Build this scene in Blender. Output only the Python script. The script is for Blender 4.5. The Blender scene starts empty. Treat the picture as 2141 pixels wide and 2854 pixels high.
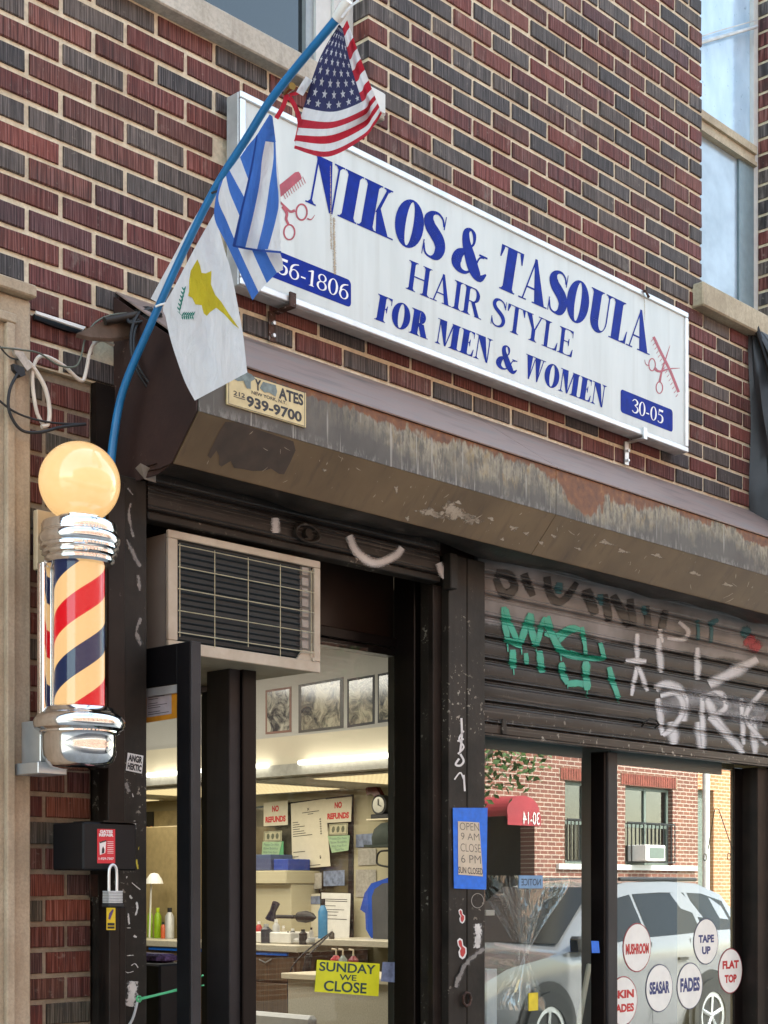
import bpy, bmesh, math, random
from mathutils import Vector, Matrix

R = random.Random(11)
rad = math.radians
scene = bpy.context.scene
col = scene.collection

# ------------------------------------------------------------------ camera, world, sun
AL = rad(43.717)            # angle between the view and the facade
EYE = Vector((0.0, -3.5, 1.6))
F, CX, HY = 4245.0, 1070.5, 2471.8
cam_d = bpy.data.cameras.new('camera')
cam = bpy.data.objects.new('camera', cam_d); col.objects.link(cam)
cam.location = EYE; cam.rotation_euler = (rad(90), 0, AL - rad(90))
cam_d.sensor_fit = 'VERTICAL'; cam_d.sensor_height = 36.0
cam_d.lens = 36.0 * F / 2854.0
cam_d.shift_y = (HY - 1427.0) / 2854.0
cam_d.clip_start = 0.05; cam_d.clip_end = 500
scene.camera = cam

world = bpy.data.worlds.new('World'); scene.world = world; world.use_nodes = True
wn = world.node_tree.nodes; wl = world.node_tree.links
sky = wn.new('ShaderNodeTexSky'); sky.sky_type = 'NISHITA'; sky.sun_disc = False
SUN_EL, SUN_AZ = 48.0, 8.0   # the sun stands behind the barber shop, a little to the right
sky.sun_elevation = rad(SUN_EL); sky.sun_rotation = rad(SUN_AZ)
sky.air_density = 1.0; sky.dust_density = 1.5; sky.ozone_density = 1.0
bg = wn['Background']; bg.inputs[1].default_value = 0.15
hs = wn.new('ShaderNodeHueSaturation'); hs.inputs['Saturation'].default_value = .80   # sky muted, then tinted below, standing in for camera white balance
wm = wn.new('ShaderNodeMix'); wm.data_type = 'RGBA'; wm.blend_type = 'MULTIPLY'; wm.inputs[0].default_value = 1.0; wm.inputs[7].default_value = (1.0, 1.02, .88, 1)
wl.new(sky.outputs[0], hs.inputs['Color']); wl.new(hs.outputs[0], wm.inputs[6]); wl.new(wm.outputs[2], bg.inputs[0])
sun_d = bpy.data.lights.new('sun', 'SUN'); sun_d.energy = 2.1; sun_d.angle = rad(0.5); sun_d.color = (1.0, 0.98, 0.90)
sun = bpy.data.objects.new('sun', sun_d); col.objects.link(sun)
sd = Vector((math.sin(rad(SUN_AZ)) * math.cos(rad(SUN_EL)), math.cos(rad(SUN_AZ)) * math.cos(rad(SUN_EL)), math.sin(rad(SUN_EL))))
sun.rotation_euler = sd.to_track_quat('Z', 'Y').to_euler()
vs = scene.view_settings
vs.view_transform = 'Standard'; vs.look = 'None'; vs.gamma = 1.0; vs.use_curve_mapping = False
vs.exposure = 2.85
scene.render.engine = 'CYCLES'
cy = scene.cycles
cy.max_bounces = 10; cy.diffuse_bounces = 4; cy.glossy_bounces = 5; cy.transparent_max_bounces = 16; cy.transmission_bounces = 6
cy.sample_clamp_indirect = 6.0; cy.caustics_reflective = False; cy.caustics_refractive = False
cy.use_denoising = True

# ------------------------------------------------------------------ measuring helpers: photograph -> place
CA, SA = math.cos(AL), math.sin(AL)
def ray(px, py):
    t = (px - CX) / F
    return Vector((CA + t * SA, SA - t * CA, (HY - py) / F))
def aty(px, py, Y=0.0):
    r = ray(px, py); return EYE + r * ((Y + 3.5) / r.y)
def atx(px, py, X):
    r = ray(px, py); return EYE + r * (X / r.x)
def atz(px, py, Z):
    r = ray(px, py); return EYE + r * ((Z - 1.6) / r.z)
def XW(px, Y=0.0): return aty(px, 1000, Y).x
def ZW(px, py, Y=0.0): return aty(px, py, Y).z

# ------------------------------------------------------------------ things and parts
def link(o, parent=None):
    col.objects.link(o)
    if parent is not None:
        o.parent = parent
        if o.type != 'EMPTY': o.location = -parent_world(parent)
    return o
def parent_world(p):
    v = Vector((0, 0, 0))
    while p is not None:
        v = v + p.location; p = p.parent
    return v
def tag(o, label=None, cat=None, group=None, kind=None):
    if label: o['label'] = label
    if cat: o['category'] = cat
    if group: o['group'] = group
    if kind: o['kind'] = kind
    return o
def thing(name, label, cat, loc, group=None):
    o = bpy.data.objects.new(name, None); o.empty_display_size = 0.1
    o.location = loc; col.objects.link(o)
    return tag(o, label, cat, group)

class MB:
    """collects geometry in world coordinates and links it as one object"""
    def __init__(s): s.v = []; s.f = []; s.m = []; s.uv = {}; s.at = None; s.smooth = False
    def add(s, vs_, fs, mi=0, uvs=None):
        b = len(s.v); s.v += [tuple(p) for p in vs_]
        for i, f in enumerate(fs):
            if uvs: s.uv[len(s.f)] = [uvs[k] for k in f]
            s.f.append(tuple(b + k for k in f)); s.m.append(mi)
        return s
    def box(s, a, b, mi=0, bev=0.0):
        x0, x1 = min(a[0], b[0]), max(a[0], b[0]); y0, y1 = min(a[1], b[1]), max(a[1], b[1]); z0, z1 = min(a[2], b[2]), max(a[2], b[2])
        if bev <= 0:
            return s.add([(x0,y0,z0),(x1,y0,z0),(x1,y1,z0),(x0,y1,z0),(x0,y0,z1),(x1,y0,z1),(x1,y1,z1),(x0,y1,z1)],
                         [(0,3,2,1),(4,5,6,7),(0,1,5,4),(1,2,6,5),(2,3,7,6),(3,0,4,7)], mi)
        c = bev; V = []; idx = {}
        for ix, (X, xi) in enumerate(((x0, 1), (x1, -1))):
            for iy, (Y, yi) in enumerate(((y0, 1), (y1, -1))):
                for iz, (Z, zi) in enumerate(((z0, 1), (z1, -1))):
                    for ax in range(3):
                        p = [X + xi * c, Y + yi * c, Z + zi * c]; p[ax] = (X, Y, Z)[ax]
                        idx[(ix, iy, iz, ax)] = len(V); V.append(p)
        Fs = []
        for i in (0, 1):
            q = [idx[(i,0,0,0)], idx[(i,1,0,0)], idx[(i,1,1,0)], idx[(i,0,1,0)]]; Fs.append(q if i else q[::-1])
            q = [idx[(0,i,0,1)], idx[(0,i,1,1)], idx[(1,i,1,1)], idx[(1,i,0,1)]]; Fs.append(q if i else q[::-1])
            q = [idx[(0,0,i,2)], idx[(1,0,i,2)], idx[(1,1,i,2)], idx[(0,1,i,2)]]; Fs.append(q if i else q[::-1])
            for j in (0, 1):
                Fs.append([idx[(0,i,j,1)], idx[(1,i,j,1)], idx[(1,i,j,2)], idx[(0,i,j,2)]])
                Fs.append([idx[(i,0,j,0)], idx[(i,1,j,0)], idx[(i,1,j,2)], idx[(i,0,j,2)]])
                Fs.append([idx[(i,j,0,0)], idx[(i,j,1,0)], idx[(i,j,1,1)], idx[(i,j,0,1)]])
        for i in (0, 1):
            for j in (0, 1):
                for k in (0, 1): Fs.append([idx[(i,j,k,0)], idx[(i,j,k,1)], idx[(i,j,k,2)]])
        s.add(V, Fs, mi); s.fix = True
        return s
    def quad(s, a, b, c, d, mi=0): return s.add([a, b, c, d], [(0,1,2,3)], mi, [(0,0),(1,0),(1,1),(0,1)])
    def slab(s, pts, n, th, mi=0):
        """polygon pts, thickened by th along -n"""
        k = len(pts); n = Vector(n).normalized()
        V = [Vector(p) for p in pts] + [Vector(p) - n * th for p in pts]
        return s.add(V, [tuple(range(k)), tuple(range(2*k-1, k-1, -1))] + [(i, k+i, k+(i+1)%k, (i+1)%k) for i in range(k)], mi)
    def tube(s, pts, r, seg=10, mi=0, caps=True):
        pts = [Vector(p) for p in pts]; n = len(pts)
        rs = r if isinstance(r, (list, tuple)) else [r] * n
        V = []; up = None
        for i, p in enumerate(pts):
            d = (pts[min(i+1, n-1)] - pts[max(i-1, 0)]).normalized()
            if up is None: up = Vector((0,0,1)) if abs(d.z) < .9 else Vector((1,0,0))
            sx = d.cross(up).normalized(); up = sx.cross(d).normalized()
            for k in range(seg):
                a = 2*math.pi*k/seg; V.append(p + (sx*math.cos(a) + up*math.sin(a)) * rs[i])
        Fs = []
        for i in range(n-1):
            for k in range(seg):
                a = i*seg+k; b = i*seg+(k+1)%seg; Fs.append((a, a+seg, b+seg, b))
        if caps: Fs.append(tuple(range(seg))); Fs.append(tuple(range(n*seg-1, (n-1)*seg-1, -1)))
        s.smooth = True
        return s.add(V, Fs, mi)
    def lathe(s, c, prof, seg=48, mi=0):
        """prof: (radius, z) pairs from the bottom up, about a vertical axis at c"""
        V = []; Fs = []
        for r, z in prof:
            for k in range(seg):
                a = 2*math.pi*k/seg; V.append((c[0]+r*math.cos(a), c[1]+r*math.sin(a), z))
        for i in range(len(prof)-1):
            for k in range(seg):
                a = i*seg+k; b = i*seg+(k+1)%seg; Fs.append((a, b, b+seg, a+seg))
        s.smooth = True
        return s.add(V, Fs, mi)
    def build(s, name, mats, parent=None, auto=None):
        me = bpy.data.meshes.new(name); me.from_pydata(s.v, [], s.f)
        mats = mats if isinstance(mats, (list, tuple)) else [mats]
        for m in mats: me.materials.append(m)
        for p, i in zip(me.polygons, s.m): p.material_index = i
        if s.uv:
            ul = me.uv_layers.new(name='UVMap')
            for fi, us in s.uv.items():
                for li, u in zip(me.polygons[fi].loop_indices, us): ul.data[li].uv = u
        if s.at:
            for nm, vals in s.at.items():
                a = me.attributes.new(nm, 'FLOAT', 'POINT'); a.data.foreach_set('value', vals)
        if getattr(s, 'fix', False):
            bm = bmesh.new(); bm.from_mesh(me); bmesh.ops.recalc_face_normals(bm, faces=bm.faces); bm.to_mesh(me); bm.free()
        if s.smooth:
            me.polygons.foreach_set('use_smooth', [True]*len(me.polygons))
            try: me.set_sharp_from_angle(angle=rad(40 if auto is None else auto))
            except Exception: pass
        me.update()
        o = bpy.data.objects.new(name, me)
        return link(o, parent)

def box(name, a, b, mat_, parent=None, bev=0.0): return MB().box(a, b, 0, bev).build(name, mat_, parent)

# ------------------------------------------------------------------ materials
def lin(c):  # sRGB 0..255 -> linear
    return tuple(((x/255)/12.92 if x/255 <= .04045 else ((x/255+.055)/1.055)**2.4) for x in c)
class NT:
    def __init__(s, name):
        s.m = bpy.data.materials.new(name); s.m.use_nodes = True; s.t = s.m.node_tree
        s.b = s.t.nodes['Principled BSDF']; s.out = s.t.nodes['Material Output']
    def n(s, typ, **kw):
        nd = s.t.nodes.new(typ)
        for k, v in kw.items():
            if k.startswith('i_'):
                key = k[2:].replace('_', ' '); nd.inputs[key].default_value = v
            else: setattr(nd, k, v)
        return nd
    def l(s, a, b): s.t.links.new(a, b)
    def pos(s, sc=(1,1,1), obj=False):
        m = s.n('ShaderNodeMapping')
        if obj: s.l(s.n('ShaderNodeTexCoord').outputs['Object'], m.inputs[0])
        else: s.l(s.n('ShaderNodeNewGeometry').outputs['Position'], m.inputs[0])
        m.inputs['Scale'].default_value = sc
        return m.outputs[0]
    def noise(s, vec, scale=5, detail=4, rough=.55, dist=0):
        nd = s.n('ShaderNodeTexNoise'); s.l(vec, nd.inputs['Vector'])
        nd.inputs['Scale'].default_value = scale; nd.inputs['Detail'].default_value = detail
        nd.inputs['Roughness'].default_value = rough; nd.inputs['Distortion'].default_value = dist
        return nd.outputs['Fac']
    def ramp(s, fac, stops, const=False):
        r = s.n('ShaderNodeValToRGB'); s.l(fac, r.inputs[0]); e = r.color_ramp.elements
        if const: r.color_ramp.interpolation = 'CONSTANT'
        e[0].position, e[0].color = stops[0][0], tuple(stops[0][1]) + (1,)
        e[1].position, e[1].color = stops[-1][0], tuple(stops[-1][1]) + (1,)
        for p, c in stops[1:-1]:
            k = e.new(p); k.color = tuple(c) + (1,)
        return r.outputs[0]
    def math(s, op, a, b=None, c=None, clamp=False):
        nd = s.n('ShaderNodeMath', operation=op); nd.use_clamp = clamp
        for i, x in enumerate((a, b, c)):
            if x is None: continue
            if isinstance(x, (int, float)): nd.inputs[i].default_value = x
            else: s.l(x, nd.inputs[i])
        return nd.outputs[0]
    def mix(s, fac, a, b, mode='MIX'):
        nd = s.n('ShaderNodeMix', data_type='RGBA', blend_type=mode)
        if isinstance(fac, (int, float)): nd.inputs[0].default_value = fac
        else: s.l(fac, nd.inputs[0])
        for i, x in ((6, a), (7, b)):
            if isinstance(x, (tuple, list)): nd.inputs[i].default_value = tuple(x)[:3] + (1,)
            else: s.l(x, nd.inputs[i])
        return nd.outputs[2]
    def bump(s, h, strength=.3, dist=.002):
        b = s.n('ShaderNodeBump'); b.inputs['Strength'].default_value = strength; b.inputs['Distance'].default_value = dist
        s.l(h, b.inputs['Height']); s.l(b.outputs[0], s.b.inputs['Normal'])
    def base(s, c, rough=.6, metal=0.0, spec=None):
        if isinstance(c, (tuple, list)): s.b.inputs['Base Color'].default_value = tuple(c)[:3] + (1,)
        else: s.l(c, s.b.inputs['Base Color'])
        if isinstance(rough, (int, float)): s.b.inputs['Roughness'].default_value = rough
        else: s.l(rough, s.b.inputs['Roughness'])
        s.b.inputs['Metallic'].default_value = metal
        if spec is not None: s.b.inputs['Specular IOR Level'].default_value = spec
        return s.m

def plain(name, c, rough=.6, metal=0.0, vary=.12, scale=25, spec=None, bump=0.0):
    t = NT(name); v = t.pos(); n = t.noise(v, scale, 4)
    c = tuple(c)[:3]
    cc = t.ramp(n, [(.3, [x*(1-vary) for x in c]), (.7, [min(1, x*(1+vary)) for x in c])])
    if bump: t.bump(n, bump)
    return t.base(cc, rough, metal, spec)
def grimy(name, c, dark, light, scale=6, rough=.6, metal=0.0, streak=True, specks=.62, bump=.25, lightamt=.5):
    """painted metal: cloudy dirt, vertical streaks and chipped flecks"""
    t = NT(name); v = t.pos()
    n1 = t.noise(v, scale, 6, .6)
    n2 = t.noise(t.pos((14, 14, 1.6) if streak else (5, 5, 5)), 3, 4)
    n3 = t.noise(v, 60, 3, .6)
    a = t.ramp(n1, [(.35, dark), (.65, c)])
    a = t.mix(t.ramp(n2, [(.48, (0,0,0)), (.75, (.55,)*3)]), a, dark)
    mask = t.math('MULTIPLY', t.ramp(n3, [(specks, (0,0,0)), (specks+.04, (1,1,1))]), t.ramp(n1, [(.52, (0,0,0)), (.62, (lightamt,)*3)]))
    a = t.mix(mask, a, light)
    t.bump(t.math('ADD', n3, n1), bump, .0015)
    return t.base(a, rough, metal, .18)
def emit(name, c, strength):
    t = NT(name); t.b.inputs['Base Color'].default_value = tuple(c)[:3] + (1,)
    t.b.inputs['Emission Color'].default_value = tuple(c)[:3] + (1,); t.b.inputs['Emission Strength'].default_value = strength
    return t.m

M = {}
# bricks: colour comes from the brick itself (object colour) or a point attribute for the joined ones
def brick_mat(name, attr):
    t = NT(name)
    if attr:
        a = t.n('ShaderNodeAttribute'); a.attribute_name = 'tone'; c0 = a.outputs['Color']
    else:
        c0 = t.n('ShaderNodeObjectInfo').outputs['Color']
    g = t.noise(t.pos((300, 60, 5)), 1.0, 2, .6)           # wire-cut vertical grooves
    n = t.noise(t.pos(), 38, 5, .65); n2 = t.noise(t.pos(), 9, 3, .6)
    c1 = t.mix(t.ramp(g, [(.36, (1,1,1)), (.6, (0,0,0))]), c0, t.mix(1.0, c0, (.28,.24,.25), 'MULTIPLY'))
    hl = t.math('MULTIPLY', t.ramp(g, [(.50, (0,0,0)), (.66, (1,1,1))]), .19)
    c1 = t.mix(hl, c1, (.42, .33, .32))
    c1 = t.mix(t.math('MULTIPLY', t.ramp(n, [(.62, (0,0,0)), (.72, (1,1,1))]), .3), c1, (.42, .37, .30))
    c1 = t.mix(t.math('MULTIPLY', t.ramp(n2, [(.3, (1,1,1)), (.5, (0,0,0))]), .35), c1, (.03, .025, .025))
    sm = t.noise(t.pos((1.4, 1.4, .5)), 1.6, 5, .6); c1 = t.mix(t.math('MULTIPLY', t.ramp(sm, [(.5, (0,0,0)), (.72, (1,1,1))]), .42), c1, (.045, .034, .030))
    bl = t.noise(t.pos((9, 9, 5)), 1.0, 5, .7); c1 = t.mix(t.math('MULTIPLY', t.ramp(bl, [(.60, (0,0,0)), (.74, (1,1,1))]), .38), c1, (.36, .32, .27))
    t.bump(t.math('ADD', g, t.math('MULTIPLY', n, .5)), .75, .004)
    return t.base(c1, .82)
M['brick'] = brick_mat('wire_cut_brick', False)
M['brick_all'] = brick_mat('wire_cut_brick_joined', True)
def mortar_mat(name, c, d):
    t = NT(name); v = t.pos(); n = t.noise(v, 55, 5, .65); n2 = t.noise(v, 5, 4)
    a = t.ramp(n2, [(.35, d), (.6, c)])
    a = t.mix(t.math('MULTIPLY', t.ramp(n, [(.4, (1,1,1)), (.58, (0,0,0))]), .35), a, [x*.55 for x in d])
    t.bump(n, .8, .005)
    return t.base(a, .9)
M['mortar'] = mortar_mat('beige_mortar', (.74, .66, .49), (.62, .52, .36))
M['mortar_old'] = mortar_mat('old_grey_mortar', (.33, .27, .19), (.24, .19, .13))
def stone_mat(name, c, d, sc=140):
    t = NT(name); v = t.pos(); n = t.noise(v, sc, 3, .7); n2 = t.noise(v, 6, 5); n3 = t.noise(t.pos((9, 9, 1)), 4, 3)
    a = t.ramp(n2, [(.3, d), (.65, c)])
    a = t.mix(t.math('MULTIPLY', t.ramp(n, [(.35, (1,1,1)), (.6, (0,0,0))]), .4), a, [x*.45 for x in c])
    a = t.mix(t.math('MULTIPLY', t.ramp(n3, [(.5, (0,0,0)), (.75, (1,1,1))]), .35), a, [x*.5 for x in d])
    t.bump(n, .5, .002)
    return t.base(a, .85)
M['limestone'] = stone_mat('limestone', (.50, .40, .28), (.38, .29, .19))
M['sill_stone'] = stone_mat('sill_stone', (.52, .48, .40), (.38, .34, .27), 90)
M['sill_warm'] = stone_mat('sill_stone_tan', (.50, .43, .30), (.36, .30, .2), 90)
M['alu'] = plain('brushed_aluminium', (.62, .64, .64), .38, .75, .12, 12)
M['alu_dull'] = plain('dull_aluminium', (.50, .51, .50), .55, .5, .18, 14)
_t = NT('polished_chrome'); _n = _t.noise(_t.pos(), 180, 3, .7); _n2 = _t.noise(_t.pos((1, 1, .2)), 60, 4)
_t.bump(_n, .03, .0006)
M['chrome'] = _t.base(_t.ramp(_n2, [(.35, (.70, .69, .67)), (.6, (.80, .80, .80))]), _t.ramp(_n2, [(.3, (.16,)*3), (.65, (.04,)*3)]), 1.0)
M['steel_dark'] = grimy('dark_painted_steel', (.020, .014, .011), (.008, .006, .005), (.42, .38, .32), 7, .42, 0, True, .70, .2, .35)
M['steel_post'] = grimy('scuffed_brown_steel', (.034, .027, .021), (.012, .010, .008), (.34, .30, .25), 5, .5, 0, True, .6, .35, .8)
M['frame'] = grimy('bronze_door_frame', (.009, .006, .005), (.004, .003, .003), (.16, .14, .13), 4, .30, 0, True, .8, .08, .2)
M['frame_grey'] = grimy('worn_grey_frame_edge', (.042, .039, .040), (.026, .024, .024), (.2, .2, .2), 3, .45, 0, True, .8, .05, .2)
M['black'] = plain('matt_black_paint', (.004, .004, .005), .5, 0, .2, 25, .25)
M['white_paint'] = plain('white_paint', (.72, .71, .67), .5, 0, .05)
M['rubber'] = plain('black_rubber', (.012, .012, .013), .6)
M['wire_white'] = plain('white_cable', (.62, .55, .46), .5)
M['blue_pole'] = plain('blue_pole_paint', (.012, .15, .36), .32, 0, .15, 12)
def glass_mat(name, tint, refl, rough=0.0, n=(0, -1, 0)):
    t = NT(name); nodes = t.t.nodes
    nodes.remove(t.b)
    tr = t.n('ShaderNodeBsdfTransparent'); tr.inputs[0].default_value = tuple(tint) + (1,)
    gl = t.n('ShaderNodeBsdfGlossy'); gl.inputs['Roughness'].default_value = rough; gl.inputs['Color'].default_value = (1, 1, 1, 1)
    fr = t.n('ShaderNodeFresnel'); fr.inputs[0].default_value = 1.5
    bf = t.n('ShaderNodeNewGeometry').outputs['Backfacing']   # the pane reflects at its outer face
    vm = t.n('ShaderNodeVectorMath', operation='DOT_PRODUCT'); t.l(t.n('ShaderNodeNewGeometry').outputs['True Normal'], vm.inputs[0]); vm.inputs[1].default_value = n
    side = t.math('GREATER_THAN', vm.outputs['Value'], .5)
    f = t.math('MULTIPLY', t.math('MULTIPLY', fr.outputs[0], refl), t.math('MULTIPLY', side, t.math('SUBTRACT', 1.0, bf)), clamp=True)
    mx = t.n('ShaderNodeMixShader'); t.l(f, mx.inputs[0]); t.l(tr.outputs[0], mx.inputs[1]); t.l(gl.outputs[0], mx.inputs[2])
    t.l(mx.outputs[0], t.out.inputs[0])
    return t.m
M['glass'] = glass_mat('window_glass', (.93, .95, .94), 2.2)
M['glass_shop'] = glass_mat('shop_window_glass', (.88, .90, .88), 5.4)
M['glass_door'] = glass_mat('door_glass', (.96, .97, .96), .45)
def sheet_alpha(name, c, c2, soft=.5, rough=.6, scale=120, lo=.12, wid=None):
    """sprayed or smeared paint: fades out towards the stroke's edge in specks"""
    t = NT(name); a = t.n('ShaderNodeAttribute'); a.attribute_name = 'edge'
    n = t.noise(t.pos(), scale, 3, .7)
    k = t.math('SUBTRACT', t.math('ADD', 1.0 - .0, t.math('MULTIPLY', t.math('SUBTRACT', n, .5), soft*2)), a.outputs['Fac'])
    al = t.ramp(k, [(lo, (0,0,0)), (lo + (wid or .5*soft), (1,1,1))])
    n2 = t.noise(t.pos(), 20, 3)
    t.l(al, t.b.inputs['Alpha'])
    return t.base(t.ramp(n2, [(.3, c2), (.7, c)]), rough)

# ------------------------------------------------------------------ curves, paint strokes and lettering
def spline(pts, n):
    """Catmull-Rom through 2D/3D points, n samples"""
    P = [Vector(p) for p in pts]
    if len(P) < 3:
        return [P[0].lerp(P[-1], i/(n-1)) for i in range(n)]
    out = []
    for i in range(n):
        t = i/(n-1)*(len(P)-1); k = min(int(t), len(P)-2); f = t-k
        p0, p1, p2, p3 = P[max(k-1,0)], P[k], P[k+1], P[min(k+2, len(P)-1)]
        out.append(.5*((2*p1)+(p2-p0)*f+(2*p0-5*p1+4*p2-p3)*f*f+(3*p1-p0-3*p2+p3)*f*f*f))
    return out
def ribbon(mb, pts, width, tomap, n=24, lift=0.0, edge=True):
    """flat stroke in a 2D plane (u, v) mapped into the place by tomap(u, v, lift)"""
    c = spline(pts, n); m = len(c)
    wmax = width if isinstance(width, (int, float)) else max(width)
    cols = ((-1, -.55, 0, .55, 1) if wmax < 16 else tuple(-1+2*q/24 for q in range(25))) if edge else (-1, 1)
    V = []; E_ = []
    for i, p in enumerate(c):
        d = (c[min(i+1, m-1)] - c[max(i-1, 0)])
        if d.length < 1e-9: d = Vector((1, 0))
        d.normalize(); nn = Vector((-d.y, d.x))
        w = width if isinstance(width, (int, float)) else width[0] + (width[-1]-width[0])*i/(m-1) if len(width) == 2 else (lambda q, k: width[k] + (width[min(k+1, len(width)-1)]-width[k])*(q-k))(i/(m-1)*(len(width)-1), int(i/(m-1)*(len(width)-1)))
        cap = 1 if (i in (0, m-1) and edge) else 0
        for k in cols:
            q = p + nn*k*w*.5
            V.append(tomap(q.x, q.y, lift)); E_.append(max(abs(k), cap))
    L_ = len(cols)
    fs = [(i*L_+k, i*L_+k+1, (i+1)*L_+k+1, (i+1)*L_+k) for i in range(m-1) for k in range(L_-1)]
    b = len(mb.v); mb.add(V, fs)
    if edge:
        if mb.at is None: mb.at = {'edge': []}
        mb.at['edge'] += E_
    return mb

def frame_map(bl, br, tl, n=(0, -1, 0)):
    """unit square -> parallelogram with corners bl, br, tl; lift goes along n"""
    bl, br, tl, n = Vector(bl), Vector(br), Vector(tl), Vector(n).normalized()
    return lambda u, v, h=0.0: bl + (br-bl)*u + (tl-bl)*v + n*h

_cache = {}
def text2d(s, bold=0.0, spacing=1.0):
    k = (s, bold, spacing)
    if k in _cache: return _cache[k]
    cu = bpy.data.curves.new('lettering', 'FONT'); cu.body = s; cu.offset = bold; cu.space_character = spacing
    cu.resolution_u = 4; cu.align_x = 'CENTER'
    o = bpy.data.objects.new('lettering', cu); col.objects.link(o)
    bpy.context.view_layer.update()
    me = o.evaluated_get(bpy.context.evaluated_depsgraph_get()).to_mesh()
    vs_ = [(v.co.x, v.co.y) for v in me.vertices]; fs = [tuple(p.vertices) for p in me.polygons]
    o.evaluated_get(bpy.context.evaluated_depsgraph_get()).to_mesh_clear()
    bpy.data.objects.remove(o); bpy.data.curves.remove(cu)
    x0 = min(v[0] for v in vs_); x1 = max(v[0] for v in vs_); y0 = min(v[1] for v in vs_); y1 = max(v[1] for v in vs_)
    r = ([((x-x0)/(x1-x0), (y-y0)/(y1-y0)) for x, y in vs_], fs, (x1-x0)/(y1-y0))
    _cache[k] = r
    return r
def put_text(mb, s, m, u0, v0, u1, v1, lift=.0006, bold=0.02, spacing=1.0, mi=0, skew=0.0):
    """text filling the box u0..u1, v0..v1 of the map m"""
    V, Fs, _ = text2d(s, bold, spacing)
    mb.add([m(u0+(u1-u0)*x + skew*(y-.5)*(v1-v0), v0+(v1-v0)*y, lift) for x, y in V], Fs, mi)
def patch(mb, m, u0, v0, u1, v1, lift=.0003, mi=0):
    mb.add([m(u0,v0,lift), m(u1,v0,lift), m(u1,v1,lift), m(u0,v1,lift)], [(0,1,2,3)], mi)

def blob(mb, m, pts, lift=.0004, mi=0):
    k = len(pts); mb.add([m(x, y, lift) for x, y in pts], [tuple(range(k))], mi)

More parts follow.
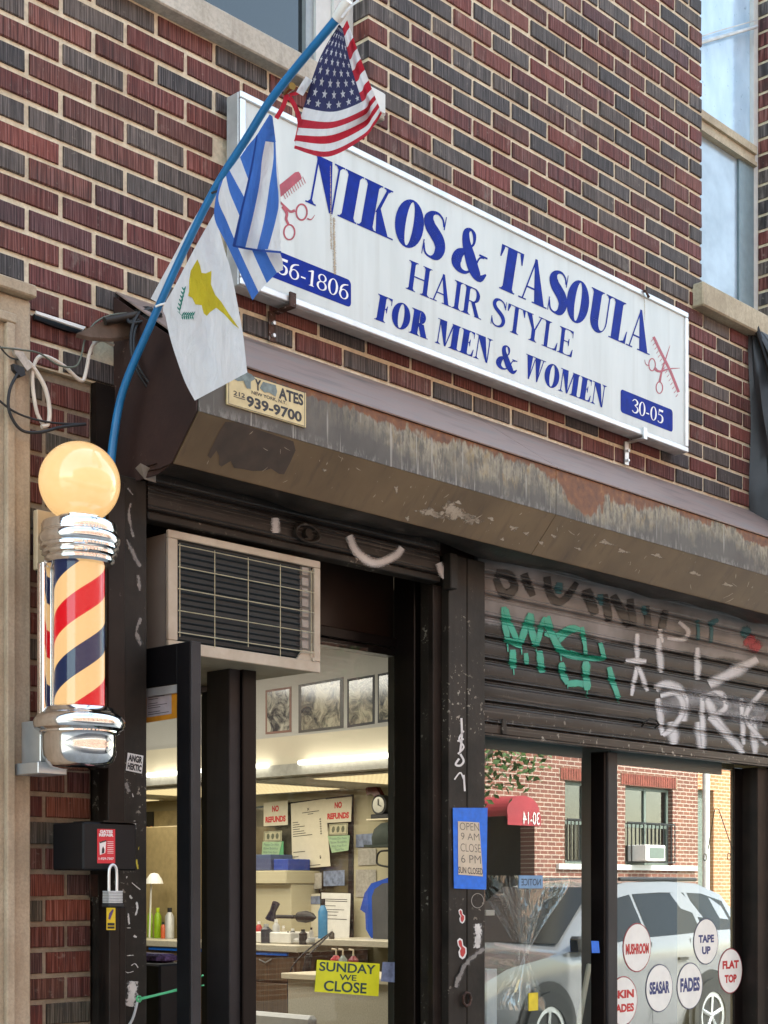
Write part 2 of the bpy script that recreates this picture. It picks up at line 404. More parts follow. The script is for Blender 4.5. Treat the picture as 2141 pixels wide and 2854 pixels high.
# serif letters, drawn as stems, hairlines, brackets and bowls; height 1
def serif_glyph(ch, B=.2):
    t = .042; sf = .03; P = []   # list of polygons / strips
    def q(x0, x1, y0, x2, x3, y1): P.append([(x0, y0), (x1, y0), (x3, y1), (x2, y1)])
    def stem(x, y0=0, y1=1, b=None): q(x, x+(b or B), y0, x, x+(b or B), y1)
    def ser(xa, xb, y, up):     # serif with small brackets
        d = sf if up else -sf
        q(xa, xb, min(y, y+d), xa, xb, max(y, y+d))
    def foot(x, b, y, up, e=.085):
        ser(x-e, x+b+e, y, up)
        s = 1 if up else -1
        for sg, xx in ((-1, x), (1, x+b)):
            P.append([(xx, y+s*sf*.9), (xx+sg*e*.55, y+s*sf*.9), (xx, y+s*(sf+.06))])
    def arc(cx_, cy_, ro, so, ri, si, a0, a1, n=28, dx=0):
        for i in range(n):
            A, A2 = rad(a0+(a1-a0)*i/n), rad(a0+(a1-a0)*(i+1)/n)
            P.append([(cx_+dx+ri*math.cos(A), cy_+si*math.sin(A)), (cx_+ro*math.cos(A), cy_+so*math.sin(A)),
                      (cx_+ro*math.cos(A2), cy_+so*math.sin(A2)), (cx_+dx+ri*math.cos(A2), cy_+si*math.sin(A2))])
    def strip(pts, ws, n=30):
        c = spline(pts, n); W = spline([(w, 0) for w in ws], n)
        pr = None
        for i, p in enumerate(c):
            d = (c[min(i+1, n-1)]-c[max(i-1, 0)]).normalized(); nn = Vector((-d.y, d.x))*W[i].x*.5
            cur = (p+nn, p-nn)
            if pr: P.append([tuple(pr[0]), tuple(pr[1]), tuple(cur[1]), tuple(cur[0])])
            pr = cur
    w = .7
    if ch == 'I': stem(.09); foot(.09, B, 0, True); foot(.09, B, 1, False); w = B+.18
    elif ch == 'N':
        stem(.12, b=t); foot(.12, t, 0, True, .1); ser(0, .16, 1, False)
        q(.56, .56+t+B*.35, 0, .1, .1+B*1.25, 1); P[-1] = [(.58, -.02), (.64, -.02), (.1+B*1.25, 1), (.08, 1)]
        stem(.62, b=t, y0=-.02); foot(.62, t, 1, False, .1); w = .76
    elif ch == 'K':
        stem(.09); foot(.09, B, 0, True); foot(.09, B, 1, False)
        q(.09+B, .13+B+t, .42, .58, .58+t+.02, 1); foot(.585, t, 1, False, .09)
        P.append([(.09+B+.1, .56), (.09+B+.02, .47), (.47, 0), (.50+B, 0)]); ser(.46, .62+B, 0, True); w = .58+B
    elif ch in 'O0':
        rx = .37 if ch == 'O' else .25
        arc(rx, .5, rx, .52, rx-B*.95, .475, 0, 360); w = 2*rx
    elif ch == 'S':
        strip([(.50,.76),(.44,.91),(.30,.985),(.15,.94),(.085,.80),(.14,.66),(.28,.55),(.42,.43),(.49,.27),(.43,.09),(.28,.012),(.12,.06),(.05,.25)],
              [t,.05,.055,.11,B*.9,B,B*1.05,B*1.05,B*.95,B*.7,.055,.05,t], 44)
        q(.50, .53, .70, .51, .53, 1); q(.03, .05, .0, .03, .06, .32); w = .57
    elif ch == 'T':
        x = .34-B/2; stem(x); foot(x, B, 0, True); ser(0, .68, 1, False)
        P.append([(0, 1), (.0, .72), (.03, .72), (.1, .93), (.1, 1)]); P.append([(.68, 1), (.58, 1), (.58, .93), (.65, .72), (.68, .72)]); w = .68
    elif ch == 'A':
        q(.10, .10+t, 0, .34, .34+t, .95); P.append([(.50, 0), (.50+B*1.12, 0), (.41, 1.02), (.34, 1.02), (.335, .93)])
        q(.19, .55, .30, .20, .54, .30+t); ser(0, .24, 0, True); ser(.42, .58+B*1.1, 0, True); w = .58+B*1.05
    elif ch == 'U':
        stem(.08, .3); foot(.08, B, 1, False); stem(.62, .3, b=t); foot(.62, t, 1, False, .1)
        arc(.37, .31, .29, .33, .29-B/2-t/2, .25, 180, 360, dx=(B-t)/2); w = .76
    elif ch == 'L':
        stem(.08); foot(.08, B, 1, False); ser(0, .6, 0, True); P.append([(.6, 0), (.62, .32), (.595, .32), (.52, .07), (.4, .03), (.4, 0)]); w = .62
    elif ch == 'H':
        stem(.08); foot(.08, B, 0, True); foot(.08, B, 1, False); x = .56
        stem(x); foot(x, B, 0, True); foot(x, B, 1, False); q(.08+B, x, .49, .08+B, x, .49+t); w = x+B+.08
    elif ch in 'RP':
        stem(.08); foot(.08, B, 0, True); foot(.08, B, 1, False)
        q(.08+B, .4, 1-t, .08+B, .4, 1); q(.08+B, .4, .48, .08+B, .4, .48+t*.9)
        arc(.38, .74, .22, .26, .22-B*.9, .215, -90, 90)
        P.append([(.30, .50), (.30+B*.95, .50), (.56+B*.7, 0), (.50, 0)]); ser(.47, .66+B*.5, 0, True); w = .66+B*.4
    elif ch in 'EF':
        stem(.08); foot(.08, B, 1, False); ser(.08, .56, 1, False); foot(.08, B, 0, True)
        P.append([(.58, 1), (.42, 1), (.42, .965), (.55, .90), (.56, .74), (.58, .74)])
        q(.08+B, .42, .50, .08+B, .42, .50+t); P.append([(.44, .38), (.44, .66), (.42, .66), (.38, .54), (.38, .5), (.42, .38)])
        if ch == 'E':
            ser(.08, .6, 0, True); P.append([(.62, .3), (.59, .3), (.52, .07), (.4, .03), (.4, 0), (.6, 0)])
        w = .61
    elif ch == 'Y':
        P.append([(.02, 1), (.08+B, 1), (.30+B*.6, .45), (.28, .45)]); q(.33+B*.3, .36+B*.5, .45, .60, .60+t, 1)
        stem(.28, 0, .46); foot(.28, B, 0, True); ser(-.04, .14+B, 1, False); ser(.5, .72, 1, False); w = .7
    elif ch == 'M':
        stem(.10, b=t); foot(.10, t, 0, True, .09); ser(0, .2, 1, False)
        P.append([(.40, 0), (.46, 0), (.10+B*1.1, 1), (.08, 1)]); q(.42, .42+t, 0, .66, .68+t, 1)
        stem(.68); foot(.68, B, 0, True); foot(.68, B, 1, False, .06); w = .77+B
    elif ch == 'W':
        for x in (0, .40):
            P.append([(.24+x, -.01), (.30+x, -.01), (.08+B+x, 1), (.06+x, 1)])
        q(.25, .25+t, 0, .44, .44+t, .9); q(.65, .65+t, 0, .86, .86+t, 1); ser(0, .14+B, 1, False); ser(.38, .5+B, 1, False); ser(.76, .98, 1, False); w = .98
    elif ch == '&':
        strip([(.83,.50),(.70,.45),(.60,.22),(.42,.03),(.22,.02),(.09,.16),(.14,.36),(.34,.53),(.48,.70),(.46,.90),(.34,.98),(.24,.88),(.27,.68),(.42,.42),(.60,.15),(.80,.02),(.95,.16)],
              [t,t,t*1.2,.06,.13,B*.95,B*.8,.06,.06,.10,.06,B*.6,B*.8,B*1.05,B*1.05,B*.6,t], 70)
        q(.68, .92, .50, .68, .92, .50+t); w = .96
    elif ch == '3':
        strip([(.04,.80),(.14,.94),(.28,.97),(.40,.86),(.38,.66),(.22,.54),(.40,.44),(.46,.26),(.36,.06),(.18,.01),(.05,.12)], [t,.05,.07,B*.9,B*.8,.05,.07,B,B*.8,.06,.07], 50); w = .48
    elif ch == '5':
        P.append([(.10, 1), (.44, 1), (.42, .84), (.12, .84)]); q(.08, .08+t, .55, .10, .10+t, 1)
        strip([(.09,.56),(.24,.60),(.38,.50),(.42,.32),(.36,.10),(.20,.01),(.05,.10)], [t,.06,B*.9,B*1.05,B*.9,.06,.07], 40); w = .48
    elif ch == '6':
        arc(.25, .3, .24, .32, .24-B*.85, .265, 0, 360)
        strip([(.44,.98),(.22,.88),(.10,.66),(.09,.40)], [t,.09,B*.85,B*.8], 20); w = .5
    elif ch == '1': stem(.17); foot(.17, B, 0, True, .07); P.append([(.17+B, 1.0), (.17, .97), (.02, .86), (.02, .83), (.17, .87)]); w = .3+B
    elif ch == '8':
        arc(.25, .27, .25, .285, .25-B*.85, .235, 0, 360); arc(.25, .76, .21, .25, .21-B*.75, .20, 0, 360); w = .5
    elif ch == '-': P.append([(.03, .28), (.25, .28), (.25, .37), (.03, .37)]); w = .28
    elif ch == ' ': w = .28
    return P, w
def serif_text(mb, s, m, B=.2, gap=.05, shear=0.0, sizes=None, lift=.0006, mi=0, letters=None):
    """lays the word into the unit box of the map m (squeezed to fit)"""
    x = 0; L_ = []
    for ch in s:
        P, w = serif_glyph(ch, B); L_.append((P, x)); x += w+gap
    W_ = x-gap; k = 0
    for P, x0 in L_:
        if letters: mb = MB()
        for i, pg in enumerate(P):
            k += 1; h = lift + (i % 9)*.00004
            if len(pg) == 4 and False: pass
            mb.add([m((x0+a)/W_ + shear*b, b, h) for a, b in pg], [tuple(range(len(pg)))], mi)
        if letters and P: mb.build('letter', letters[0], letters[1])

# ------------------------------------------------------------------ ground and street
road = box('road', (-60, -10.4, -1), (120, -4.65, -.12), plain('asphalt', (.05, .05, .052), .9, 0, .3, 40, None, .4)); tag(road, kind='structure')
pav = MB()
pm = stone_mat('pavement_concrete', (.34, .33, .31), (.27, .26, .24), 60)
box_a = box('pavement', (-60, -4.5, -1), (120, .35, 0), pm); tag(box_a, kind='structure')
tag(box('far_pavement', (-60, -12.9, -1), (120, -10.55, 0), pm), kind='structure')
km = plain('kerb_granite', (.30, .29, .28), .8)
tag(box('kerb', (-60, -4.65, -1), (120, -4.5, .004), km), kind='structure')
tag(box('far_kerb', (-60, -10.55, -1), (120, -10.4, .004), km), kind='structure')
tag(box('ground', (-150, -150, -1.4), (250, 150, -1.01), plain('earth', (.12, .11, .10), .95)), kind='structure')

# ------------------------------------------------------------------ the brick building
PU, PV = .108, .0699; X0, Z0 = 2.2829, 3.9426
W1 = (2.50, 3.588, 4.12, 5.7)      # upper left window opening
W2 = (5.617, 6.24, 4.04, 6.0)      # right window opening
bld = thing('brick_building', 'red and dark brick shopfront building with pale mortar behind the white barber sign', 'building', (2.0, .3, 0))
XA, XB, ZB, ZT = -3.0, 12.0, 3.0, 7.6
mm = MB()
def wallbox(x0, x1, z0, z1, y0=.007, y1=.3): e = .005; mm.box((x0 + (e if x0 in (W1[1], W2[1]) else 0), y0, z0), (x1 - (e if x1 == W2[0] else 0), y1, z1))
wallbox(XA, W1[0], ZB, ZT); wallbox(W1[0], W1[1]+.005, ZB, W1[2]); wallbox(W1[0], W1[1]+.005, W1[3], ZT)
wallbox(W1[1], W2[0], ZB, ZT); wallbox(W2[0]-.005, W2[1]+.005, ZB, W2[2]); wallbox(W2[0]-.005, W2[1]+.005, W2[3], ZT); wallbox(W2[1], XB, ZB, ZT)
mm.build('mortar', M['mortar'], bld)
old = MB(); old.box((XA, .022, 0), (2.5, .3, 2.998)); old.build('old_mortar', M['mortar_old'], bld)
box('roof_slab', (XA, .02, ZT+.002), (XB, 8, ZT+.25), M['mortar_old'], bld)
box('parapet', (XA-.05, -.08, ZT+.255), (XB+.05, .25, ZT+.8), M['sill_stone'], bld)

# brick meshes: a few shapes, shared
def brick_mesh(L, H, D, sd, mat_):
    r = random.Random(sd); b = .0022
    mb = MB()
    j = lambda a=.0014: r.uniform(-a, a)
    hx, hz = L/2, H/2
    fr = [(-hx+b+j(), 0, -hz+b+j()), (0+j()*3, j(.0006), -hz+b+j(.002)), (hx-b+j(), 0, -hz+b+j()), (hx-b+j(), 0, hz-b+j()), (0+j()*3, j(.0006), hz-b+j(.002)), (-hx+b+j(), 0, hz-b+j())]
    md = [(-hx, b*1.3, -hz), (0, b*1.3, -hz+j()), (hx, b*1.3, -hz), (hx, b*1.3, hz), (0, b*1.3, hz+j()), (-hx, b*1.3, hz)]
    bk = [(x, D, z) for x, y, z in md]
    mb.add(fr+md+bk, [(0,1,4,5), (1,2,3,4)] + [(i, 6+i, 6+(i+1)%6, (i+1)%6) for i in range(6)] + [(6+i, 12+i, 12+(i+1)%6, 6+(i+1)%6) for i in range(6)])
    mb.f = [tuple(f) for f in mb.f]
    me = bpy.data.meshes.new('brick'); me.from_pydata(mb.v, [], mb.f); me.materials.append(mat_)
    bm = bmesh.new(); bm.from_mesh(me); bmesh.ops.recalc_face_normals(bm, faces=bm.faces); bm.to_mesh(me); bm.free()
    return me
FULL = 2*PU - .0155; BH = PV - .0145
variants = [brick_mesh(FULL, BH, .09, s, M['brick']) for s in range(6)]
RED = [(.170, .036, .026), (.20, .048, .032), (.135, .030, .025), (.185, .056, .038), (.155, .033, .020), (.13, .042, .030)]
DARK = [(.082, .072, .066), (.100, .086, .076), (.064, .058, .057), (.115, .092, .076)]
PURP = [(.085, .032, .034), (.10, .036, .036)]
def tone(c):
    r = R.random()
    base_ = {'r': RED, 'd': DARK, 'p': PURP}[c]
    b = R.choice(base_); k = R.uniform(.78, 1.22)
    return (b[0]*k, b[1]*k, b[2]*k, 1)
# courses read off the photograph: {row: (first joint, colours)}; rows count down from the course at eye-catching height
ROWS = {-2: (0, 'rdrd'), -1: (-1, 'rdrrr'), 0: (-2, 'drrdd'), 1: (-1, 'rdrr'), 2: (-2, 'drrrd'), 3: (-1, 'rrdr'), 4: (-2, 'ddrdr'), 5: (-1, 'rddr'),
        6: (-2, 'drprd'), 7: (-1, 'rrrr'), 8: (-2, 'ppprr'), 9: (-1, 'rrdd'), 10: (-2, 'drdr'), 11: (-1, 'rrrr')}
ROWS2 = {-19: (27, 'rdr'), -18: (26, 'rdr'), -17: (23, 'drrd'), -16: (22, 'ddrpr'), -15: (21, 'rpddr'), -14: (20, 'ddrrrd'), -13: (19, 'rrrrdd'),
         -12: (18, 'rdddrrr'), -11: (15, 'rdrrrdrrr'), -10: (14, 'drdrrdrdd'), -9: (13, 'ddrrdddrr'), -8: (12, 'drddrrrdrr'), -7: (11, 'rddddrdddr'),
         -6: (12, 'drdrdrdrrd'), -5: (13, 'drrrrdrdr'), -4: (12, 'drdrrddrdp'), -3: (13, 'rdrdrrrdd'), -2: (12, 'rdrrdrdrdr'), -1: (13, 'drdrrrrdrdr'),
         0: (28, 'rrdr'), 1: (27, 'rrrr'), 2: (28, 'rdrr'), 3: (27, 'rrdr'), 4: (28, 'rrrr'), 5: (27, 'rdrr'), 6: (28, 'rrrr'), 7: (27, 'rddr'),
         8: (6, 'rrdrrrrrdrrdrdr'), 9: (7, 'drdrdddrrrrddr'), 10: (6, 'rrddddrrrrrrdrr')}
def tone_of(r, u):
    for T in (ROWS, ROWS2):
        if r in T:
            s0, st = T[r]; k = (u - s0)
            if k >= 0 and k % 2 == 0 and k//2 < len(st): return st[k//2]
    return R.choice('rrrrdddpr'[:8] if R.random() < .8 else 'rd')

def proj(p):
    d = (p[0])*CA + (p[1]+3.5)*SA; l = p[0]*SA - (p[1]+3.5)*CA
    return CX + F*l/d, HY - F*(p[2]-1.6)/d
def spans(z):
    """wall stretches (x from, x to) of the course at height z"""
    cut = []
    for w in (W1, W2):
        if w[2]-.005 < z < w[3]: cut.append((w[0], w[1]))
    out = []; x = XA
    for a, b in cut: out.append((x, a)); x = b
    out.append((x, XB)); return out
bricks = []     # (x centre, z, length, tone char)
for r in range(-52, 14):
    z = Z0 - r*PV
    if z - BH/2 < ZB: continue
    for (a, b) in spans(z):
        u = int((a-X0)/PU) - 3
        u += (u - r) % 2
        while X0 + u*PU < b:
            xa = max(X0+u*PU + .0078, a + (.0078 if a == XA else .0)); xb = min(X0+(u+2)*PU - .0078, b - (.0078 if b == XB else 0.0))
            if xb - xa > .03: bricks.append(((xa+xb)/2, z, xb-xa, r, u, 0))
            u += 2
# the older, rougher strip left of the door
for r in range(0, 44):
    z = 2.945 - r*.0705
    if z < .05: break
    off = .10 if r % 2 else -.01
    for (xa, xb) in ((2.272, 2.272+(.145 if r % 2 else .075)-.006), (2.272+(.145 if r % 2 else .075)+.006, 2.495)):
        bricks.append(((xa+xb)/2, z, xb-xa, 100+r, int(xa*100), 1))
def hidden(x, z):
    if 3.0 < x < 5.36 and 3.41 < z < 3.93: return True      # behind the sign
    if x < 2.26 and z < 3.15: return True
    if z < 3.24 and x > 2.6: return True                       # behind the shutter housing
    return False
def area(b):
    px, py = proj((b[0], 0, b[1]))
    if not (-40 < px < 2110 and -40 < py < 2880) or hidden(b[0], b[1]): return 0
    d = b[0]*CA + 3.5*SA
    return b[2]/d/d
bricks.sort(key=area, reverse=True)
joined = MB(); jt = []
for i, b in enumerate(bricks):
    x, z, L, r, u, o_ = b
    if hidden(x, z) and i > 1200: continue
    ch = tone_of(r, u) if not o_ else R.choice('rrrrrpd')
    c = tone(ch)
    if o_: c = (c[0]*1.15, c[1]*1.15, c[2]*.8, 1)
    y = R.uniform(-.0016, .0016) + (.016 if o_ else 0)
    if i < 299 and area(b) > 0:
        ob = bpy.data.objects.new('brick', R.choice(variants)); ob.color = c; col.objects.link(ob); ob.parent = bld
        ob.location = Vector((x + R.uniform(-.001, .001), y, z + R.uniform(-.0012, .0012))) - bld.location
        ob.scale = (L/FULL, 1, (1.0 if not o_ else 1.03)*R.uniform(.98, 1.02)); ob.rotation_euler = (0, R.uniform(-.003, .003), 0)
    else:
        if z > 5.9 and R.random() < 0: continue
        hx, hz, bb = L/2, BH/2*R.uniform(.98, 1.02), .002; y0 = y
        k = len(joined.v)
        joined.add([(x-hx+bb, y0, z-hz+bb), (x+hx-bb, y0, z-hz+bb), (x+hx-bb, y0, z+hz-bb), (x-hx+bb, y0, z+hz-bb),
                    (x-hx, y0+.003, z-hz), (x+hx, y0+.003, z-hz), (x+hx, y0+.003, z+hz), (x-hx, y0+.003, z+hz),
                    (x-hx, y0+.09, z-hz), (x+hx, y0+.09, z-hz), (x+hx, y0+.09, z+hz), (x-hx, y0+.09, z+hz)],
                   [(0,1,2,3)] + [(q, 4+q, 4+(q+1) % 4, (q+1) % 4) for q in range(4)] + [(4+q, 8+q, 8+(q+1) % 4, 4+(q+1) % 4) for q in range(4)])
        jt += [c]*12
joined.fix = True
jo = joined.build('brickwork', M['brick_all'], bld); jo['kind'] = 'stuff'
ca_ = jo.data.color_attributes.new('tone', 'FLOAT_COLOR', 'POINT')
ca_.data.foreach_set('color', [q for c in jt for q in c])

# returns of the window openings
ret = MB(); rt = []
for (x, s) in ((W1[1], 1), (W2[1], 1), (W1[0], -1), (W2[0], -1)):
    pass

# window frames, panes and sills
sm_ = M['sill_stone']
s1 = MB(); s1.box((2.2, -.042, 4.118), (3.622, .13, 4.195), 0, .004); s1.build('window_sill', sm_, bld)
s2 = MB(); s2.box((5.548, -.05, 4.045), (6.45, .14, 4.146), 0, .006); s2.build('window_sill', M['sill_warm'], bld)
fr1 = MB(); fy = .072
M['win_frame'] = plain('off_white_window_frame', (.60, .60, .56), .5, 0, .06)
M['win_grey'] = plain('grey_storm_frame', (.30, .33, .33), .45, .2, .1)
fr1.box((3.50, fy, 4.196), (3.587, .2, 5.7)); fr1.box((3.43, fy+.014, 4.196), (3.498, .2, 5.7)); fr1.box((2.505, fy, 4.196), (2.6, .2, 5.7))
fr1.box((2.6, fy+.01, 4.196), (3.43, .2, 4.225))
w1f = fr1.build('window', M['win_frame'], bld)
g = MB(); g.box((3.395, fy+.025, 4.226), (3.428, .2, 5.7)); g.box((2.61, fy+.03, 4.226), (3.394, .2, 4.25)); link_ = g.build('sash', M['win_grey'], w1f)
M['glass_dark'] = glass_mat('upper_window_glass', (.06, .07, .08), 1.6, .02)
box('pane', (2.605, .115, 4.25), (3.395, .12, 5.7), M['glass_dark'], w1f)
w2 = MB(); Yw = .10
w2.box((6.20, Yw-.01, 4.147), (6.238, .2, 6.0)); w2.box((5.62, Yw-.01, 4.147), (5.66, .2, 6.0))
w2f = w2.build('window', M['win_frame'], bld)
rl = MB(); rl.box((5.662, Yw-.03, 4.94), (6.198, Yw+.03, 4.975)); rl.box((5.662, Yw-.018, 4.905), (6.198, Yw+.03, 4.938)); rl.box((5.662, Yw-.03, 4.885), (6.198, Yw+.03, 4.903)); rl.build('meeting_rail', M['sill_warm'], w2f)
def sky_reflection_glass():
    t = NT('glass_with_painted_sky'); n = t.noise(t.pos((2, 2, 1)), 5, 5); n2 = t.noise(t.pos(), 50, 3)
    c = t.ramp(n, [(.3, (.34, .50, .64)), (.7, (.50, .68, .82))])  # the blue reflection of the sky is put into the pane colour
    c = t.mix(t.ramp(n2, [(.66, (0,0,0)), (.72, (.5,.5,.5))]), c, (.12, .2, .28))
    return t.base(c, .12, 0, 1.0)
M['sky_pane'] = sky_reflection_glass()
box('pane', (5.662, Yw+.01, 4.976), (6.198, Yw+.02, 6.0), M['sky_pane'], w2f)
box('pane', (5.662, Yw+.0, 4.147), (6.198, Yw+.01, 4.884), plain('film_covered_pane', (.32, .41, .48), .2, 0, .25, 6, 1.0), w2f)
box('blind_strip', (6.07, Yw-.012, 4.147), (6.198, Yw-.002, 4.884), plain('teal_blind_strip', (.16, .22, .24), .35), w2f)
wr = MB(); wr.tube([(5.63, Yw-.02, 5.21), (5.85, Yw-.035, 5.33), (6.19, Yw-.03, 5.52)], .008, 8); wr.tube([(5.63, Yw-.02, 5.235), (5.85, Yw-.035, 5.36), (6.19, Yw-.03, 5.55)], .003, 6)
wc = wr.build('window_cable', M['alu_dull']); tag(wc, 'grey cable running diagonally across the upper right window', 'cable')

# limestone pier at the far left with its sunk panel
px0 = 2.275
pier = thing('stone_pier', 'pale limestone pier with a sunk panel at the left edge beside the lit barber pole', 'pier', (1.9, 0, 0))
pm_ = MB(); pm_.box((0.9, -.03, 0), (px0, .02, 3.155), 0, .006)
pm_.build('shaft', M['limestone'], pier)
pp = MB()
for (a, b) in (((1.0, 0.0), (1.2, 3.0)), ):
    pass
pp.box((1.0, -.048, 3.075), (px0-.055, -.0305, 3.10), 0, .003); pp.box((px0-.085, -.048, .2), (px0-.06, -.0305, 3.074), 0, .003)
pp.build('panel_moulding', M['limestone'], pier)
box('cap', (.85, -.055, 3.157), (px0+.002, .021, 3.19), M['limestone'], pier, .004)

# ------------------------------------------------------------------ white sign board
SX0, SX1, SZ0, SZ1, SY = 2.965, 5.392, 3.385, 3.960, -.07
def sign_mat():
    t = NT('weathered_white_sign_face'); n = t.noise(t.pos((3, 3, .6)), 4, 5); n2 = t.noise(t.pos(), 30, 4); n3 = t.noise(t.pos((30, 30, 1.0)), 1.2, 3)
    c = t.ramp(n, [(.3, (.52, .56, .53)), (.7, (.61, .65, .62))])
    c = t.mix(t.math('MULTIPLY', t.ramp(n3, [(.55, (0,0,0)), (.75, (1,1,1))]), .28), c, (.40, .41, .36))
    c = t.mix(t.math('MULTIPLY', t.ramp(n2, [(.66, (0,0,0)), (.75, (1,1,1))]), .3), c, (.45, .42, .36))
    return t.base(c, .32)
sign = thing('shop_sign', 'long white aluminium framed board reading NIKOS & TASOULA hair style for men and women', 'sign', (4.18, 0, 3.38))
box('sign_box', (SX0, SY+.004, SZ0), (SX1, -.012, SZ1), M['alu_dull'], sign, .003)
face = MB(); face.box((SX0+.022, SY-.001, SZ0+.022), (SX1-.022, SY+.0035, SZ1-.022)); face.build('sign_face', sign_mat(), sign)
for nm, a, b in (('frame_rail', (SX0, SY-.008, SZ1-.022), (SX1, SY+.0035, SZ1)), ('frame_rail', (SX0, SY-.008, SZ0), (SX1, SY+.0035, SZ0+.022)),
                 ('frame_rail', (SX0, SY-.008, SZ0+.0225), (SX0+.022, SY+.0035, SZ1-.0225)), ('frame_rail', (SX1-.022, SY-.008, SZ0+.0225), (SX1, SY+.0035, SZ1-.0225))):
    box(nm, a, b, M['alu'], sign, .003)
M['sign_blue'] = plain('sign_blue_vinyl', (.001, .018, .24), .5, 0, .2, 30, .1)
M['sign_red'] = plain('faded_red_vinyl', (.34, .035, .055), .4, 0, .25, 30)
M['sign_white'] = plain('white_vinyl', (.78, .78, .78), .4, 0, .03)
FY = SY-.0012
def smap(x0, z0, x1, z1): return frame_map((x0, FY, z0), (x1, FY, z0), (x0, FY, z1))
a = aty(848, 565, FY); b = aty(1809, 986, FY); c = aty(964, 474, FY); d_ = aty(954, 607, FY); e_ = aty(1712, 826.5, FY); f_ = aty(1703, 943, FY)
zb = (a.z+b.z+d_.z+f_.z)/4; zt = (c.z+e_.z)/2
print('L1', a, b, c, d_, e_, f_)
serif_text(None, 'NIKOS & TASOULA', smap(a.x, zb, b.x, zt), .285, .012, .02, letters=(M['sign_blue'], sign))
a = aty(1131, 807, FY); b = aty(1593, 994, FY); c = aty(1144, 730, FY); e_ = aty(1598, 920, FY); print('L2', a, b, c, e_)
serif_text(None, 'HAIR STYLE', smap(a.x, (a.z+b.z)/2, b.x, (c.z+e_.z)/2), .145, .03, .02, letters=(M['sign_blue'], sign))
a = aty(1043, 890, FY); b = aty(1683, 1136, FY); c = aty(1039, 816, FY); e_ = aty(1688, 1072, FY); print('L3', a, b, c, e_)
serif_text(None, 'FOR MEN & WOMEN', smap(a.x, (a.z+b.z)/2, b.x, (c.z+e_.z)/2), .265, .02, .015, letters=(M['sign_blue'], sign))
def rrect(mb, m, w, h, r, lift):
    pts = []
    for cx_, cy_, a0 in ((w-r, h-r, 0), (r, h-r, 90), (r, r, 180), (w-r, r, 270)):
        for i in range(7): A = rad(a0+15*i); pts.append((cx_+r*math.cos(A), cy_+r*math.sin(A)))
    blob(mb, m, pts, lift)
def meter_map(x, z): return lambda u, v, h=0: Vector((x+u, FY-h, z+v))
a = aty(978.5, 858, FY); c = aty(978.5, 782, FY); xl = 3.06
mb = MB(); rrect(mb, meter_map(xl, a.z), a.x-xl, c.z-a.z, .016, .0004); mb.build('number_panel', M['sign_blue'], sign)
a2 = aty(771, 766, FY); b2 = aty(968, 843, FY); c2 = aty(905, 750, FY); d2 = aty(895, 805, FY)
print('phone', a, c, a2, b2, c2, d2)
hh = (c.z-a.z)
serif_text(None, '56-1806', smap(aty(772, 700, FY).x, a.z+hh*.22, aty(970, 800, FY).x, a.z+hh*.80), .115, .05, .02, lift=.0009, letters=(M['sign_white'], sign))
a = aty(1729.8, 1149, FY); b = aty(1875, 1205, FY); c = aty(1875, 1143, FY); print('3005', a, b, c)
hh = c.z-b.z
mb = MB(); rrect(mb, meter_map(a.x, b.z), b.x-a.x, hh, .014, .0004); mb.build('number_panel', M['sign_blue'], sign)
serif_text(None, '30-05', smap(aty(1760, 1140, FY).x, b.z+hh*.2, aty(1848, 1140, FY).x, b.z+hh*.8), .125, .05, .02, lift=.0009, letters=(M['sign_white'], sign))

def ring_px(mb, cx_, cy_, rx, ry, w, pl, n=30, lift=.0005):
    ribbon(mb, [(cx_+rx*math.cos(2*math.pi*i/n), cy_+ry*math.sin(2*math.pi*i/n)) for i in range(n+1)], w, pl, n+1, lift, False)
spx = lambda u, v, h=0: aty(u, v, FY-h)
def z3(x, y): return (x/3.072+640, y/3.072+220)
def z4(x, y): return (x/4.1425+1741, y/4.1425+900)
# left emblem: comb over scissors
mb = MB()
blob(mb, spx, [z3(*p) for p in ((400,930),(560,800),(590,793),(605,810),(620,850),(440,1010),(400,1010))], .0005)
for i in range(10):
    x = 455+i*19; y = 985-i*15
    ribbon(mb, [z3(x, y-14), z3(x+25, y+44)], 1.9, spx, 3, .0006, False)
ribbon(mb, [z3(400, 1020), z3(470, 1090), z3(520, 1135), z3(560, 1125)], (5, 8), spx, 16, .0007, False)
ribbon(mb, [z3(455, 1090), z3(490, 1150), z3(485, 1200), z3(505, 1245)], (9, 7), spx, 16, .0008, False)
ring_px(mb, *z3(617, 1140), 15, 22, 5, spx); ring_px(mb, *z3(512, 1312), 15, 21, 4.5, spx)
ribbon(mb, [z3(665, 1195), z3(700, 1203), z3(730, 1165)], (5, 1), spx, 12, .0009, False)
mb.build('comb_and_scissors', M['sign_red'], sign)
# right emblem
mb = MB()
ribbon(mb, [z4(335, 160), z4(420, 340), z4(530, 560), z4(625, 800)], 7.5, spx, 14, .0005, False)
for i in range(15):
    f_ = i/14; x = 318+f_*285; y = 185+f_*640
    ribbon(mb, [z4(x+12, y), z4(x-12, y+30)], 1.6, spx, 3, .0006, False)
ribbon(mb, [z4(640, 522), z4(520, 530), z4(400, 560), z4(345, 520)], (1, 9), spx, 12, .0007, False)
ribbon(mb, [z4(525, 260), z4(480, 400), z4(430, 560), z4(405, 680)], (1, 7), spx, 12, .0008, False)
ring_px(mb, *z4(318, 482), 9, 17, 3, spx); ring_px(mb, *z4(402, 747), 9, 16, 3, spx)
ribbon(mb, [z4(290, 490), z4(250, 480), z4(232, 425)], (3, 1), spx, 10, .0009, False)
mb.build('comb_and_scissors', M['sign_red'], sign)
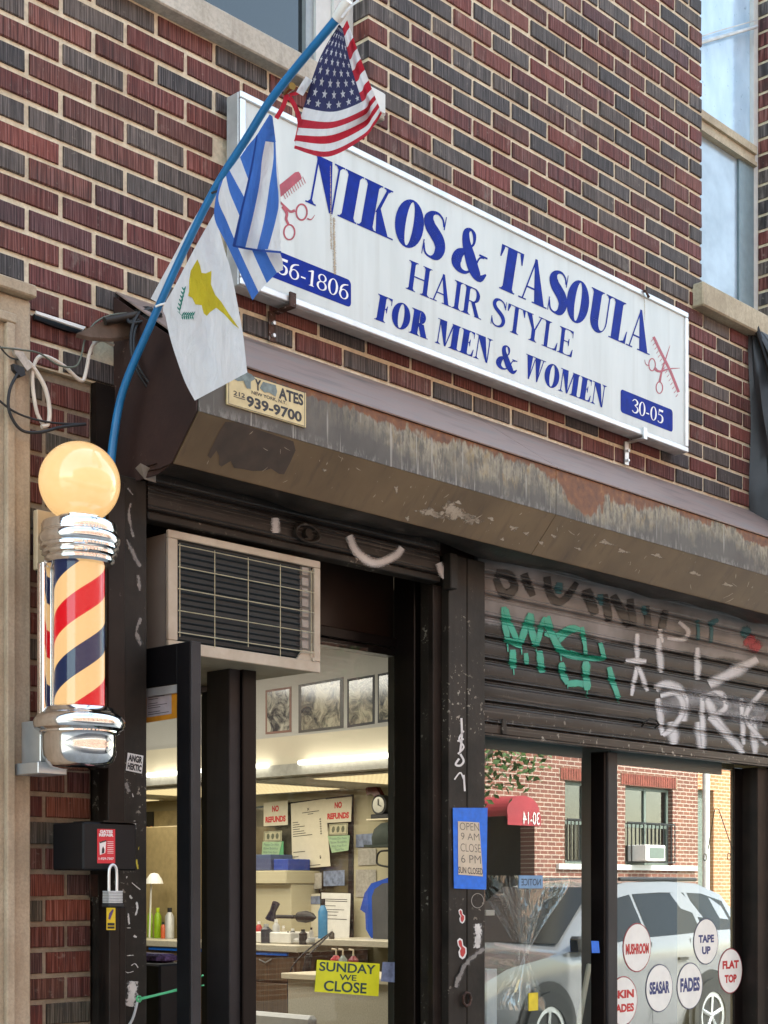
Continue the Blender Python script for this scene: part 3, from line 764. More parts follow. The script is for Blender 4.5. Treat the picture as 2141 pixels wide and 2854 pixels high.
# rust runs on the sign face
M['rust_run'] = sheet_alpha('rust_run', (.36, .25, .14), (.44, .36, .25), 1.3, .8, 220, .45)
M['rust_run'].node_tree.nodes['Principled BSDF'].inputs['Roughness'].default_value = .8
mb = MB(); ribbon(mb, [(921, 452), (922, 560), (923, 640), (924, 700)], (4, 9), spx, 20, .0014); ribbon(mb, [(931, 600), (932, 680), (934, 770)], (12, 17), spx, 14, .0016)
ribbon(mb, [(1795, 828), (1797, 850), (1797, 900)], (5, 2), spx, 10, .0014)
mb.build('rust_stain', M['rust_run'], sign)['kind'] = 'stuff'
# clamps that hold the board
M['clamp_rust'] = grimy('rusty_clamp', (.10, .05, .035), (.04, .025, .02), (.4, .38, .36), 30, .6, .3)
def clamp(px, py, mat_, lab):
    p = aty(px, py, SY)
    t = thing('sign_clamp', lab, 'clamp', (p.x, 0, p.z-.05), None)
    x = p.x
    m = MB(); m.box((x-.012, SY-.016, SZ0-.008), (x+.012, SY-.0085, SZ0+.03)); m.box((x-.012, SY-.016, SZ0-.014), (x+.012, -.004, SZ0-.0085)); m.build('hook', mat_, t)
    m = MB(); m.box((x-.03, -.010, SZ0-.105), (x-.004, -.004, SZ0-.0145)); m.build('strap', mat_, t)
    m = MB(); m.tube([(x-.017, -.02, SZ0-.05), (x-.017, -.0105, SZ0-.05)], .006, 8); m.tube([(x-.017, -.02, SZ0-.088), (x-.017, -.0105, SZ0-.088)], .006, 8); m.build('bolt', M['alu'], t)
clamp(808, 838, M['clamp_rust'], 'rusty hook clamp under the left end of the white sign')
clamp(1790, 1205, M['alu'], 'shiny hook clamp under the right end of the white sign')
t_ = MB(); p = aty(1795, 822, SY); t_.tube([(p.x-.012, -.02, p.z+.012), (p.x-.012, SY-.016, p.z+.008), (p.x+.008, SY-.018, p.z-.012)], .006, 8)
tag(t_.build('sign_hook', M['clamp_rust']), 'small rusty hook over the top edge of the white sign', 'hook')
# stub of the pale bracket behind the flag
bb_ = MB(); p = aty(1040, 300, -.02); bb_.box((p.x-.06, -.05, p.z-.028), (p.x+.035, -.004, p.z+.05), 0, .008)
tag(bb_.build('electric_box', M['win_frame']), 'small pale electrical box on the bricks behind the striped flag', 'electrical box')

# ------------------------------------------------------------------ roller shutter housing
HL, HR = 2.563, 8.2
SEC = [(0.0, 3.262), (-.365, 3.011), (-.365, 2.857), (-.259, 2.738)]
hood = thing('shutter_housing', 'long rusty brown metal roller shutter housing over the shopfront', 'shutter housing', (4.4, 0, 2.735))
def hood_top():
    t = NT('dull_copper_coping'); n = t.noise(t.pos((1.2, 6, 6)), 3, 5); n2 = t.noise(t.pos((2, 30, 30)), 2, 3)
    c = t.ramp(n, [(.3, (.17, .135, .12)), (.5, (.30, .205, .17)), (.7, (.24, .20, .18))])
    c = t.mix(t.math('MULTIPLY', t.ramp(n2, [(.6, (0,0,0)), (.75, (1,1,1))]), .3), c, (.16, .11, .11))
    return t.base(c, .42, .15)
def hood_face():
    t = NT('peeling_housing_front')
    g = t.n('ShaderNodeNewGeometry'); sp = t.n('ShaderNodeSeparateXYZ'); t.l(g.outputs['Position'], sp.inputs[0])
    v = t.math('DIVIDE', t.math('SUBTRACT', sp.outputs['Z'], 2.857), .154)       # 0 bottom .. 1 top of this face
    st = t.noise(t.pos((38, 38, 2.2)), 1.0, 4, .7); cl = t.noise(t.pos((3.2, 3.2, 5)), 1.0, 4, .6); fi = t.noise(t.pos((70, 70, 22)), 1.0, 4, .7); fi2 = t.noise(t.pos(), 240, 2, .7)
    base_ = t.ramp(t.noise(t.pos((6, 6, 3)), 1.5, 4), [(.3, (.060, .052, .042)), (.7, (.105, .092, .074))])
    edge = t.math('ADD', v, t.math('ADD', t.math('MULTIPLY', t.math('SUBTRACT', cl, .5), 2.2), t.math('MULTIPLY', t.math('SUBTRACT', st, .5), .9)))
    xf = t.math('MULTIPLY', t.math('SUBTRACT', sp.outputs['X'], 2.9), 2.0, clamp=True)
    pale = t.math('MULTIPLY', t.math('MULTIPLY', t.ramp(edge, [(.15, (0,0,0)), (.7, (1,1,1))]), t.ramp(fi, [(.40, (.15,.15,.15)), (.56, (1,1,1))])), xf)
    ye = t.ramp(t.noise(t.pos((20, 20, 20)), 1, 3), [(.3, (.24, .20, .11)), (.5, (.34, .30, .21)), (.7, (.28, .20, .085))])
    c = t.mix(t.math('MULTIPLY', pale, .85), base_, ye)
    c = t.mix(t.math('MULTIPLY', t.ramp(t.noise(t.pos((60, 60, 3)), 1, 2, .6), [(.64, (0,0,0)), (.70, (1,1,1))]), .5), c, (.42, .40, .34))
    e2 = t.math('ADD', v, t.math('ADD', t.math('MULTIPLY', t.math('SUBTRACT', cl, .5), 1.5), t.math('MULTIPLY', t.math('SUBTRACT', st, .5), .55)))
    gx = t.math('SUBTRACT', 1.0, t.math('MULTIPLY', t.math('ABSOLUTE', t.math('SUBTRACT', sp.outputs['X'], XW(1625, -.365))), 5.5), clamp=True)
    e2 = t.math('ADD', e2, t.math('MULTIPLY', gx, .55))
    rust = t.ramp(e2, [(.80, (0,0,0)), (.87, (1,1,1))])
    rc = t.ramp(t.noise(t.pos((30, 30, 30)), 1, 4), [(.3, (.09, .032, .012)), (.6, (.19, .068, .018)), (.75, (.28, .13, .035))])
    c = t.mix(rust, c, rc)
    c = t.mix(t.math('MULTIPLY', t.ramp(t.math('SUBTRACT', 1.0, v), [(.80, (0,0,0)), (1.0, (1,1,1))]), t.ramp(fi, [(.5, (0,0,0)), (.62, (.5,.5,.5))])), c, (.34, .33, .29))
    t.bump(t.math('ADD', fi, fi2), .3, .0007)
    return t.base(c, .62)
def hood_low():
    t = NT('tan_housing_slope')
    n = t.noise(t.pos((2, 2, 2)), 2, 4); sx = t.noise(t.pos((12, 3, 3)), 2.5, 4, .6); fl = t.noise(t.pos((60, 30, 25)), 1.0, 3, .7)
    c = t.ramp(n, [(.3, (.105, .070, .034)), (.7, (.18, .125, .062))])
    c = t.mix(t.math('MULTIPLY', t.ramp(sx, [(.55, (0,0,0)), (.75, (1,1,1))]), .45), c, (.055, .036, .024))
    c = t.mix(t.math('MULTIPLY', t.ramp(fl, [(.69, (0,0,0)), (.72, (1,1,1))]), .75), c, (.42, .37, .29))
    t.bump(fl, .2, .001)
    return t.base(c, .55)
M['hood_face'] = hood_face(); M['hood_low'] = hood_low(); M['hood_top'] = hood_top()
M['cap_brown'] = grimy('dark_oxide_end_plate', (.055, .030, .024), (.032, .019, .017), (.30, .22, .18), 4, .5, 0, False, .63, .35, .5)
th = .004
seam = [HL+.006, XW(1550, -.365), HR]
for i in range(2):
    x0, x1 = seam[i]+.0015, seam[i+1]-.0015
    def strip_(p, q, mat_, nm, n):
        m = MB(); m.slab([(x0, p[0], p[1]), (x1, p[0], p[1]), (x1, q[0], q[1]), (x0, q[0], q[1])], n, th); m.build(nm, mat_, hood)
    strip_((SEC[1][0]-.007, SEC[1][1]+.004), (0.0, 3.272), M['hood_top'], 'coping', (0, -.6, 1))
    strip_((-.365, 2.858), (-.365, 3.0105), M['hood_face'], 'front_panel', (0, -1, 0))
    strip_((-.2595, 2.7385), (-.3645, 2.8565), M['hood_low'], 'lower_slope', (0, -.75, -.66))
# end plate
m = MB(); m.slab([(HL, y, z) for y, z in ((.0, 3.255), (-.363, 3.006), (-.363, 2.857), (-.256, 2.7385), (-.20, 2.72), (-.0, 2.72))], (-1, 0, 0), .005); m.build('end_plate', M['cap_brown'], hood)
# buckled underside flap and lip
def flap_z(x): return 2.735 + .006*math.sin(x*7.3) + .004*math.sin(x*17+1) - .010*math.exp(-((x-4.05)/.12)**2)
m = MB(); n_ = 90; V = []
for i in range(n_+1):
    x = HL-.005 + (HR-HL)*i/n_; z = flap_z(x)
    V += [(x, -.262, 2.737), (x, -.21+.006*math.sin(x*9), z-.004), (x, -.148, z), (x, -.140, z+.006), (x, -.146, z+.014), (x, -.2, z+.012)]
m.add(V, [(i*6+k, i*6+k+1, (i+1)*6+k+1, (i+1)*6+k) for i in range(n_) for k in range(5)]); m.smooth = True
M['flap'] = grimy('grimy_underside', (.048, .038, .031), (.016, .014, .012), (.22, .19, .15), 6, .42, 0, False, .66, .4, .5)
m.build('underside_flap', M['flap'], hood)
box('back_plate', (HL+.01, -.012, 2.70), (HR, -.004, 3.255), M['cap_brown'], hood)
m = MB(); x0 = XW(404, -.14)
m.add([(x0-.03, -.16, 2.752), (x0+.015, -.17, 2.738), (x0+.03, -.15, 2.712), (x0-.005, -.145, 2.716), (x0-.025, -.13, 2.745), (x0+.02, -.135, 2.735)], [(0,1,2,3), (0,3,5,4), (1,2,5)])
m.build('torn_corner', plain('torn_grey_metal', (.25, .22, .19), .5, .3), hood)
# dark repainted patch and worn blotches on the slope
nl = Vector((0, -.75, -.66)).normalized()
def slope_px(px, py, h=0):
    """pixel -> point on the lower slope"""
    r = ray(px, py); a = Vector((0, -.3645, 2.8565)); k = (a-EYE).dot(nl)/r.dot(nl); return EYE + r*k + nl*(.0006+h)
def z5(x, y): return (x/2.765+560, y/2.765+980)
m = MB(); pts = [(190,540),(150,600),(50,800),(75,822),(120,760),(140,800),(140,870),(160,885),(230,840),(255,895),(330,905),(400,920),(490,915),(540,900),(600,940),(640,945),(690,850),(730,760),(712,690),(560,640),(400,585),(290,545)]
blob(m, slope_px, [z5(*p) for p in pts], .0); m.build('repainted_patch', plain('darker_brown_paint', (.058, .038, .024), .45, 0, .25, 20), hood)
M['flake'] = sheet_alpha('peeled_primer', (.46, .41, .33), (.34, .29, .22), .95, .8, 75, .30)
def zd(x, y): return (x*1.2906, y*1.2906)
m = MB()
rb = random.Random(12)
def flake(cx_, cy_, rx, ry, seed):
    q = random.Random(seed); m = MB(); n_ = 26
    c_ = slope_px(*zd(cx_, cy_)); V = [c_]; E_ = [0]
    for ring, e_ in ((.5, .25), (.8, .6), (1.0, 1.0)):
        for k in range(n_):
            A = 2*math.pi*k/n_; w = 1 + .28*math.sin(A*3+seed) + .2*math.sin(A*7+seed*2)
            V.append(slope_px(*zd(cx_+rx*ring*w*math.cos(A), cy_+ry*ring*w*math.sin(A)+rx*ring*w*math.cos(A)*.25))); E_.append(e_)
    fs = [(0, 1+k, 1+(k+1) % n_) for k in range(n_)]
    for r in range(2): fs += [(1+r*n_+k, 1+(r+1)*n_+k, 1+(r+1)*n_+(k+1) % n_, 1+r*n_+(k+1) % n_) for k in range(n_)]
    m.add(V, fs); m.at = {'edge': E_}; m.build('worn_blotch', M['flake'], hood)
for i, (x, y, rx, ry) in enumerate(((930,1108,32,11),(985,1108,46,21),(1018,1122,24,12),(1108,1140,11,7),(1136,1152,8,5),(1060,1120,9,5),(990,1085,8,5),(1310,1172,18,6),(1345,1190,14,6),(1196,1158,8,5),
                                    (856,1056,5,9),(1250,1185,10,4),(1420,1200,16,5),(1500,1238,18,5),(1570,1262,14,5),(700,1015,6,4),(1168,1172,7,5),(880,1120,5,7),(1085,1165,6,4))): flake(x, y, rx, ry, i)
# scratches
m = MB(); r_ = random.Random(5)
for i in range(34):
    px = r_.uniform(600, 2100); py0 = slope_px; X = XW(px, -.31)
    zz = r_.uniform(2.76, 2.85); q = proj((X, -.3645+(2.8565-zz)*.89, zz)); L = r_.uniform(3, 15); a_ = r_.choice((r_.uniform(-.6, .1), r_.uniform(-2, 2)))
    ribbon(m, [q, (q[0]+L*a_*.4, q[1]+L*.5), (q[0]+L*a_, q[1]+L)], (.8, r_.uniform(1.2, 3.0), .7), slope_px, 3, .0003, False)
m.build('scratches', plain('bare_scratch', (.36, .31, .23), .6, 0, .3, 80), hood)['kind'] = 'stuff'

# old maker's plate
PY = -.3665
pl = thing('makers_plate', 'torn cream metal plate reading GATES 939-9700 on the rusty housing', 'plate', aty(735, 1130, PY))
A = aty(631, 1151-11, PY); X0p, X1p = aty(629.5, 1100, PY).x, aty(851, 1100, PY).x
zlo = (aty(631, 1130, PY).z + aty(849, 1190, PY).z)/2; zhi = aty(851, 1096, PY).z
pm2 = frame_map((X0p, PY-.004, zlo), (X1p, PY-.004, zlo), (X0p, PY-.004, zhi+.002))
M['cream'] = plain('aged_cream_enamel', (.62, .52, .27), .4, 0, .12, 30)
M['ink'] = plain('black_print', (.012, .012, .014), .5)
box('plate', (X0p, PY-.004, zlo), (X1p, PY+.0008, zhi), M['cream'], pl, .001)
m = MB()
for (u0, v0, u1, v1) in ((.02,.02,.98,.035),(.02,.965,.98,.98),(.02,.035,.026,.965),(.974,.035,.98,.965)): patch(m, pm2, u0, v0, u1, v1, .0004)
m.build('border', M['ink'], pl)
m = MB(); put_text(m, '939-9700', pm2, .24, .10, .94, .40, .0005, .035); put_text(m, '212', pm2, .08, .30, .22, .42, .0005, .02); patch(m, pm2, .08, .25, .22, .27, .0005)
put_text(m, 'NEW YORK, N.Y.', pm2, .30, .46, .74, .57, .0005, .02); put_text(m, 'ATES', pm2, .64, .58, .96, .90, .0005, .04); put_text(m, 'Y', pm2, .34, .62, .42, .92, .0005, .04)
m.build('lettering', M['ink'], pl)
m = MB(); blob(m, pm2, [(.0,1.02),(.0,.86),(.05,.74),(.13,.70),(.2,.76),(.24,.58),(.29,.60),(.29,.80),(.35,.92),(.3,1.0),(.16,1.05)], .0011)
blob(m, pm2, [(.40,.70),(.46,.62),(.52,.66),(.60,.60),(.62,.76),(.60,.92),(.44,.9)], .0011)
m.build('torn_flap', plain('zinc_backing', (.16, .20, .19), .5, .4, .3, 60), pl)

# ------------------------------------------------------------------ steel posts, tracks and the roller shutters
lp = thing('left_post', 'scuffed dark steel jamb post between the barber pole and the shop door', 'post', (2.55, -.05, 0))
xa, xb = XW(331, -.1), XW(410, -.1)
box('post_body', (xa, -.1, 0), (xb, .06, 2.728), M['steel_post'], lp, .003)
m = MB(); m.box((XW(312, -.06), -.06, 0), (xa-.002, -.01, 2.73), 0, .002); m.build('channel', M['steel_dark'], lp)
x_ = XW(300, -.05)
box('inner_jamb', (xb-.03, .062, 0), (xb+.005, .16, 2.6), M['frame'], lp)
cp = thing('centre_post', 'scuffed brown steel post with blue taped opening hours between door and window', 'post', (3.96, -.05, 0))
xc0, xc1, xc2 = XW(1251, -.1), XW(1302, -.1), XW(1351, -.1)
box('post_face', (xc0, -.1, 0), (xc1-.001, .03, 2.726), M['steel_post'], cp, .002)
box('post_face', (xc1+.001, -.102, 0), (xc2, .03, 2.726), M['steel_post'], cp, .002)
box('track', (xc0-.045, -.07, 0), (xc0-.002, -.045, 2.62), M['steel_dark'], cp, .002)
box('bracket', (xc0-.035, -.14, 2.60), (xc0+.0, -.102, 2.72), M['steel_post'], cp, .003)

# slatted curtain profile
SY_ = -.062; SLP = .0752; NSL = 8; ZB_ = 2.173
def prof(z):
    t = ((z-ZB_)/SLP) % 1.0
    def lump(c, w, h): return h*math.exp(-((t-c)/w)**2)
    return SY_ - .002 - .0035*math.sin(t*math.pi) + lump(.03, .022, .006) - lump(.085, .022, .0045) - lump(.22, .014, .0022) - lump(.78, .014, .0022) + lump(.965, .02, .005) - lump(.915, .022, .004)
SXA, SXB = xc2+.004, 6.32
def slat_mesh(xa_, xb_, mat_):
    V = []; ns = 44
    for i in range(ns+1):
        t = i/ns; y = prof(ZB_+SLP*min(t, .9999))
        V += [(xa_, y, SLP*t), (xb_, y, SLP*t)]
    V += [(xa_, SY_+.012, SLP), (xb_, SY_+.012, SLP), (xa_, SY_+.012, 0), (xb_, SY_+.012, 0)]
    k = ns+3
    me = bpy.data.meshes.new('slat'); me.from_pydata(V, [], [(2*i, 2*i+1, 2*i+3, 2*i+2) for i in range(k-1)] + [(2*k-2, 2*k-1, 1, 0)]); me.materials.append(mat_)
    bm = bmesh.new(); bm.from_mesh(me); bmesh.ops.recalc_face_normals(bm, faces=bm.faces); bm.to_mesh(me); bm.free()
    return me
def shutter_mat():
    t = NT('sooty_shutter_slats')
    n1 = t.noise(t.pos((2, 2, 3)), 2.2, 5, .6); n2 = t.noise(t.pos((45, 45, 30)), 1, 3, .7); sp = t.n('ShaderNodeSeparateXYZ'); t.l(t.n('ShaderNodeNewGeometry').outputs['Position'], sp.inputs[0])
    c = t.ramp(n1, [(.3, (.010, .009, .008)), (.7, (.034, .030, .027))])
    fleck = t.ramp(n2, [(.62, (0,0,0)), (.67, (1,1,1))])
    lowm = t.math('MULTIPLY', t.math('SUBTRACT', 2.27, sp.outputs['Z']), 8.0, clamp=True)
    c = t.mix(t.math('MULTIPLY', lowm, .6), c, (.040, .030, .022))
    c = t.mix(t.math('MULTIPLY', fleck, t.math('ADD', t.math('MULTIPLY', lowm, .8), .08)), c, (.40, .37, .31))
    # an older grey roller-painted band along the top slats
    n3 = t.noise(t.pos((7, 7, 9)), 1, 5, .7); n4 = t.noise(t.pos((3, 3, 3)), 1.3, 3)
    e = t.math('ADD', t.math('SUBTRACT', t.math('SUBTRACT', sp.outputs['Z'], 2.520), t.math('MULTIPLY', t.math('SUBTRACT', sp.outputs['X'], 4.06), .029)), t.math('MULTIPLY', t.math('SUBTRACT', n3, .5), .05))
    m5 = t.math('MULTIPLY', t.math('MULTIPLY', e, 80.0, clamp=True), t.math('GREATER_THAN', sp.outputs['X'], 4.05))
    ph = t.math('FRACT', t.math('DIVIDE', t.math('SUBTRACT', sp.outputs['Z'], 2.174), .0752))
    ridge_glint = t.ramp(ph, [(0, (0,0,0)), (.07, (0,0,0)), (.088, (1,1,1)), (.108, (0,0,0)), (.205, (0,0,0)), (.22, (.8,.8,.8)), (.235, (0,0,0)), (.765, (0,0,0)), (.78, (.8,.8,.8)), (.795, (0,0,0)), (.90, (0,0,0)), (.918, (1,1,1)), (.94, (0,0,0)), (1, (0,0,0))])  # bright ridge highlights put into the slat colour, broken up like wear
    c = t.mix(t.math('MULTIPLY', t.math('MULTIPLY', ridge_glint, t.ramp(t.noise(t.pos((6, 6, 30)), 1, 4, .7), [(.4, (0,0,0)), (.6, (1,1,1))])), .7), c, (.26, .23, .20))
    c = t.mix(t.math('MULTIPLY', m5, .92), c, t.ramp(n4, [(.35, (.12, .115, .11)), (.65, (.27, .26, .255))]))
    ln = t.noise(t.pos((1.5, 1.5, 90)), 1, 2, .5); c = t.mix(t.math('MULTIPLY', t.ramp(ln, [(.62, (0,0,0)), (.7, (1,1,1))]), .35), c, (.16, .14, .12))
    t.bump(n2, .25, .001)
    return t.base(c, .34, 0, .22)
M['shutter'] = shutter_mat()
sh = thing('window_shutter', 'half raised slatted roller shutter with green graffiti above the display window', 'roller shutter', (5.2, SY_, 2.1))
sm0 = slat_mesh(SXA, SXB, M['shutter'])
for i in range(NSL):
    o = bpy.data.objects.new('slat', sm0); col.objects.link(o); o.parent = sh; o.location = Vector((0, 0, ZB_+.001+SLP*i)) - sh.location
m = MB(); m.box((SXA, SY_-.012, 2.138), (SXB, SY_+.016, 2.172), 0, .003); m.box((SXA, SY_-.02, 2.130), (SXB, SY_+.016, 2.1375), 0, .001)
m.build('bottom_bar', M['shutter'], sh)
xh = XW(1800, SY_); m = MB(); m.tube([(xh-.045, SY_-.012, 2.235), (xh-.05, SY_-.03, 2.248), (xh-.02, SY_-.034, 2.265), (xh+.02, SY_-.034, 2.265), (xh+.05, SY_-.03, 2.248), (xh+.045, SY_-.012, 2.235)], .004, 8)
m.build('lifting_handle', M['steel_post'], sh)
box('latch', (XW(1395, SY_)-.012, SY_-.02, 2.14), (XW(1395, SY_)+.012, SY_-.0125, 2.195), M['steel_post'], sh, .002)

# spray paint, lying on the slats
def onslat(px, py, h=0):
    p = aty(px, py, SY_-.003); return Vector((p.x, prof(p.z)-.0014-h, p.z))
def z6(x, y): return (x/1.549+1070, y/1.549+1430)
def zs(*a): return [z6(a[i], a[i+1]) for i in range(0, len(a), 2)]
M['spray_green'] = sheet_alpha('green_spray_paint', (.012, .34, .22), (.015, .27, .18), .30, .45, 500, .08, .30)
M['spray_white'] = sheet_alpha('white_spray_haze', (.62, .62, .62), (.50, .50, .50), .55, .6, 420, .06, .62)
M['spray_pale'] = sheet_alpha('grey_spray_fill', (.22, .22, .23), (.14, .14, .145), .9, .5, 260, .10, .8)
M['spray_black'] = sheet_alpha('black_spray_paint', (.010, .010, .011), (.018, .018, .018), .25, .4, 500, .08, .35)
M['spray_red'] = sheet_alpha('red_spray_haze', (.45, .06, .07), (.35, .05, .06), 1.1, .6, 130)
M['spray_teal'] = sheet_alpha('teal_spray', (.03, .13, .14), (.03, .10, .12), .6, .6, 130)
def sprays(name, mat_, L_, lift=0.0, parent=sh, mp=onslat):
    m = MB()
    wob = random.Random(len(name))
    for i, (w, pts) in enumerate(L_):
        k_ = len(pts); ww = [w/1.549*(1.12 if name != 'pale_fill' else 1)*wob.uniform(.82, 1.15) for _ in range(6)]; ww[0] *= .8; ww[-1] *= .72
        ribbon(m, pts, ww, mp, max(60, int(len(pts)*34)), lift + (i % 5)*.00003)
    o = m.build(name, mat_, parent); o['kind'] = 'stuff'; return o
sprays('black_tag', M['spray_black'], [(46, zs(480,258,540,270,560,320,530,352,500,330,480,280)), (44, zs(600,262,640,360)), (40, zs(700,275,715,350,750,385,790,360,830,300)), (50, zs(870,330,910,440)),
     (40, zs(950,350,970,470)), (48, zs(985,355,1060,490)), (40, zs(1060,370,1075,490)), (34, zs(1130,400,1140,495)), (40, zs(1215,420,1190,520))], .0003)
sprays('pale_cloud', M['spray_pale'], [(120, zs(1180,850,1350,800,1500,830,1640,900)), (80, zs(1500,820,1640,850)), (70, zs(1450,860,1600,890))], .0004)
sprays('grey_haze', M['spray_white'], [(60, zs(1400,740,1500,690,1610,630)), (60, zs(1240,900,1250,1000)), (60, zs(1360,900,1370,1020)), (46, zs(1390,800,1450,920,1540,1020)),
     (40, zs(1590,880,1600,1040)), (46, zs(1300,790,1290,900)), (50, zs(1170,760,1210,740,1270,760,1300,800))], .0006)
sprays('white_tag', M['spray_white'], [(30, zs(1090,520,1090,640)), (32, zs(1040,640,1130,640)), (26, zs(1090,660,1065,790)), (26, zs(1095,660,1135,770)), (36, zs(1180,540,1195,690)), (36, zs(1350,580,1352,720)), (30, zs(1270,470,1310,510,1290,545,1220,540)), (30, zs(1190,500,1195,560))], .0009)
sprays('teal_marks', M['spray_teal'], [(18, zs(1352,460,1355,550)), (20, zs(1412,470,1410,560)), (26, zs(1400,480,1440,460)), (40, zs(755,300,750,350)), (30, zs(930,350,935,400)), (26, zs(1120,400,1125,440)), (60, zs(1540,510,1580,520))], .0011)
sprays('red_haze', M['spray_red'], [(70, zs(1560,540,1620,590)), (50, zs(1570,560,1600,540))], .0012)
sprays('green_drips', M['spray_green'], [(7, zs(530,545,531,600)), (7, zs(590,575,591,612)), (6, zs(655,575,655,600)), (6, zs(556,672,557,700)), (6, zs(874,765,875,800)), (6, zs(1010,800,1011,822)), (6, zs(790,738,790,760)), (7, zs(760,600,761,640))], .0013)
sprays('white_letters', M['spray_white'], [(34, zs(1180,800,1190,880,1200,960)), (34, zs(1190,790,1260,780,1290,850,1240,930,1200,960)), (30, zs(1370,780,1372,900,1375,1010)), (30, zs(1375,790,1450,780,1470,840,1400,890)), (34, zs(1400,880,1480,960,1550,1040)), (30, zs(1540,800,1545,900,1550,1000)), (26, zs(1640,760,1560,880,1650,1000))], .0007)
sprays('green_tag', M['spray_green'], [(34, zs(514,405,520,480,530,545)), (30, zs(522,415,548,500,585,575)), (34, zs(583,570,605,500,628,432)), (34, zs(628,435,635,510,655,575)), (30, zs(520,545,560,560,590,578)), (36, zs(552,590,553,630,556,672)), (26, zs(608,605,614,655)), (36, zs(668,595,672,640,681,690)),
     (32, zs(655,575,675,500,692,450)), (36, zs(700,450,720,520,770,600,870,628)), (22, zs(700,450,715,455)), (30, zs(690,520,740,530,800,500,845,505)), (22, zs(745,560,790,520,830,505)), (22, zs(852,492,862,560,868,612)), (24, zs(800,600,868,625,950,630)), (24, zs(930,560,940,600,950,635)),
     (34, zs(762,645,772,700,790,738)), (34, zs(790,738,830,735,868,740)), (36, zs(868,640,870,700,874,765)), (30, zs(968,665,985,730,1010,800))], .0015)

ds = thing('door_shutter', 'raised black roller shutter with its bottom bar hanging over the shop door', 'roller shutter', (3.25, -.06, 2.61))
dx0, dx1 = xb+.002, xc0-.046
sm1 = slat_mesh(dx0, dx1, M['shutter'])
for i in range(2):
    o = bpy.data.objects.new('slat', sm1); col.objects.link(o); o.parent = ds; o.location = Vector((0, -.035, 2.645+SLP*i)) - ds.location
m = MB(); m.box((dx0, -.104, 2.622), (dx1, -.05, 2.644), 0, .003); m.build('bottom_bar', M['steel_post'], ds)
xk = XW(850, -.1); m = MB(); n_ = 22
m.tube([(xk+.05*math.cos(2*math.pi*i/n_), -.112, 2.682+.026*math.sin(2*math.pi*i/n_)) for i in range(n_+1)], .006, 8); m.tube([(xk, -.1, 2.682), (xk, -.118, 2.682)], .014, 12)
m.build('lock', M['steel_post'], ds)
def onds(px, py, h=0): p = aty(px, py, -.108); return Vector((p.x, -.1085-h, p.z))
def z7(x, y): return (x/1.6265+380, y/1.6265+1280)
sprays('white_haze', M['spray_white'], [(44, [z7(630,265), z7(632,335)]), (46, [z7(965,345), z7(1000,420), z7(1080,470), z7(1170,440), z7(1205,400)]), (40, [z7(1370,470), z7(1400,540)])], 0, ds, onds)

# ------------------------------------------------------------------ shop front frames and glass
front = thing('storefront_glazing', 'dark bronze framed glazing with a side light and wide display window', 'storefront', (4.3, .05, 0))
FYy = .05
def jamb(px0_, px1_, z0_, z1_, nm='mullion', mat_=None, y=FYy, dep=.10, parent=front, bev=.003):
    return box(nm, (XW(px0_, y), y, z0_), (XW(px1_, y), y+dep, z1_), mat_ or M['frame'], parent, bev)
box('mullion', (XW(640, .05), .05, 0), (XW(676, .05), .16, 2.395), M['frame_grey'], front, .003); box('mullion', (XW(678, .035), .035, 0), (XW(716, .035), .12, 2.395), M['frame'], front, .003)
box('mullion', (XW(1097, .15), .05, 0), (XW(1150, .05)+.04, .15, 2.72), M['frame'], front, .003); box('mullion', (XW(1150, .05)+.042, .03, 0), (XW(1226, .03), .12, 2.72), M['frame'], front, .003)
box('mullion', (XW(1646, .065), -.002, 0), (XW(1690, -.002), .065, 2.13), M['frame'], front, .003); box('mullion', (XW(1690, -.002)+.002, -.01, 0), (XW(1722, -.01), .05, 2.13), M['frame_grey'], front, .003)
jamb(2047, 2084, 0, 2.13, y=.046, dep=.06); jamb(2086, 2110, 0, 2.13, y=.03, dep=.08); jamb(2112, 2200, 0, 2.13, y=-.03, dep=.1, mat_=M['steel_dark'])
jamb(2212, 2330, 0, 2.73, y=-.10, dep=.14, mat_=M['steel_post'])
box('sill_rail', (xc2+.002, .0, .35), (XW(2046, 0)-.002, .1, .45), M['frame'], front, .003)
box('base_panel', (xc2+.002, .012, 0), (XW(2046, 0)-.002, .1, .348), M['frame'], front)
GY = .045
box('door_side_glass', (XW(716, GY)+.004, GY+.04, .1), (XW(1097, .15)-.002, GY+.046, 2.404), M['glass_door'], front)
box('display_glass', (xc2+.004, .04, .452), (XW(1645, .0)-.002, .045, 2.4), M['glass_shop'], front)
box('display_glass', (XW(1722, .0)-.0, .04, .452), (XW(2046, .04), .045, 2.4), M['glass_shop'], front)
# teal film along the top of the display glass
M['teal_film'] = plain('teal_sun_film', (.035, .068, .072), .35, 0, .1, 6)
box('sun_film', (xc2+.01, .034, 2.10), (XW(1645, 0)-.004, .038, 2.39), M['teal_film'], front)
box('sun_film', (XW(1722, 0)+.002, .034, 2.09), (XW(2003, 0.05), .038, 2.39), M['teal_film'], front)
box('sun_film', (XW(1226, .1), .13, 1.2), (XW(1252, .1)+.06, .134, 2.6), plain('blue_tape_strip', (.03, .16, .30), .4), front)
# transom behind the air conditioner
M['transom'] = plain('dark_brown_transom', (.022, .012, .008), .35, 0, .3, 6)
box('transom_panel', (XW(893, .12)-.7, .2, 2.47), (XW(1097, .2), .22, 2.75), M['transom'], front)
m = MB(); m.box((XW(893, .12)-.3, .135, 2.432), (XW(1097, .16), .2, 2.468), 0, .003); m.box((XW(893, .12)-.3, .142, 2.405), (XW(1097, .16), .2, 2.430), 0, .003); m.build('transom_rail', M['frame'], front)

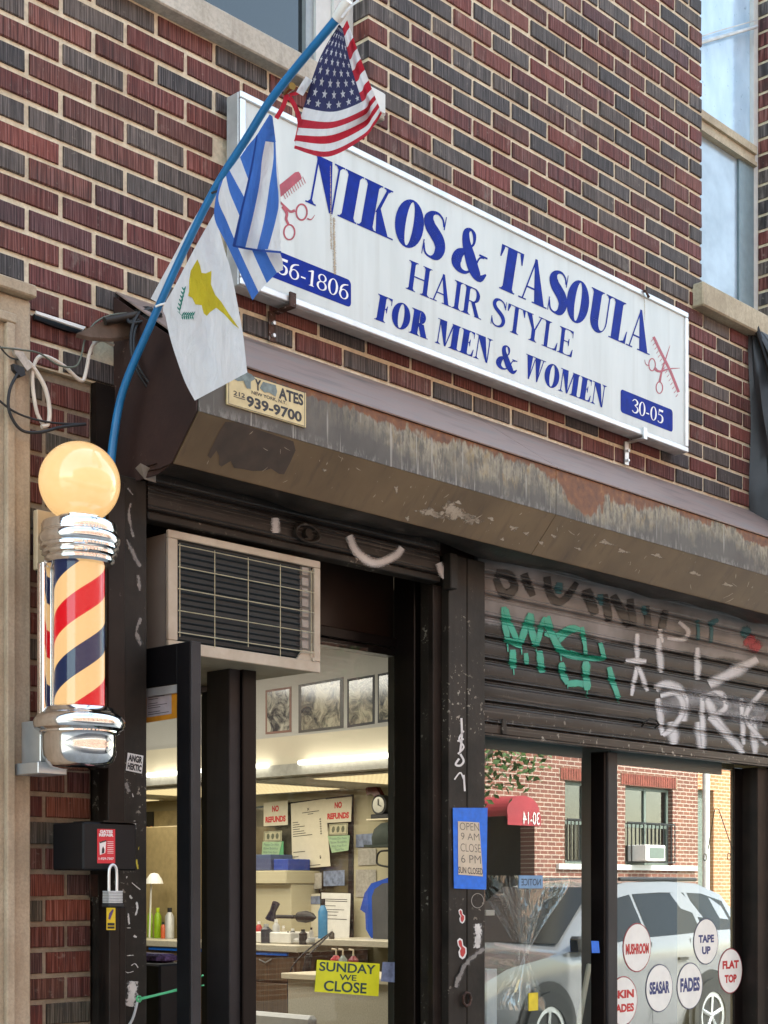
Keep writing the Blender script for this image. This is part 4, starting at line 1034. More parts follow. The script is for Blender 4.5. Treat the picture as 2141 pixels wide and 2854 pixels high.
# open door leaf
door = thing('glass_door', 'open black framed glass door folded outward against the left jamb', 'door', (2.655, -.1, 0))
LX0, LX1, LY0, LY1, LZ = 2.634, 2.668, -.257, .48, 2.27
box('stile', (LX0, LY0, 1.05), (LX1, LY0+.062, LZ), M['frame_grey'], door, .002)
box('stile_side', (LX0-.003, LY0+.004, 1.05), (LX0-.0005, LY0+.06, LZ-.002), M['black'], door)
box('lower_stile', (LX0, LY0, .02), (LX1, LY0+.062, 1.048), M['frame_grey'], door, .002)
box('stile', (LX0, LY1-.06, .02), (LX1, LY1, LZ), M['black'], door, .002)
box('top_rail', (LX0, LY0+.063, LZ-.11), (LX1, LY1-.061, LZ), M['black'], door, .002)
box('bottom_rail', (LX0, LY0+.063, .02), (LX1, LY1-.061, .25), M['black'], door, .002)
box('closer_rail', (LX0+.004, LY0+.063, LZ-.135), (LX1-.004, LY1-.061, LZ-.112), M['alu_dull'], door)
box('pane', (LX0+.014, LY0+.063, .252), (LX0+.02, LY1-.061, LZ-.137), M['glass_door'], door)
# inner closed leaf frame, behind
jl = thing('inner_door_frame', 'dark inner door frame with closer seen between open door and window', 'door frame', (2.95, .4, 0))
box('upright', (XW(587, .42), .42, 0), (XW(615, .42), .47, 2.24), M['frame'], jl, .002); box('upright', (XW(617, .30), .30, 0), (XW(640, .30)+.02, .40, 2.24), M['black'], jl, .002)
box('head_rail', (XW(572, .42)-.2, .42, 2.242), (XW(640, .42), .47, 2.285), M['frame'], jl, .002)
box('closer', (XW(575, .4), .40, 2.30), (XW(630, .4), .46, 2.335), M['alu_dull'], jl, .003)

# ------------------------------------------------------------------ air conditioner
AX0, AX1, AZ0, AZ1, AY = 2.678, 3.272, 2.262, 2.607, -.1
ac = thing('air_conditioner', 'beige window air conditioner with wire grille above the open shop door', 'air conditioner', (2.97, .1, 2.26))
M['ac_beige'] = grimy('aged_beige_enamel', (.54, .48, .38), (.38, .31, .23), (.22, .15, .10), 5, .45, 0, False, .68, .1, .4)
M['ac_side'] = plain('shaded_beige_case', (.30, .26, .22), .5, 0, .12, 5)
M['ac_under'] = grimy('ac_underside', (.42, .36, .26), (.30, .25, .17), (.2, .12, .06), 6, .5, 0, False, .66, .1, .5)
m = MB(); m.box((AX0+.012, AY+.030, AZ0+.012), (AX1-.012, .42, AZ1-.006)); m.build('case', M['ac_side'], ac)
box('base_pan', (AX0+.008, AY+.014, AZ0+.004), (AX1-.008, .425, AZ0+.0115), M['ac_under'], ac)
fw = .034
for nm, a, b in (('frame_bar', (AX0, AY, AZ1-.022), (AX1, AY+.0115, AZ1)), ('frame_bar', (AX0, AY, AZ0), (AX1, AY+.0115, AZ0+fw)), ('frame_bar', (AX0, AY, AZ0+fw+.0005), (AX0+fw, AY+.0115, AZ1-.0225)), ('frame_bar', (AX1-fw*.8, AY, AZ0+fw+.0005), (AX1, AY+.0115, AZ1-.0225))):
    box(nm, a, b, M['ac_beige'], ac, .002)
m = MB(); gx0, gx1, gz0, gz1 = AX0+fw, AX1-fw*.8, AZ0+fw, AZ1-.022
m.slab([(gx1-.07, AY+.003, gz0), (gx1, AY+.003, gz0), (gx1, AY+.003, gz0+.03), (gx1-.045, AY+.003, gz0+.03)], (0, -1, 0), .008); m.tube([(gx1-.005, AY-.004, gz0+.004), (gx1-.005, AY+.004, gz0+.004)], .006, 10); m.build('corner_tab', M['ac_beige'], ac)
M['ac_dark'] = plain('dark_condenser', (.004, .007, .008), .45, .3, .3, 60)
box('condenser', (gx0, AY+.0122, gz0), (gx1-.05, AY+.0135, gz1), M['ac_dark'], ac)
M['fin'] = plain('blue_black_fin', (.006, .011, .014), .4, .4, .2, 80)
n_ = 17
for i in range(n_):
    z = gz0 + (gz1-gz0)*(i+.5)/n_
    m = MB(); m.add([(gx0, AY+.011, z-.006), (gx1-.052, AY+.011, z-.006), (gx1-.052, AY+.0075, z-.0015), (gx0, AY+.0075, z-.0015), (gx1-.052, AY+.0075, z+.0005), (gx0, AY+.0075, z+.0005), (gx1-.052, AY+.011, z+.001), (gx0, AY+.011, z+.001)], [(0,1,2,3), (3,2,4,5), (5,4,6,7)])
    m.build('louvre', M['fin'], ac)
m = MB()
for i in range(9): z = gz0+(gz1-gz0)*(i+.5)/9; m.box((gx1-.046, AY+.005, z-.012), (gx1-.02, AY+.011, z+.011))
o = m.build('side_vents', M['ac_side'], ac)
M['wire_cream'] = plain('cream_grille_wire', (.46, .42, .28), .4, .2)
for i in range(5):
    x = gx0+.006+(gx1-gx0-.02)*i/4
    m = MB(); m.tube([(x, AY-.001, gz0-.004 if i in (1, 3) else gz0+.012), (x, AY-.001, gz1-.012)], .0013, 5); m.build('grille_wire', M['wire_cream'], ac)
for i in range(5):
    z = gz0+.024+(gz1-gz0-.042)*i/4
    m = MB(); m.tube([(gx0-.002, AY-.0035, z), (gx1-.004, AY-.0035, z)], .0016, 5); m.build('grille_wire', M['wire_cream'], ac)

# ------------------------------------------------------------------ flag pole and flags
FXP = 2.488
pole = thing('flag_pole', 'bent blue pole with a white tip leaning out over the shop and carrying three flags', 'flag pole', atx(303, 1400, FXP))
pp_ = spline([atx(*p, FXP) for p in ((297, 1520), (302, 1380), (318, 1215), (346, 1080), (420, 905), (510, 705), (600, 525), (690, 382), (770, 258), (945, 45))], 60)
m = MB(); m.tube(pp_, [.0135-.0035*min(1, i/25) for i in range(60)], 14); m.build('shaft', M['blue_pole'], pole)
m = MB(); a = atx(938, 55, FXP); b = atx(972, 2, FXP); m.tube([a, a.lerp(b, .5), b], [.0135, .0145, .013], 14); m.build('tip', M['white_paint'], pole)
m = MB(); a = atx(793, 262, FXP-.012); b = atx(815, 240, FXP-.03); m.tube([a, b], [.004, .009], 8); m.build('knob', plain('old_brass', (.25, .19, .06), .35, .8), pole)
for (px, py) in ((603, 540), (447, 855), (800, 262)):
    m = MB(); a = atx(px, py, FXP); m.tube([a+Vector((-.016, 0, -.004)), a+Vector((-.008, -.014, .0)), a+Vector((.008, -.012, .008))], .0028, 6); m.build('tie', M['rubber'] if px != 447 else M['white_paint'], pole)

def cloth_mat(name, c, tr=.36):
    t = NT(name); n = t.noise(t.pos((1, 1, 1)), 700, 2, .5); n2 = t.noise(t.pos((1, 1, .35)), 34, 4, .6, .8)
    cc = t.ramp(n2, [(.3, [x*.86 for x in c]), (.7, c)])
    t.bump(t.math('ADD', n, t.math('MULTIPLY', n2, 6.0)), .6, .006)
    t.base(cc, .8)
    tl = t.n('ShaderNodeBsdfTranslucent'); t.l(cc, tl.inputs[0]); mx = t.n('ShaderNodeMixShader'); mx.inputs[0].default_value = tr
    t.l(t.b.outputs[0], mx.inputs[1]); t.l(tl.outputs[0], mx.inputs[2]); t.l(mx.outputs[0], t.out.inputs[0])
    return t.m
M['fl_white'] = cloth_mat('white_flag_cloth', (.82, .80, .80)); M['fl_red'] = cloth_mat('red_flag_cloth', (.52, .015, .035)); M['fl_navy'] = cloth_mat('navy_flag_cloth', (.022, .024, .095), .1)
M['fl_blue'] = cloth_mat('mid_blue_flag_cloth', (.055, .17, .55)); M['fl_yellow'] = cloth_mat('yellow_map_print', (.66, .52, .02), .15); M['fl_green'] = cloth_mat('green_branch_print', (.01, .22, .16), .1); M['fl_hem'] = cloth_mat('dark_blue_hem', (.02, .07, .33))

# striped flag with stars
GU = [0, .2, .4, .7, 1.0]; GVv = [0, .27, .54, .75, 1.0]
GP = [[(945,68),(890,165),(846,300),(828,372),(820,414)], [(950,72),(934,175),(930,312),(923,372),(914,437)], [(955,78),(978,182),(1009,284),(1013,335),(1010,388)],
      [(962,66),(990,162),(1024,262),(1037,305),(1043,350)], [(968,56),(1001,150),(1037,248),(1052,285),(1065,316)]]
def interp(keys, vals, t):
    t = max(0, min(1, t)); i = 0
    while i < len(keys)-2 and t > keys[i+1]: i += 1
    f = (t-keys[i])/(keys[i+1]-keys[i]); n = len(vals)
    p0, p1, p2, p3 = vals[max(i-1,0)], vals[i], vals[i+1], vals[min(i+2, n-1)]
    return tuple(.5*(2*b+(c-a)*f+(2*a-5*b+4*c-d)*f*f+(3*b-a-3*c+d)*f**3) for a, b, c, d in zip(p0, p1, p2, p3))
def usurf(u, v, h=0.0):
    colp = [interp(GVv, GP[i], v) for i in range(5)]
    px, py = interp(GU, colp, u)
    fold = .020*math.sin(u*8.5+v*3.2) + .010*math.sin(v*15+u*5) - .03*v
    return atx(px, py, FXP - .012 - .02*u*v + fold*min(1, .25+v) - h)
us = thing('striped_flag', 'red and white striped flag with white stars on navy hanging from the pole tip', 'flag', atx(945, 60, FXP), 'flags on the blue pole')
def band(m, u0, u1, v0, v1, mi, nu=40, nv=5, h=0):
    V = [usurf(u0+(u1-u0)*i/nu, v0+(v1-v0)*j/nv, h) for i in range(nu+1) for j in range(nv+1)]
    m.add(V, [(i*(nv+1)+j, (i+1)*(nv+1)+j, (i+1)*(nv+1)+j+1, i*(nv+1)+j+1) for i in range(nu) for j in range(nv)], mi); m.smooth = True
for k in range(13):
    m = MB(); band(m, .4 if k < 7 else 0.0, 1.0, k/13, (k+1)/13, 0); m.build('stripe', M['fl_red'] if k % 2 == 0 else M['fl_white'], us, 80)
m = MB(); band(m, .0, .4, 0, 7/13, 0, 20, 20); m.build('canton', M['fl_navy'], us, 80)
for r in range(9):
    for c in range(6 if r % 2 == 0 else 5):
        u = .4*((c+.5)/6 if r % 2 == 0 else (c+1)/6); v = 7/13*(r+.75)/9.5
        m = MB(); P_ = []
        for i in range(10):
            A = math.pi*i/5; ra = (1 if i % 2 == 0 else .42)
            P_.append(usurf(u+math.sin(A)*ra*.019, v-math.cos(A)*ra*.026, .0016))
        c_ = usurf(u, v, .0018); m.add(P_+[c_], [(i, (i+1) % 10, 10) for i in range(10)]); m.build('star', M['fl_white'], us)
# the hoist tape and the gathered cloth by the knot
m = MB()
for i, (pts, w) in enumerate((([(862,218),(848,240),(835,262)], 22),)): ribbon(m, pts, w, lambda a, b, h=0: atx(a, b, FXP-.02-h), 12, 0, False)
m.build('hoist_tape', M['fl_white'], us)
m = MB(); ribbon(m, [(800,262),(790,295),(770,330)], 13, lambda a, b, h=0: atx(a, b, FXP-.014-h), 12, 0, False); ribbon(m, [(850,240),(832,258),(808,264)], 9, lambda a, b, h=0: atx(a, b, FXP-.018-h), 12, 0, False); ribbon(m, [(806,270),(824,300),(836,345),(826,395)], 13, lambda a, b, h=0: atx(a, b, FXP-.022-h), 12, 0, False)
m.build('gathered_corner', M['fl_red'], us)
m = MB(); ribbon(m, [(952,48),(975,20),(1000,0)], 7, lambda a, b, h=0: atx(a, b, FXP-.02-h), 8, 0, False); m.build('top_tie', M['fl_white'], us)

def between(m, A_, B_, mp, n=30, k=4, h=0):
    """cloth strip between two pixel polylines"""
    a = spline(A_, n); b = spline(B_, n); V = []
    for i in range(n):
        for j in range(k+1):
            q = a[i].lerp(b[i], j/k); V.append(mp(q.x, q.y, h))
    m.add(V, [(i*(k+1)+j, i*(k+1)+j+1, (i+1)*(k+1)+j+1, (i+1)*(k+1)+j) for i in range(n-1) for j in range(k)]); m.smooth = True
gr = thing('blue_white_flag', 'blue and white striped flag folded over itself halfway down the blue pole', 'flag', atx(752, 318, FXP), 'flags on the blue pole')
gb = lambda px, py, h=0: atx(px, py, FXP - .016 + .012*math.sin((px-py*.35)/26.0) - h)
gf = lambda px, py, h=0: atx(px, py, FXP - .050 + .016*math.sin((px+py*.22)/19.0) - h)
c0 = [(612,508),(600,560),(600,615),(637,691),(704,837)]; c1 = [(622,500),(609,556),(632,615),(668,700),(721,814)]; c2 = [(630,490),(641,537),(667,600),(704,700),(744,789)]
c3 = [(640,475),(660,512),(690,570),(741,700),(772,760)]; c4 = [(669,438),(690,495),(730,590),(782,708),(789,752)]; c5 = [(752,318),(765,420),(776,560),(789,690),(797,730)]
for A_, B_, mt in ((c0, c1, 'fl_blue'), (c1, c2, 'fl_white'), (c2, c3, 'fl_blue'), (c3, c4, 'fl_white')):
    m = MB(); between(m, A_, B_, gb); m.build('stripe', M[mt], gr, 80)
m = MB(); between(m, [(752,318),(716,376),(692,405),(669,438)], [(752,319),(740,420),(715,470),(692,500)], gb, 20); m.build('stripe', M['fl_blue'], gr, 80)
f0 = [(716,376),(710,415),(694,497),(669,601),(650,685)]; f1 = [(740,394),(730,448),(724,510),(706,600),(684,690)]; f2 = [(763,396),(762,448),(752,513),(737,610),(716,697)]
f3 = [(768,396),(771,480),(777,562),(768,617),(747,694)]; f4 = [(769,396),(775,470),(782,550),(781,620),(783,702)]
for A_, B_, mt in ((f0, f1, 'fl_blue'), (f1, f2, 'fl_white'), (f2, f3, 'fl_blue'), (f3, f4, 'fl_white')):
    m = MB(); between(m, A_, B_, gf); m.build('stripe', M[mt], gr, 80)
m = MB(); between(m, [(752,318),(716,376)], [(760,325),(769,396)], gf, 8); between(m, [(716,376),(740,394)], [(769,396),(763,397)], gf, 4); m.build('upper_field', M['fl_blue'], gr, 80)
m = MB(); between(m, [(714,378),(708,415),(692,497),(667,601),(648,685)], [(718,376),(712,415),(697,497),(673,601),(656,686)], gf, 24, 1, .001); between(m, [(648,682),(716,694),(784,700)], [(650,688),(716,700),(784,706)], gf, 14, 1, .001); m.build('hem', M['fl_hem'], gr, 80)

cyp = thing('map_flag', 'white flag with a yellow island and green olive sprigs, lowest of the flags', 'flag', atx(600, 595, FXP), 'flags on the blue pole')
def zb(x, y): return (x/3.4556+400, y/3.4556+500)
cf = lambda px, py, h=0: atx(px, py, FXP - .014 + .014*math.sin((px+py*.1)/34.0) + .006*math.sin((px-py*.3)/15.0) - .03*max(0, (py-900))/300 - h)
Lp = [zb(*p) for p in ((680,330),(500,650),(300,1030),(192,1235),(215,1330),(250,1500),(310,1700),(400,1950),(495,2130))]
Rp = [zb(*p) for p in ((690,330),(760,600),(800,740),(830,830),(880,1060),(925,1300),(960,1500),(980,1680),(1000,1860))]
m = MB(); between(m, Lp, Rp, cf, 60, 24); bl = [zb(*p) for p in ((1000,1860),(930,1880),(850,1905),(780,1932),(700,1975),(600,2055),(495,2130))]
m.build('cloth', M['fl_white'], cyp, 80)
Lb = [zb(*p) for p in ((610,178),(540,290),(430,480),(280,760),(160,980),(70,1150))]; Rb = [zb(*p) for p in ((650,168),(600,300),(500,500),(360,780),(250,1000),(185,1215))]
m = MB(); between(m, Lb, Rb, lambda a, b, h=0: atx(a, b, FXP+.022-h), 30, 4); m.build('wrapped_edge', M['fl_white'], cyp, 80)
mp_ = [(520,770),(545,830),(560,900),(600,905),(655,880),(650,1010),(690,1110),(750,1180),(820,1290),(925,1440),(860,1390),(780,1300),(700,1235),(640,1280),(610,1315),(580,1290),(560,1210),(500,1205),(470,1140),(430,1120),(440,1080),(440,980),(455,880),(490,820)]
def fill_poly(m, pts, mp, h, step=1.3):
    """fine strips so that a print follows the folds"""
    ys = [p[1] for p in pts]; y = min(ys); n = len(pts)
    while y < max(ys)-.01:
        y2 = min(y+step, max(ys)-.001)
        def cuts(yy):
            xs = []
            for i in range(n):
                (x0, a), (x1, b) = pts[i], pts[(i+1) % n]
                if (a <= yy < b) or (b <= yy < a): xs.append(x0+(x1-x0)*(yy-a)/(b-a))
            return sorted(xs)
        ca1, cb1 = cuts(y+.02), cuts(y2-.02)
        if len(ca1) != len(cb1): ca1 = cb1 = cuts((y+y2)/2)
        if len(ca1) == len(cb1):
            for i in range(0, len(ca1)-1, 2):
                k = 5; V = []
                for yy, (xa_, xb_) in ((y, (ca1[i], ca1[i+1])), (y2, (cb1[i], cb1[i+1]))):
                    V += [mp(xa_+(xb_-xa_)*q/k, yy, h) for q in range(k+1)]
                m.add(V, [(q, q+1, k+2+q, k+1+q) for q in range(k)])
        y = y2
m = MB(); fill_poly(m, [zb(*p) for p in mp_], cf, .0012); m.smooth = True; m.build('island', M['fl_yellow'], cyp, 80)
m = MB()
def leaf(x, y, dx, dy): ribbon(m, [zb(x, y), zb(x+dx*.5, y+dy*.5), zb(x+dx, y+dy)], (1.2, 4.4, 1.0), cf, 7, .0012, False)
ribbon(m, [zb(395,1050), zb(362,1180), zb(345,1290)], 1.3, cf, 10, .0012, False); ribbon(m, [zb(330,1270), zb(390,1320), zb(485,1305)], 1.3, cf, 10, .0012, False)
for i in range(6):
    y = 1060+i*38; x = 392-i*9; leaf(x, y+10, 14, -40); leaf(x, y+10, -22, -34)
for i in range(6):
    x = 370+i*20; y = 1316+(-2 if i > 3 else 0); leaf(x, y, 26, -40); leaf(x, y, 10, 34)
m.build('olive_sprigs', M['fl_green'], cyp)

# ------------------------------------------------------------------ lit barber pole
BX, BY = 2.309, -.2
bp = thing('barber_pole', 'lit barber pole with glowing globe and red white blue stripes in chrome caps', 'barber pole', (BX, BY, 1.905))
def stripes_mat():
    t = NT('lit_barber_stripes'); uv = t.n('ShaderNodeUVMap'); uv.uv_map = 'UVMap'
    s = t.n('ShaderNodeSeparateXYZ'); t.l(uv.outputs[0], s.inputs[0])
    f = t.math('FRACT', s.outputs['X'])
    W_, R_, B_ = (1.0, .62, .27), (.72, .003, .012), (.012, .022, .075)
    c = t.ramp(f, [(0, W_), (.25, B_), (.50, W_), (.75, R_)], True)
    st = t.noise(t.pos((90, 90, 4)), 1, 2)
    c = t.mix(t.math('MULTIPLY', t.ramp(st, [(.5, (0,0,0)), (.8, (1,1,1))]), .25), c, t.mix(1.0, c, (.7, .7, .7), 'MULTIPLY'))
    t.l(t.mix(1.0, c, (.12,.12,.12), 'MULTIPLY'), t.b.inputs['Base Color']); t.l(c, t.b.inputs['Emission Color']); t.b.inputs['Emission Strength'].default_value = .128
    t.b.inputs['Roughness'].default_value = .5; t.b.inputs['Coat Weight'].default_value = .35; t.b.inputs['Specular IOR Level'].default_value = .15; t.b.inputs['Coat Roughness'].default_value = .02
    return t.m
m = MB(); th_c = math.atan2(-3.3, -2.309); rr = .0645; nz, nt_ = 6, 64; V = []; U = []
for j in range(nz+1):
    z = 2.05+.41*j/nz
    for i in range(nt_+1):
        th_ = 2*math.pi*i/nt_; V.append((BX+rr*math.cos(th_), BY+rr*math.sin(th_), z))
        U.append(((z-2.361)/.283 - (th_-th_c)/(2*math.pi) + 20, j/nz))
m.add(V, [(j*(nt_+1)+i, j*(nt_+1)+i+1, (j+1)*(nt_+1)+i+1, (j+1)*(nt_+1)+i) for j in range(nz) for i in range(nt_)], 0, U); m.smooth = True
m.build('striped_cylinder', stripes_mat(), bp)
M['tube_glass'] = glass_mat('clear_cylinder_glass', (.98, .98, .98), .6)
m = MB(); m.lathe((BX, BY), [(.0705, 2.055), (.0705, 2.45)], 64); m.build('glass_cylinder', M['tube_glass'], bp)
def globe_mat():
    t = NT('glowing_globe'); n = t.noise(t.pos(), 14, 4)
    c = t.ramp(n, [(.3, (1.0, .56, .20)), (.7, (1.0, .66, .29))]); t.l(c, t.b.inputs['Emission Color']); t.b.inputs['Emission Strength'].default_value = .132
    t.b.inputs['Base Color'].default_value = (.25, .2, .12, 1); t.b.inputs['Roughness'].default_value = .12; t.b.inputs['Coat Weight'].default_value = .6; return t.m
m = MB(); gz, gr_ = 2.648, .1045; m.lathe((BX, BY), [(gr_*math.cos(rad(a_)), gz+gr_*math.sin(rad(a_))) for a_ in range(-60, 86, 5)]+[(0.001, gz+gr_)], 64); m.build('globe', globe_mat(), bp)
m = MB(); m.lathe((BX, BY), [(.066,2.432),(.084,2.434),(.0905,2.441),(.0905,2.447),(.088,2.451),(.0905,2.453),(.0965,2.457),(.0965,2.463),(.0935,2.467),(.096,2.469),(.1015,2.473),(.1015,2.479),(.099,2.483),(.103,2.488),(.1055,2.498),(.103,2.508),(.0985,2.5135),(.0965,2.5145),(.0965,2.517),(.0978,2.518),(.0978,2.534),(.094,2.541),(.056,2.544),(.0555,2.556),(.0525,2.561),(.045,2.561)], 96)
m.build('top_cap', M['chrome'], bp, 30)
m = MB(); m.lathe((BX, BY), [(.001,1.904),(.045,1.904),(.072,1.910),(.086,1.922),(.0935,1.940),(.0955,1.965),(.0958,1.990),(.0975,1.993),(.1035,1.997),(.1035,2.001),(.1065,2.003),(.1145,2.008),(.1185,2.018),(.1175,2.030),(.111,2.040),(.100,2.047),(.093,2.053),(.087,2.062),(.078,2.066),(.070,2.066)], 96)
m.build('base_cup', M['chrome'], bp, 30)
m = MB(); m.box((2.235, -.125, 2.035), (2.312, -.118, 2.44)); m.build('mirror_back', M['chrome'], bp)
for i, x in enumerate((2.244, 2.284)):
    m = MB(); m.tube([(x, -.134, 2.035), (x, -.134, 2.44)], .008, 16); m.build('side_rail', M['chrome'], bp)
m = MB(); m.tube([(BX+.078, BY+.01, 2.05), (BX+.078, BY+.01, 2.44)], .007, 16); m.build('side_rail', M['chrome'], bp)
box('lit_backing', (XW(104, -.05), -.05, 2.441), (2.36, -.03, 2.60), plain('cream_backing_board', (.55, .42, .26), .6), bp, .002)
m = MB(); m.box((XW(112, -.12), -.12, 1.925), (2.325, -.032, 2.034), 0, .002); m.box((XW(106, -.14), -.14, 1.893), (XW(187, -.14), -.032, 1.9235), 0, .002); m.build('bracket', M['alu'], bp)
m = MB(); m.tube([(BX-.009, BY+.08, 2.44), (BX-.009, -.03, 2.44)], .012, 8); m.build('arm', M['steel_dark'], bp)

# ------------------------------------------------------------------ gate box, padlock and stickers on the left
gb_ = thing('gate_switch_box', 'black steel gate box with a red repair sticker on the brick beside the post', 'box', (2.4, -.1, 1.64))
bx0, bx1, by, bz0, bz1 = XW(232, -.19), 2.5, -.19, 1.6+47/4245*3.96, 1.6+182/4245*3.96
box('case', (bx0, by, bz0), (bx1, -.05, bz1), M['black'], gb_, .004)
box('lid_lip', (bx0+.06, by-.006, bz1+.001), (bx1, -.06, bz1+.006), M['steel_dark'], gb_)
YS = by-.0006
sm4 = frame_map(aty(271, 2406, YS), aty(321, 2406, YS), aty(271, 2310, YS))
m = MB(); patch(m, sm4, 0, 0, 1, 1, .0003); m.build('sticker', plain('red_sticker', (.55, .015, .03), .35), gb_)
m = MB(); put_text(m, 'GATES', sm4, .14, .88, .86, .97, .0006, .06); put_text(m, 'REPAIR', sm4, .10, .78, .9, .87, .0006, .06); blob(m, sm4, [(.14,.24),(.44,.3),(.5,.68),(.12,.62)], .0006); put_text(m, '1-929-7307', sm4, .08, .10, .92, .17, .0006, .02)
for i in range(7): patch(m, sm4, .56, .62-i*.055, .9, .635-i*.055, .0006)
m.build('sticker_print', plain('pale_print', (.75, .70, .68), .5), gb_)
m = MB(); blob(m, sm4, [(.24,.28),(.38,.30),(.40,.40),(.32,.5),(.26,.42)], .0009); blob(m, sm4, [(.12,.62),(.5,.68),(.5,.64),(.14,.58)], .0009); m.build('sticker_figure', M['ink'], gb_)
# flat lock plate on the brick
pk = thing('padlock', 'laminated steel padlock with long shackle hanging under the black gate box', 'padlock', (2.43, -.2, 1.59))
kx = XW(321, -.215); zt = 1.6+(2472-2412)/4245*3.97; zb0 = 1.6+(2472-2483)/4245*3.97; zb1 = 1.6+(2472-2518)/4245*3.97
w_ = .0125
m = MB(); m.tube(spline([(kx-w_, -.205, zb0-.003), (kx-w_, -.205, zt-.02), (kx-w_*.7, -.205, zt-.004), (kx, -.205, zt+.002), (kx+w_*.7, -.205, zt-.004), (kx+w_, -.205, zt-.02), (kx+w_, -.205, zb0-.003)], 30), .004, 12); m.build('shackle', M['alu'], pk)
m = MB()
for i in range(8): z = zb1+(zb0-zb1)*i/8; m.box((kx-.0225, -.219, z+.0004), (kx+.0225, -.190, z+(zb0-zb1)/8-.0004), 0, .0008)
m.build('body', M['alu_dull'], pk)
box('bumper', (kx-.0245, -.221, zb1-.010), (kx+.0245, -.188, zb1-.0005), M['rubber'], pk, .002)
kt = frame_map((kx-.026, -.2215, zb1-.0095), (kx+.02, -.2215, zb1-.0095), (kx-.026, -.2215, zb1-.001))
ch_ = thing('pull_channel', 'narrow black steel channel running down below the padlock beside the bricks', 'channel', (2.44, -.15, 0))
box('web', (XW(296, -.12), -.135, 0), (XW(325, -.12), -.118, zb1-.012), M['steel_dark'], ch_, .002); box('flange', (XW(327, -.12), -.13, 0), (XW(345, -.12), -.118, zb1-.012), M['steel_dark'], ch_, .002)
box('upper_web', (XW(296, -.12), -.13, bz1+.008), (XW(343, -.12), -.115, 2.70), M['steel_dark'], ch_, .002)
tg = MB(); tm = frame_map(aty(297, 2592, -.1362), aty(322, 2592, -.1362), aty(297, 2530, -.1362)); patch(tm and tg, tm, 0, 0, 1, 1, .0)
tg_o = tg.build('sticker', plain('yellow_sticker', (.70, .50, .015), .4), None); tag(tg_o, 'small yellow sticker with purple and black print under the padlock', 'sticker')
m = MB(); blob(m, tm, [(.2,.5),(.4,.45),(.8,.9),(.7,.95),(.3,.75)], .0003); m.build('print', plain('purple_print', (.08, .04, .16), .5), tg_o); tg_o.children[0].location = (0, 0, 0)
m = MB(); patch(m, tm, .1, .2, .9, .32, .0003); patch(m, tm, .1, .06, .9, .16, .0003); m.build('bars', M['ink'], tg_o); tg_o.children[-1].location = (0, 0, 0)
lk = MB(); lk.box((XW(250, -.0), -.004, 1.6-8/4245*4.2-.02), (XW(292, 0), .004, 1.6+35/4245*4.2), 0, .001); tag(lk.build('lock_plate', M['clamp_rust']), 'rusty square plate on the bricks under the black gate box', 'plate')

def sticker(name, lab, cat, q, mat_, Y, texts=(), tmat=None, parent=None, extra=None):
    """q: four pixel corners bl, br, tr, tl on the plane Y"""
    P_ = [aty(px, py, Y) for px, py in q]
    mfun = lambda u, v, h=0: (P_[0]*(1-u)*(1-v)+P_[1]*u*(1-v)+P_[2]*u*v+P_[3]*(1-u)*v) + Vector((0, -h, 0))
    t = thing(name, lab, cat, P_[0]) if parent is None else parent
    m = MB(); m.slab(P_, (0, -1, 0), .0006); m.build('sheet' , mat_, t)
    if texts:
        m = MB()
        for s, u0, v0, u1, v1, *b in texts: put_text(m, s, mfun, u0, v0, u1, v1, .0009, b[0] if b else .03)
        m.build('print', tmat or M['ink'], t)
    return t, mfun
def zq(x, y): return (x/4.609+80, y/4.609+1680)
M['paper'] = plain('white_paper', (.70, .69, .66), .6, 0, .05)
sticker('sticker', 'black and white tag sticker reading ANGR HEKTIC on the left post', 'sticker', [zq(1250,2152), zq(1455,2195), zq(1475,1965), zq(1275,1925)], M['paper'], -.1015, (('ANGR', .06, .54, .94, .93, .05), ('HEKTIC', .06, .08, .94, .46, .05)))
# paint flecks on the posts
def onpost(Yp): return lambda px, py, h=0: aty(px, py, Yp-.0012-h)
M['fleck_white'] = sheet_alpha('white_paint_fleck', (.62, .60, .56), (.45, .43, .40), 1.0, .6, 120); M['fleck_yellow'] = sheet_alpha('yellow_paint_fleck', (.6, .5, .03), (.5, .4, .05), 1.2, .6, 300); M['fleck_grey'] = sheet_alpha('grey_smear', (.20, .18, .16), (.14, .13, .12), 1.2, .6, 40)
def z7b(x, y): return (x/3.159+60, y/3.159+2154)
m = MB()
for w, pts in ((14, ((975,180),(985,215))), (34, ((990,420),(1000,500))), (12, ((930,910),(925,930))), (12, ((970,965),(1010,1000),(1050,1030))), (26, ((950,1080),(975,1110))), (24, ((1010,1130),(1020,1200),(1000,1260))), (20, ((940,1230),(950,1340))), (10, ((925,1365),(965,1365))),
               (26, ((990,1430),(1015,1450))), (10, ((925,1610),(990,1605))), (12, ((965,1700),(1000,1680),(1030,1720))), (9, ((910,1745),(940,1760),(990,1745)))):
    ribbon(m, [z7b(*p) for p in pts], w/3.159, onpost(-.1), 10)
ribbon(m, [z7b(985,1830), z7b(975,1950), z7b(955,2060)], 36, onpost(-.1), 20, .0003)
m.build('paint_fleck', M['fleck_white'], lp)['kind'] = 'stuff'
m = MB()
for w, pts in ((26, ((1010,760),(1025,850))), (10, ((990,700),(985,715))), (10, ((1035,650),(1030,680))), (10, ((950,590),(955,610))), (12, ((960,650),(975,655)))): ribbon(m, [z7b(*p) for p in pts], w/3.159, onpost(-.1), 10)
m.build('paint_fleck', M['fleck_yellow'], lp)['kind'] = 'stuff'
m = MB()
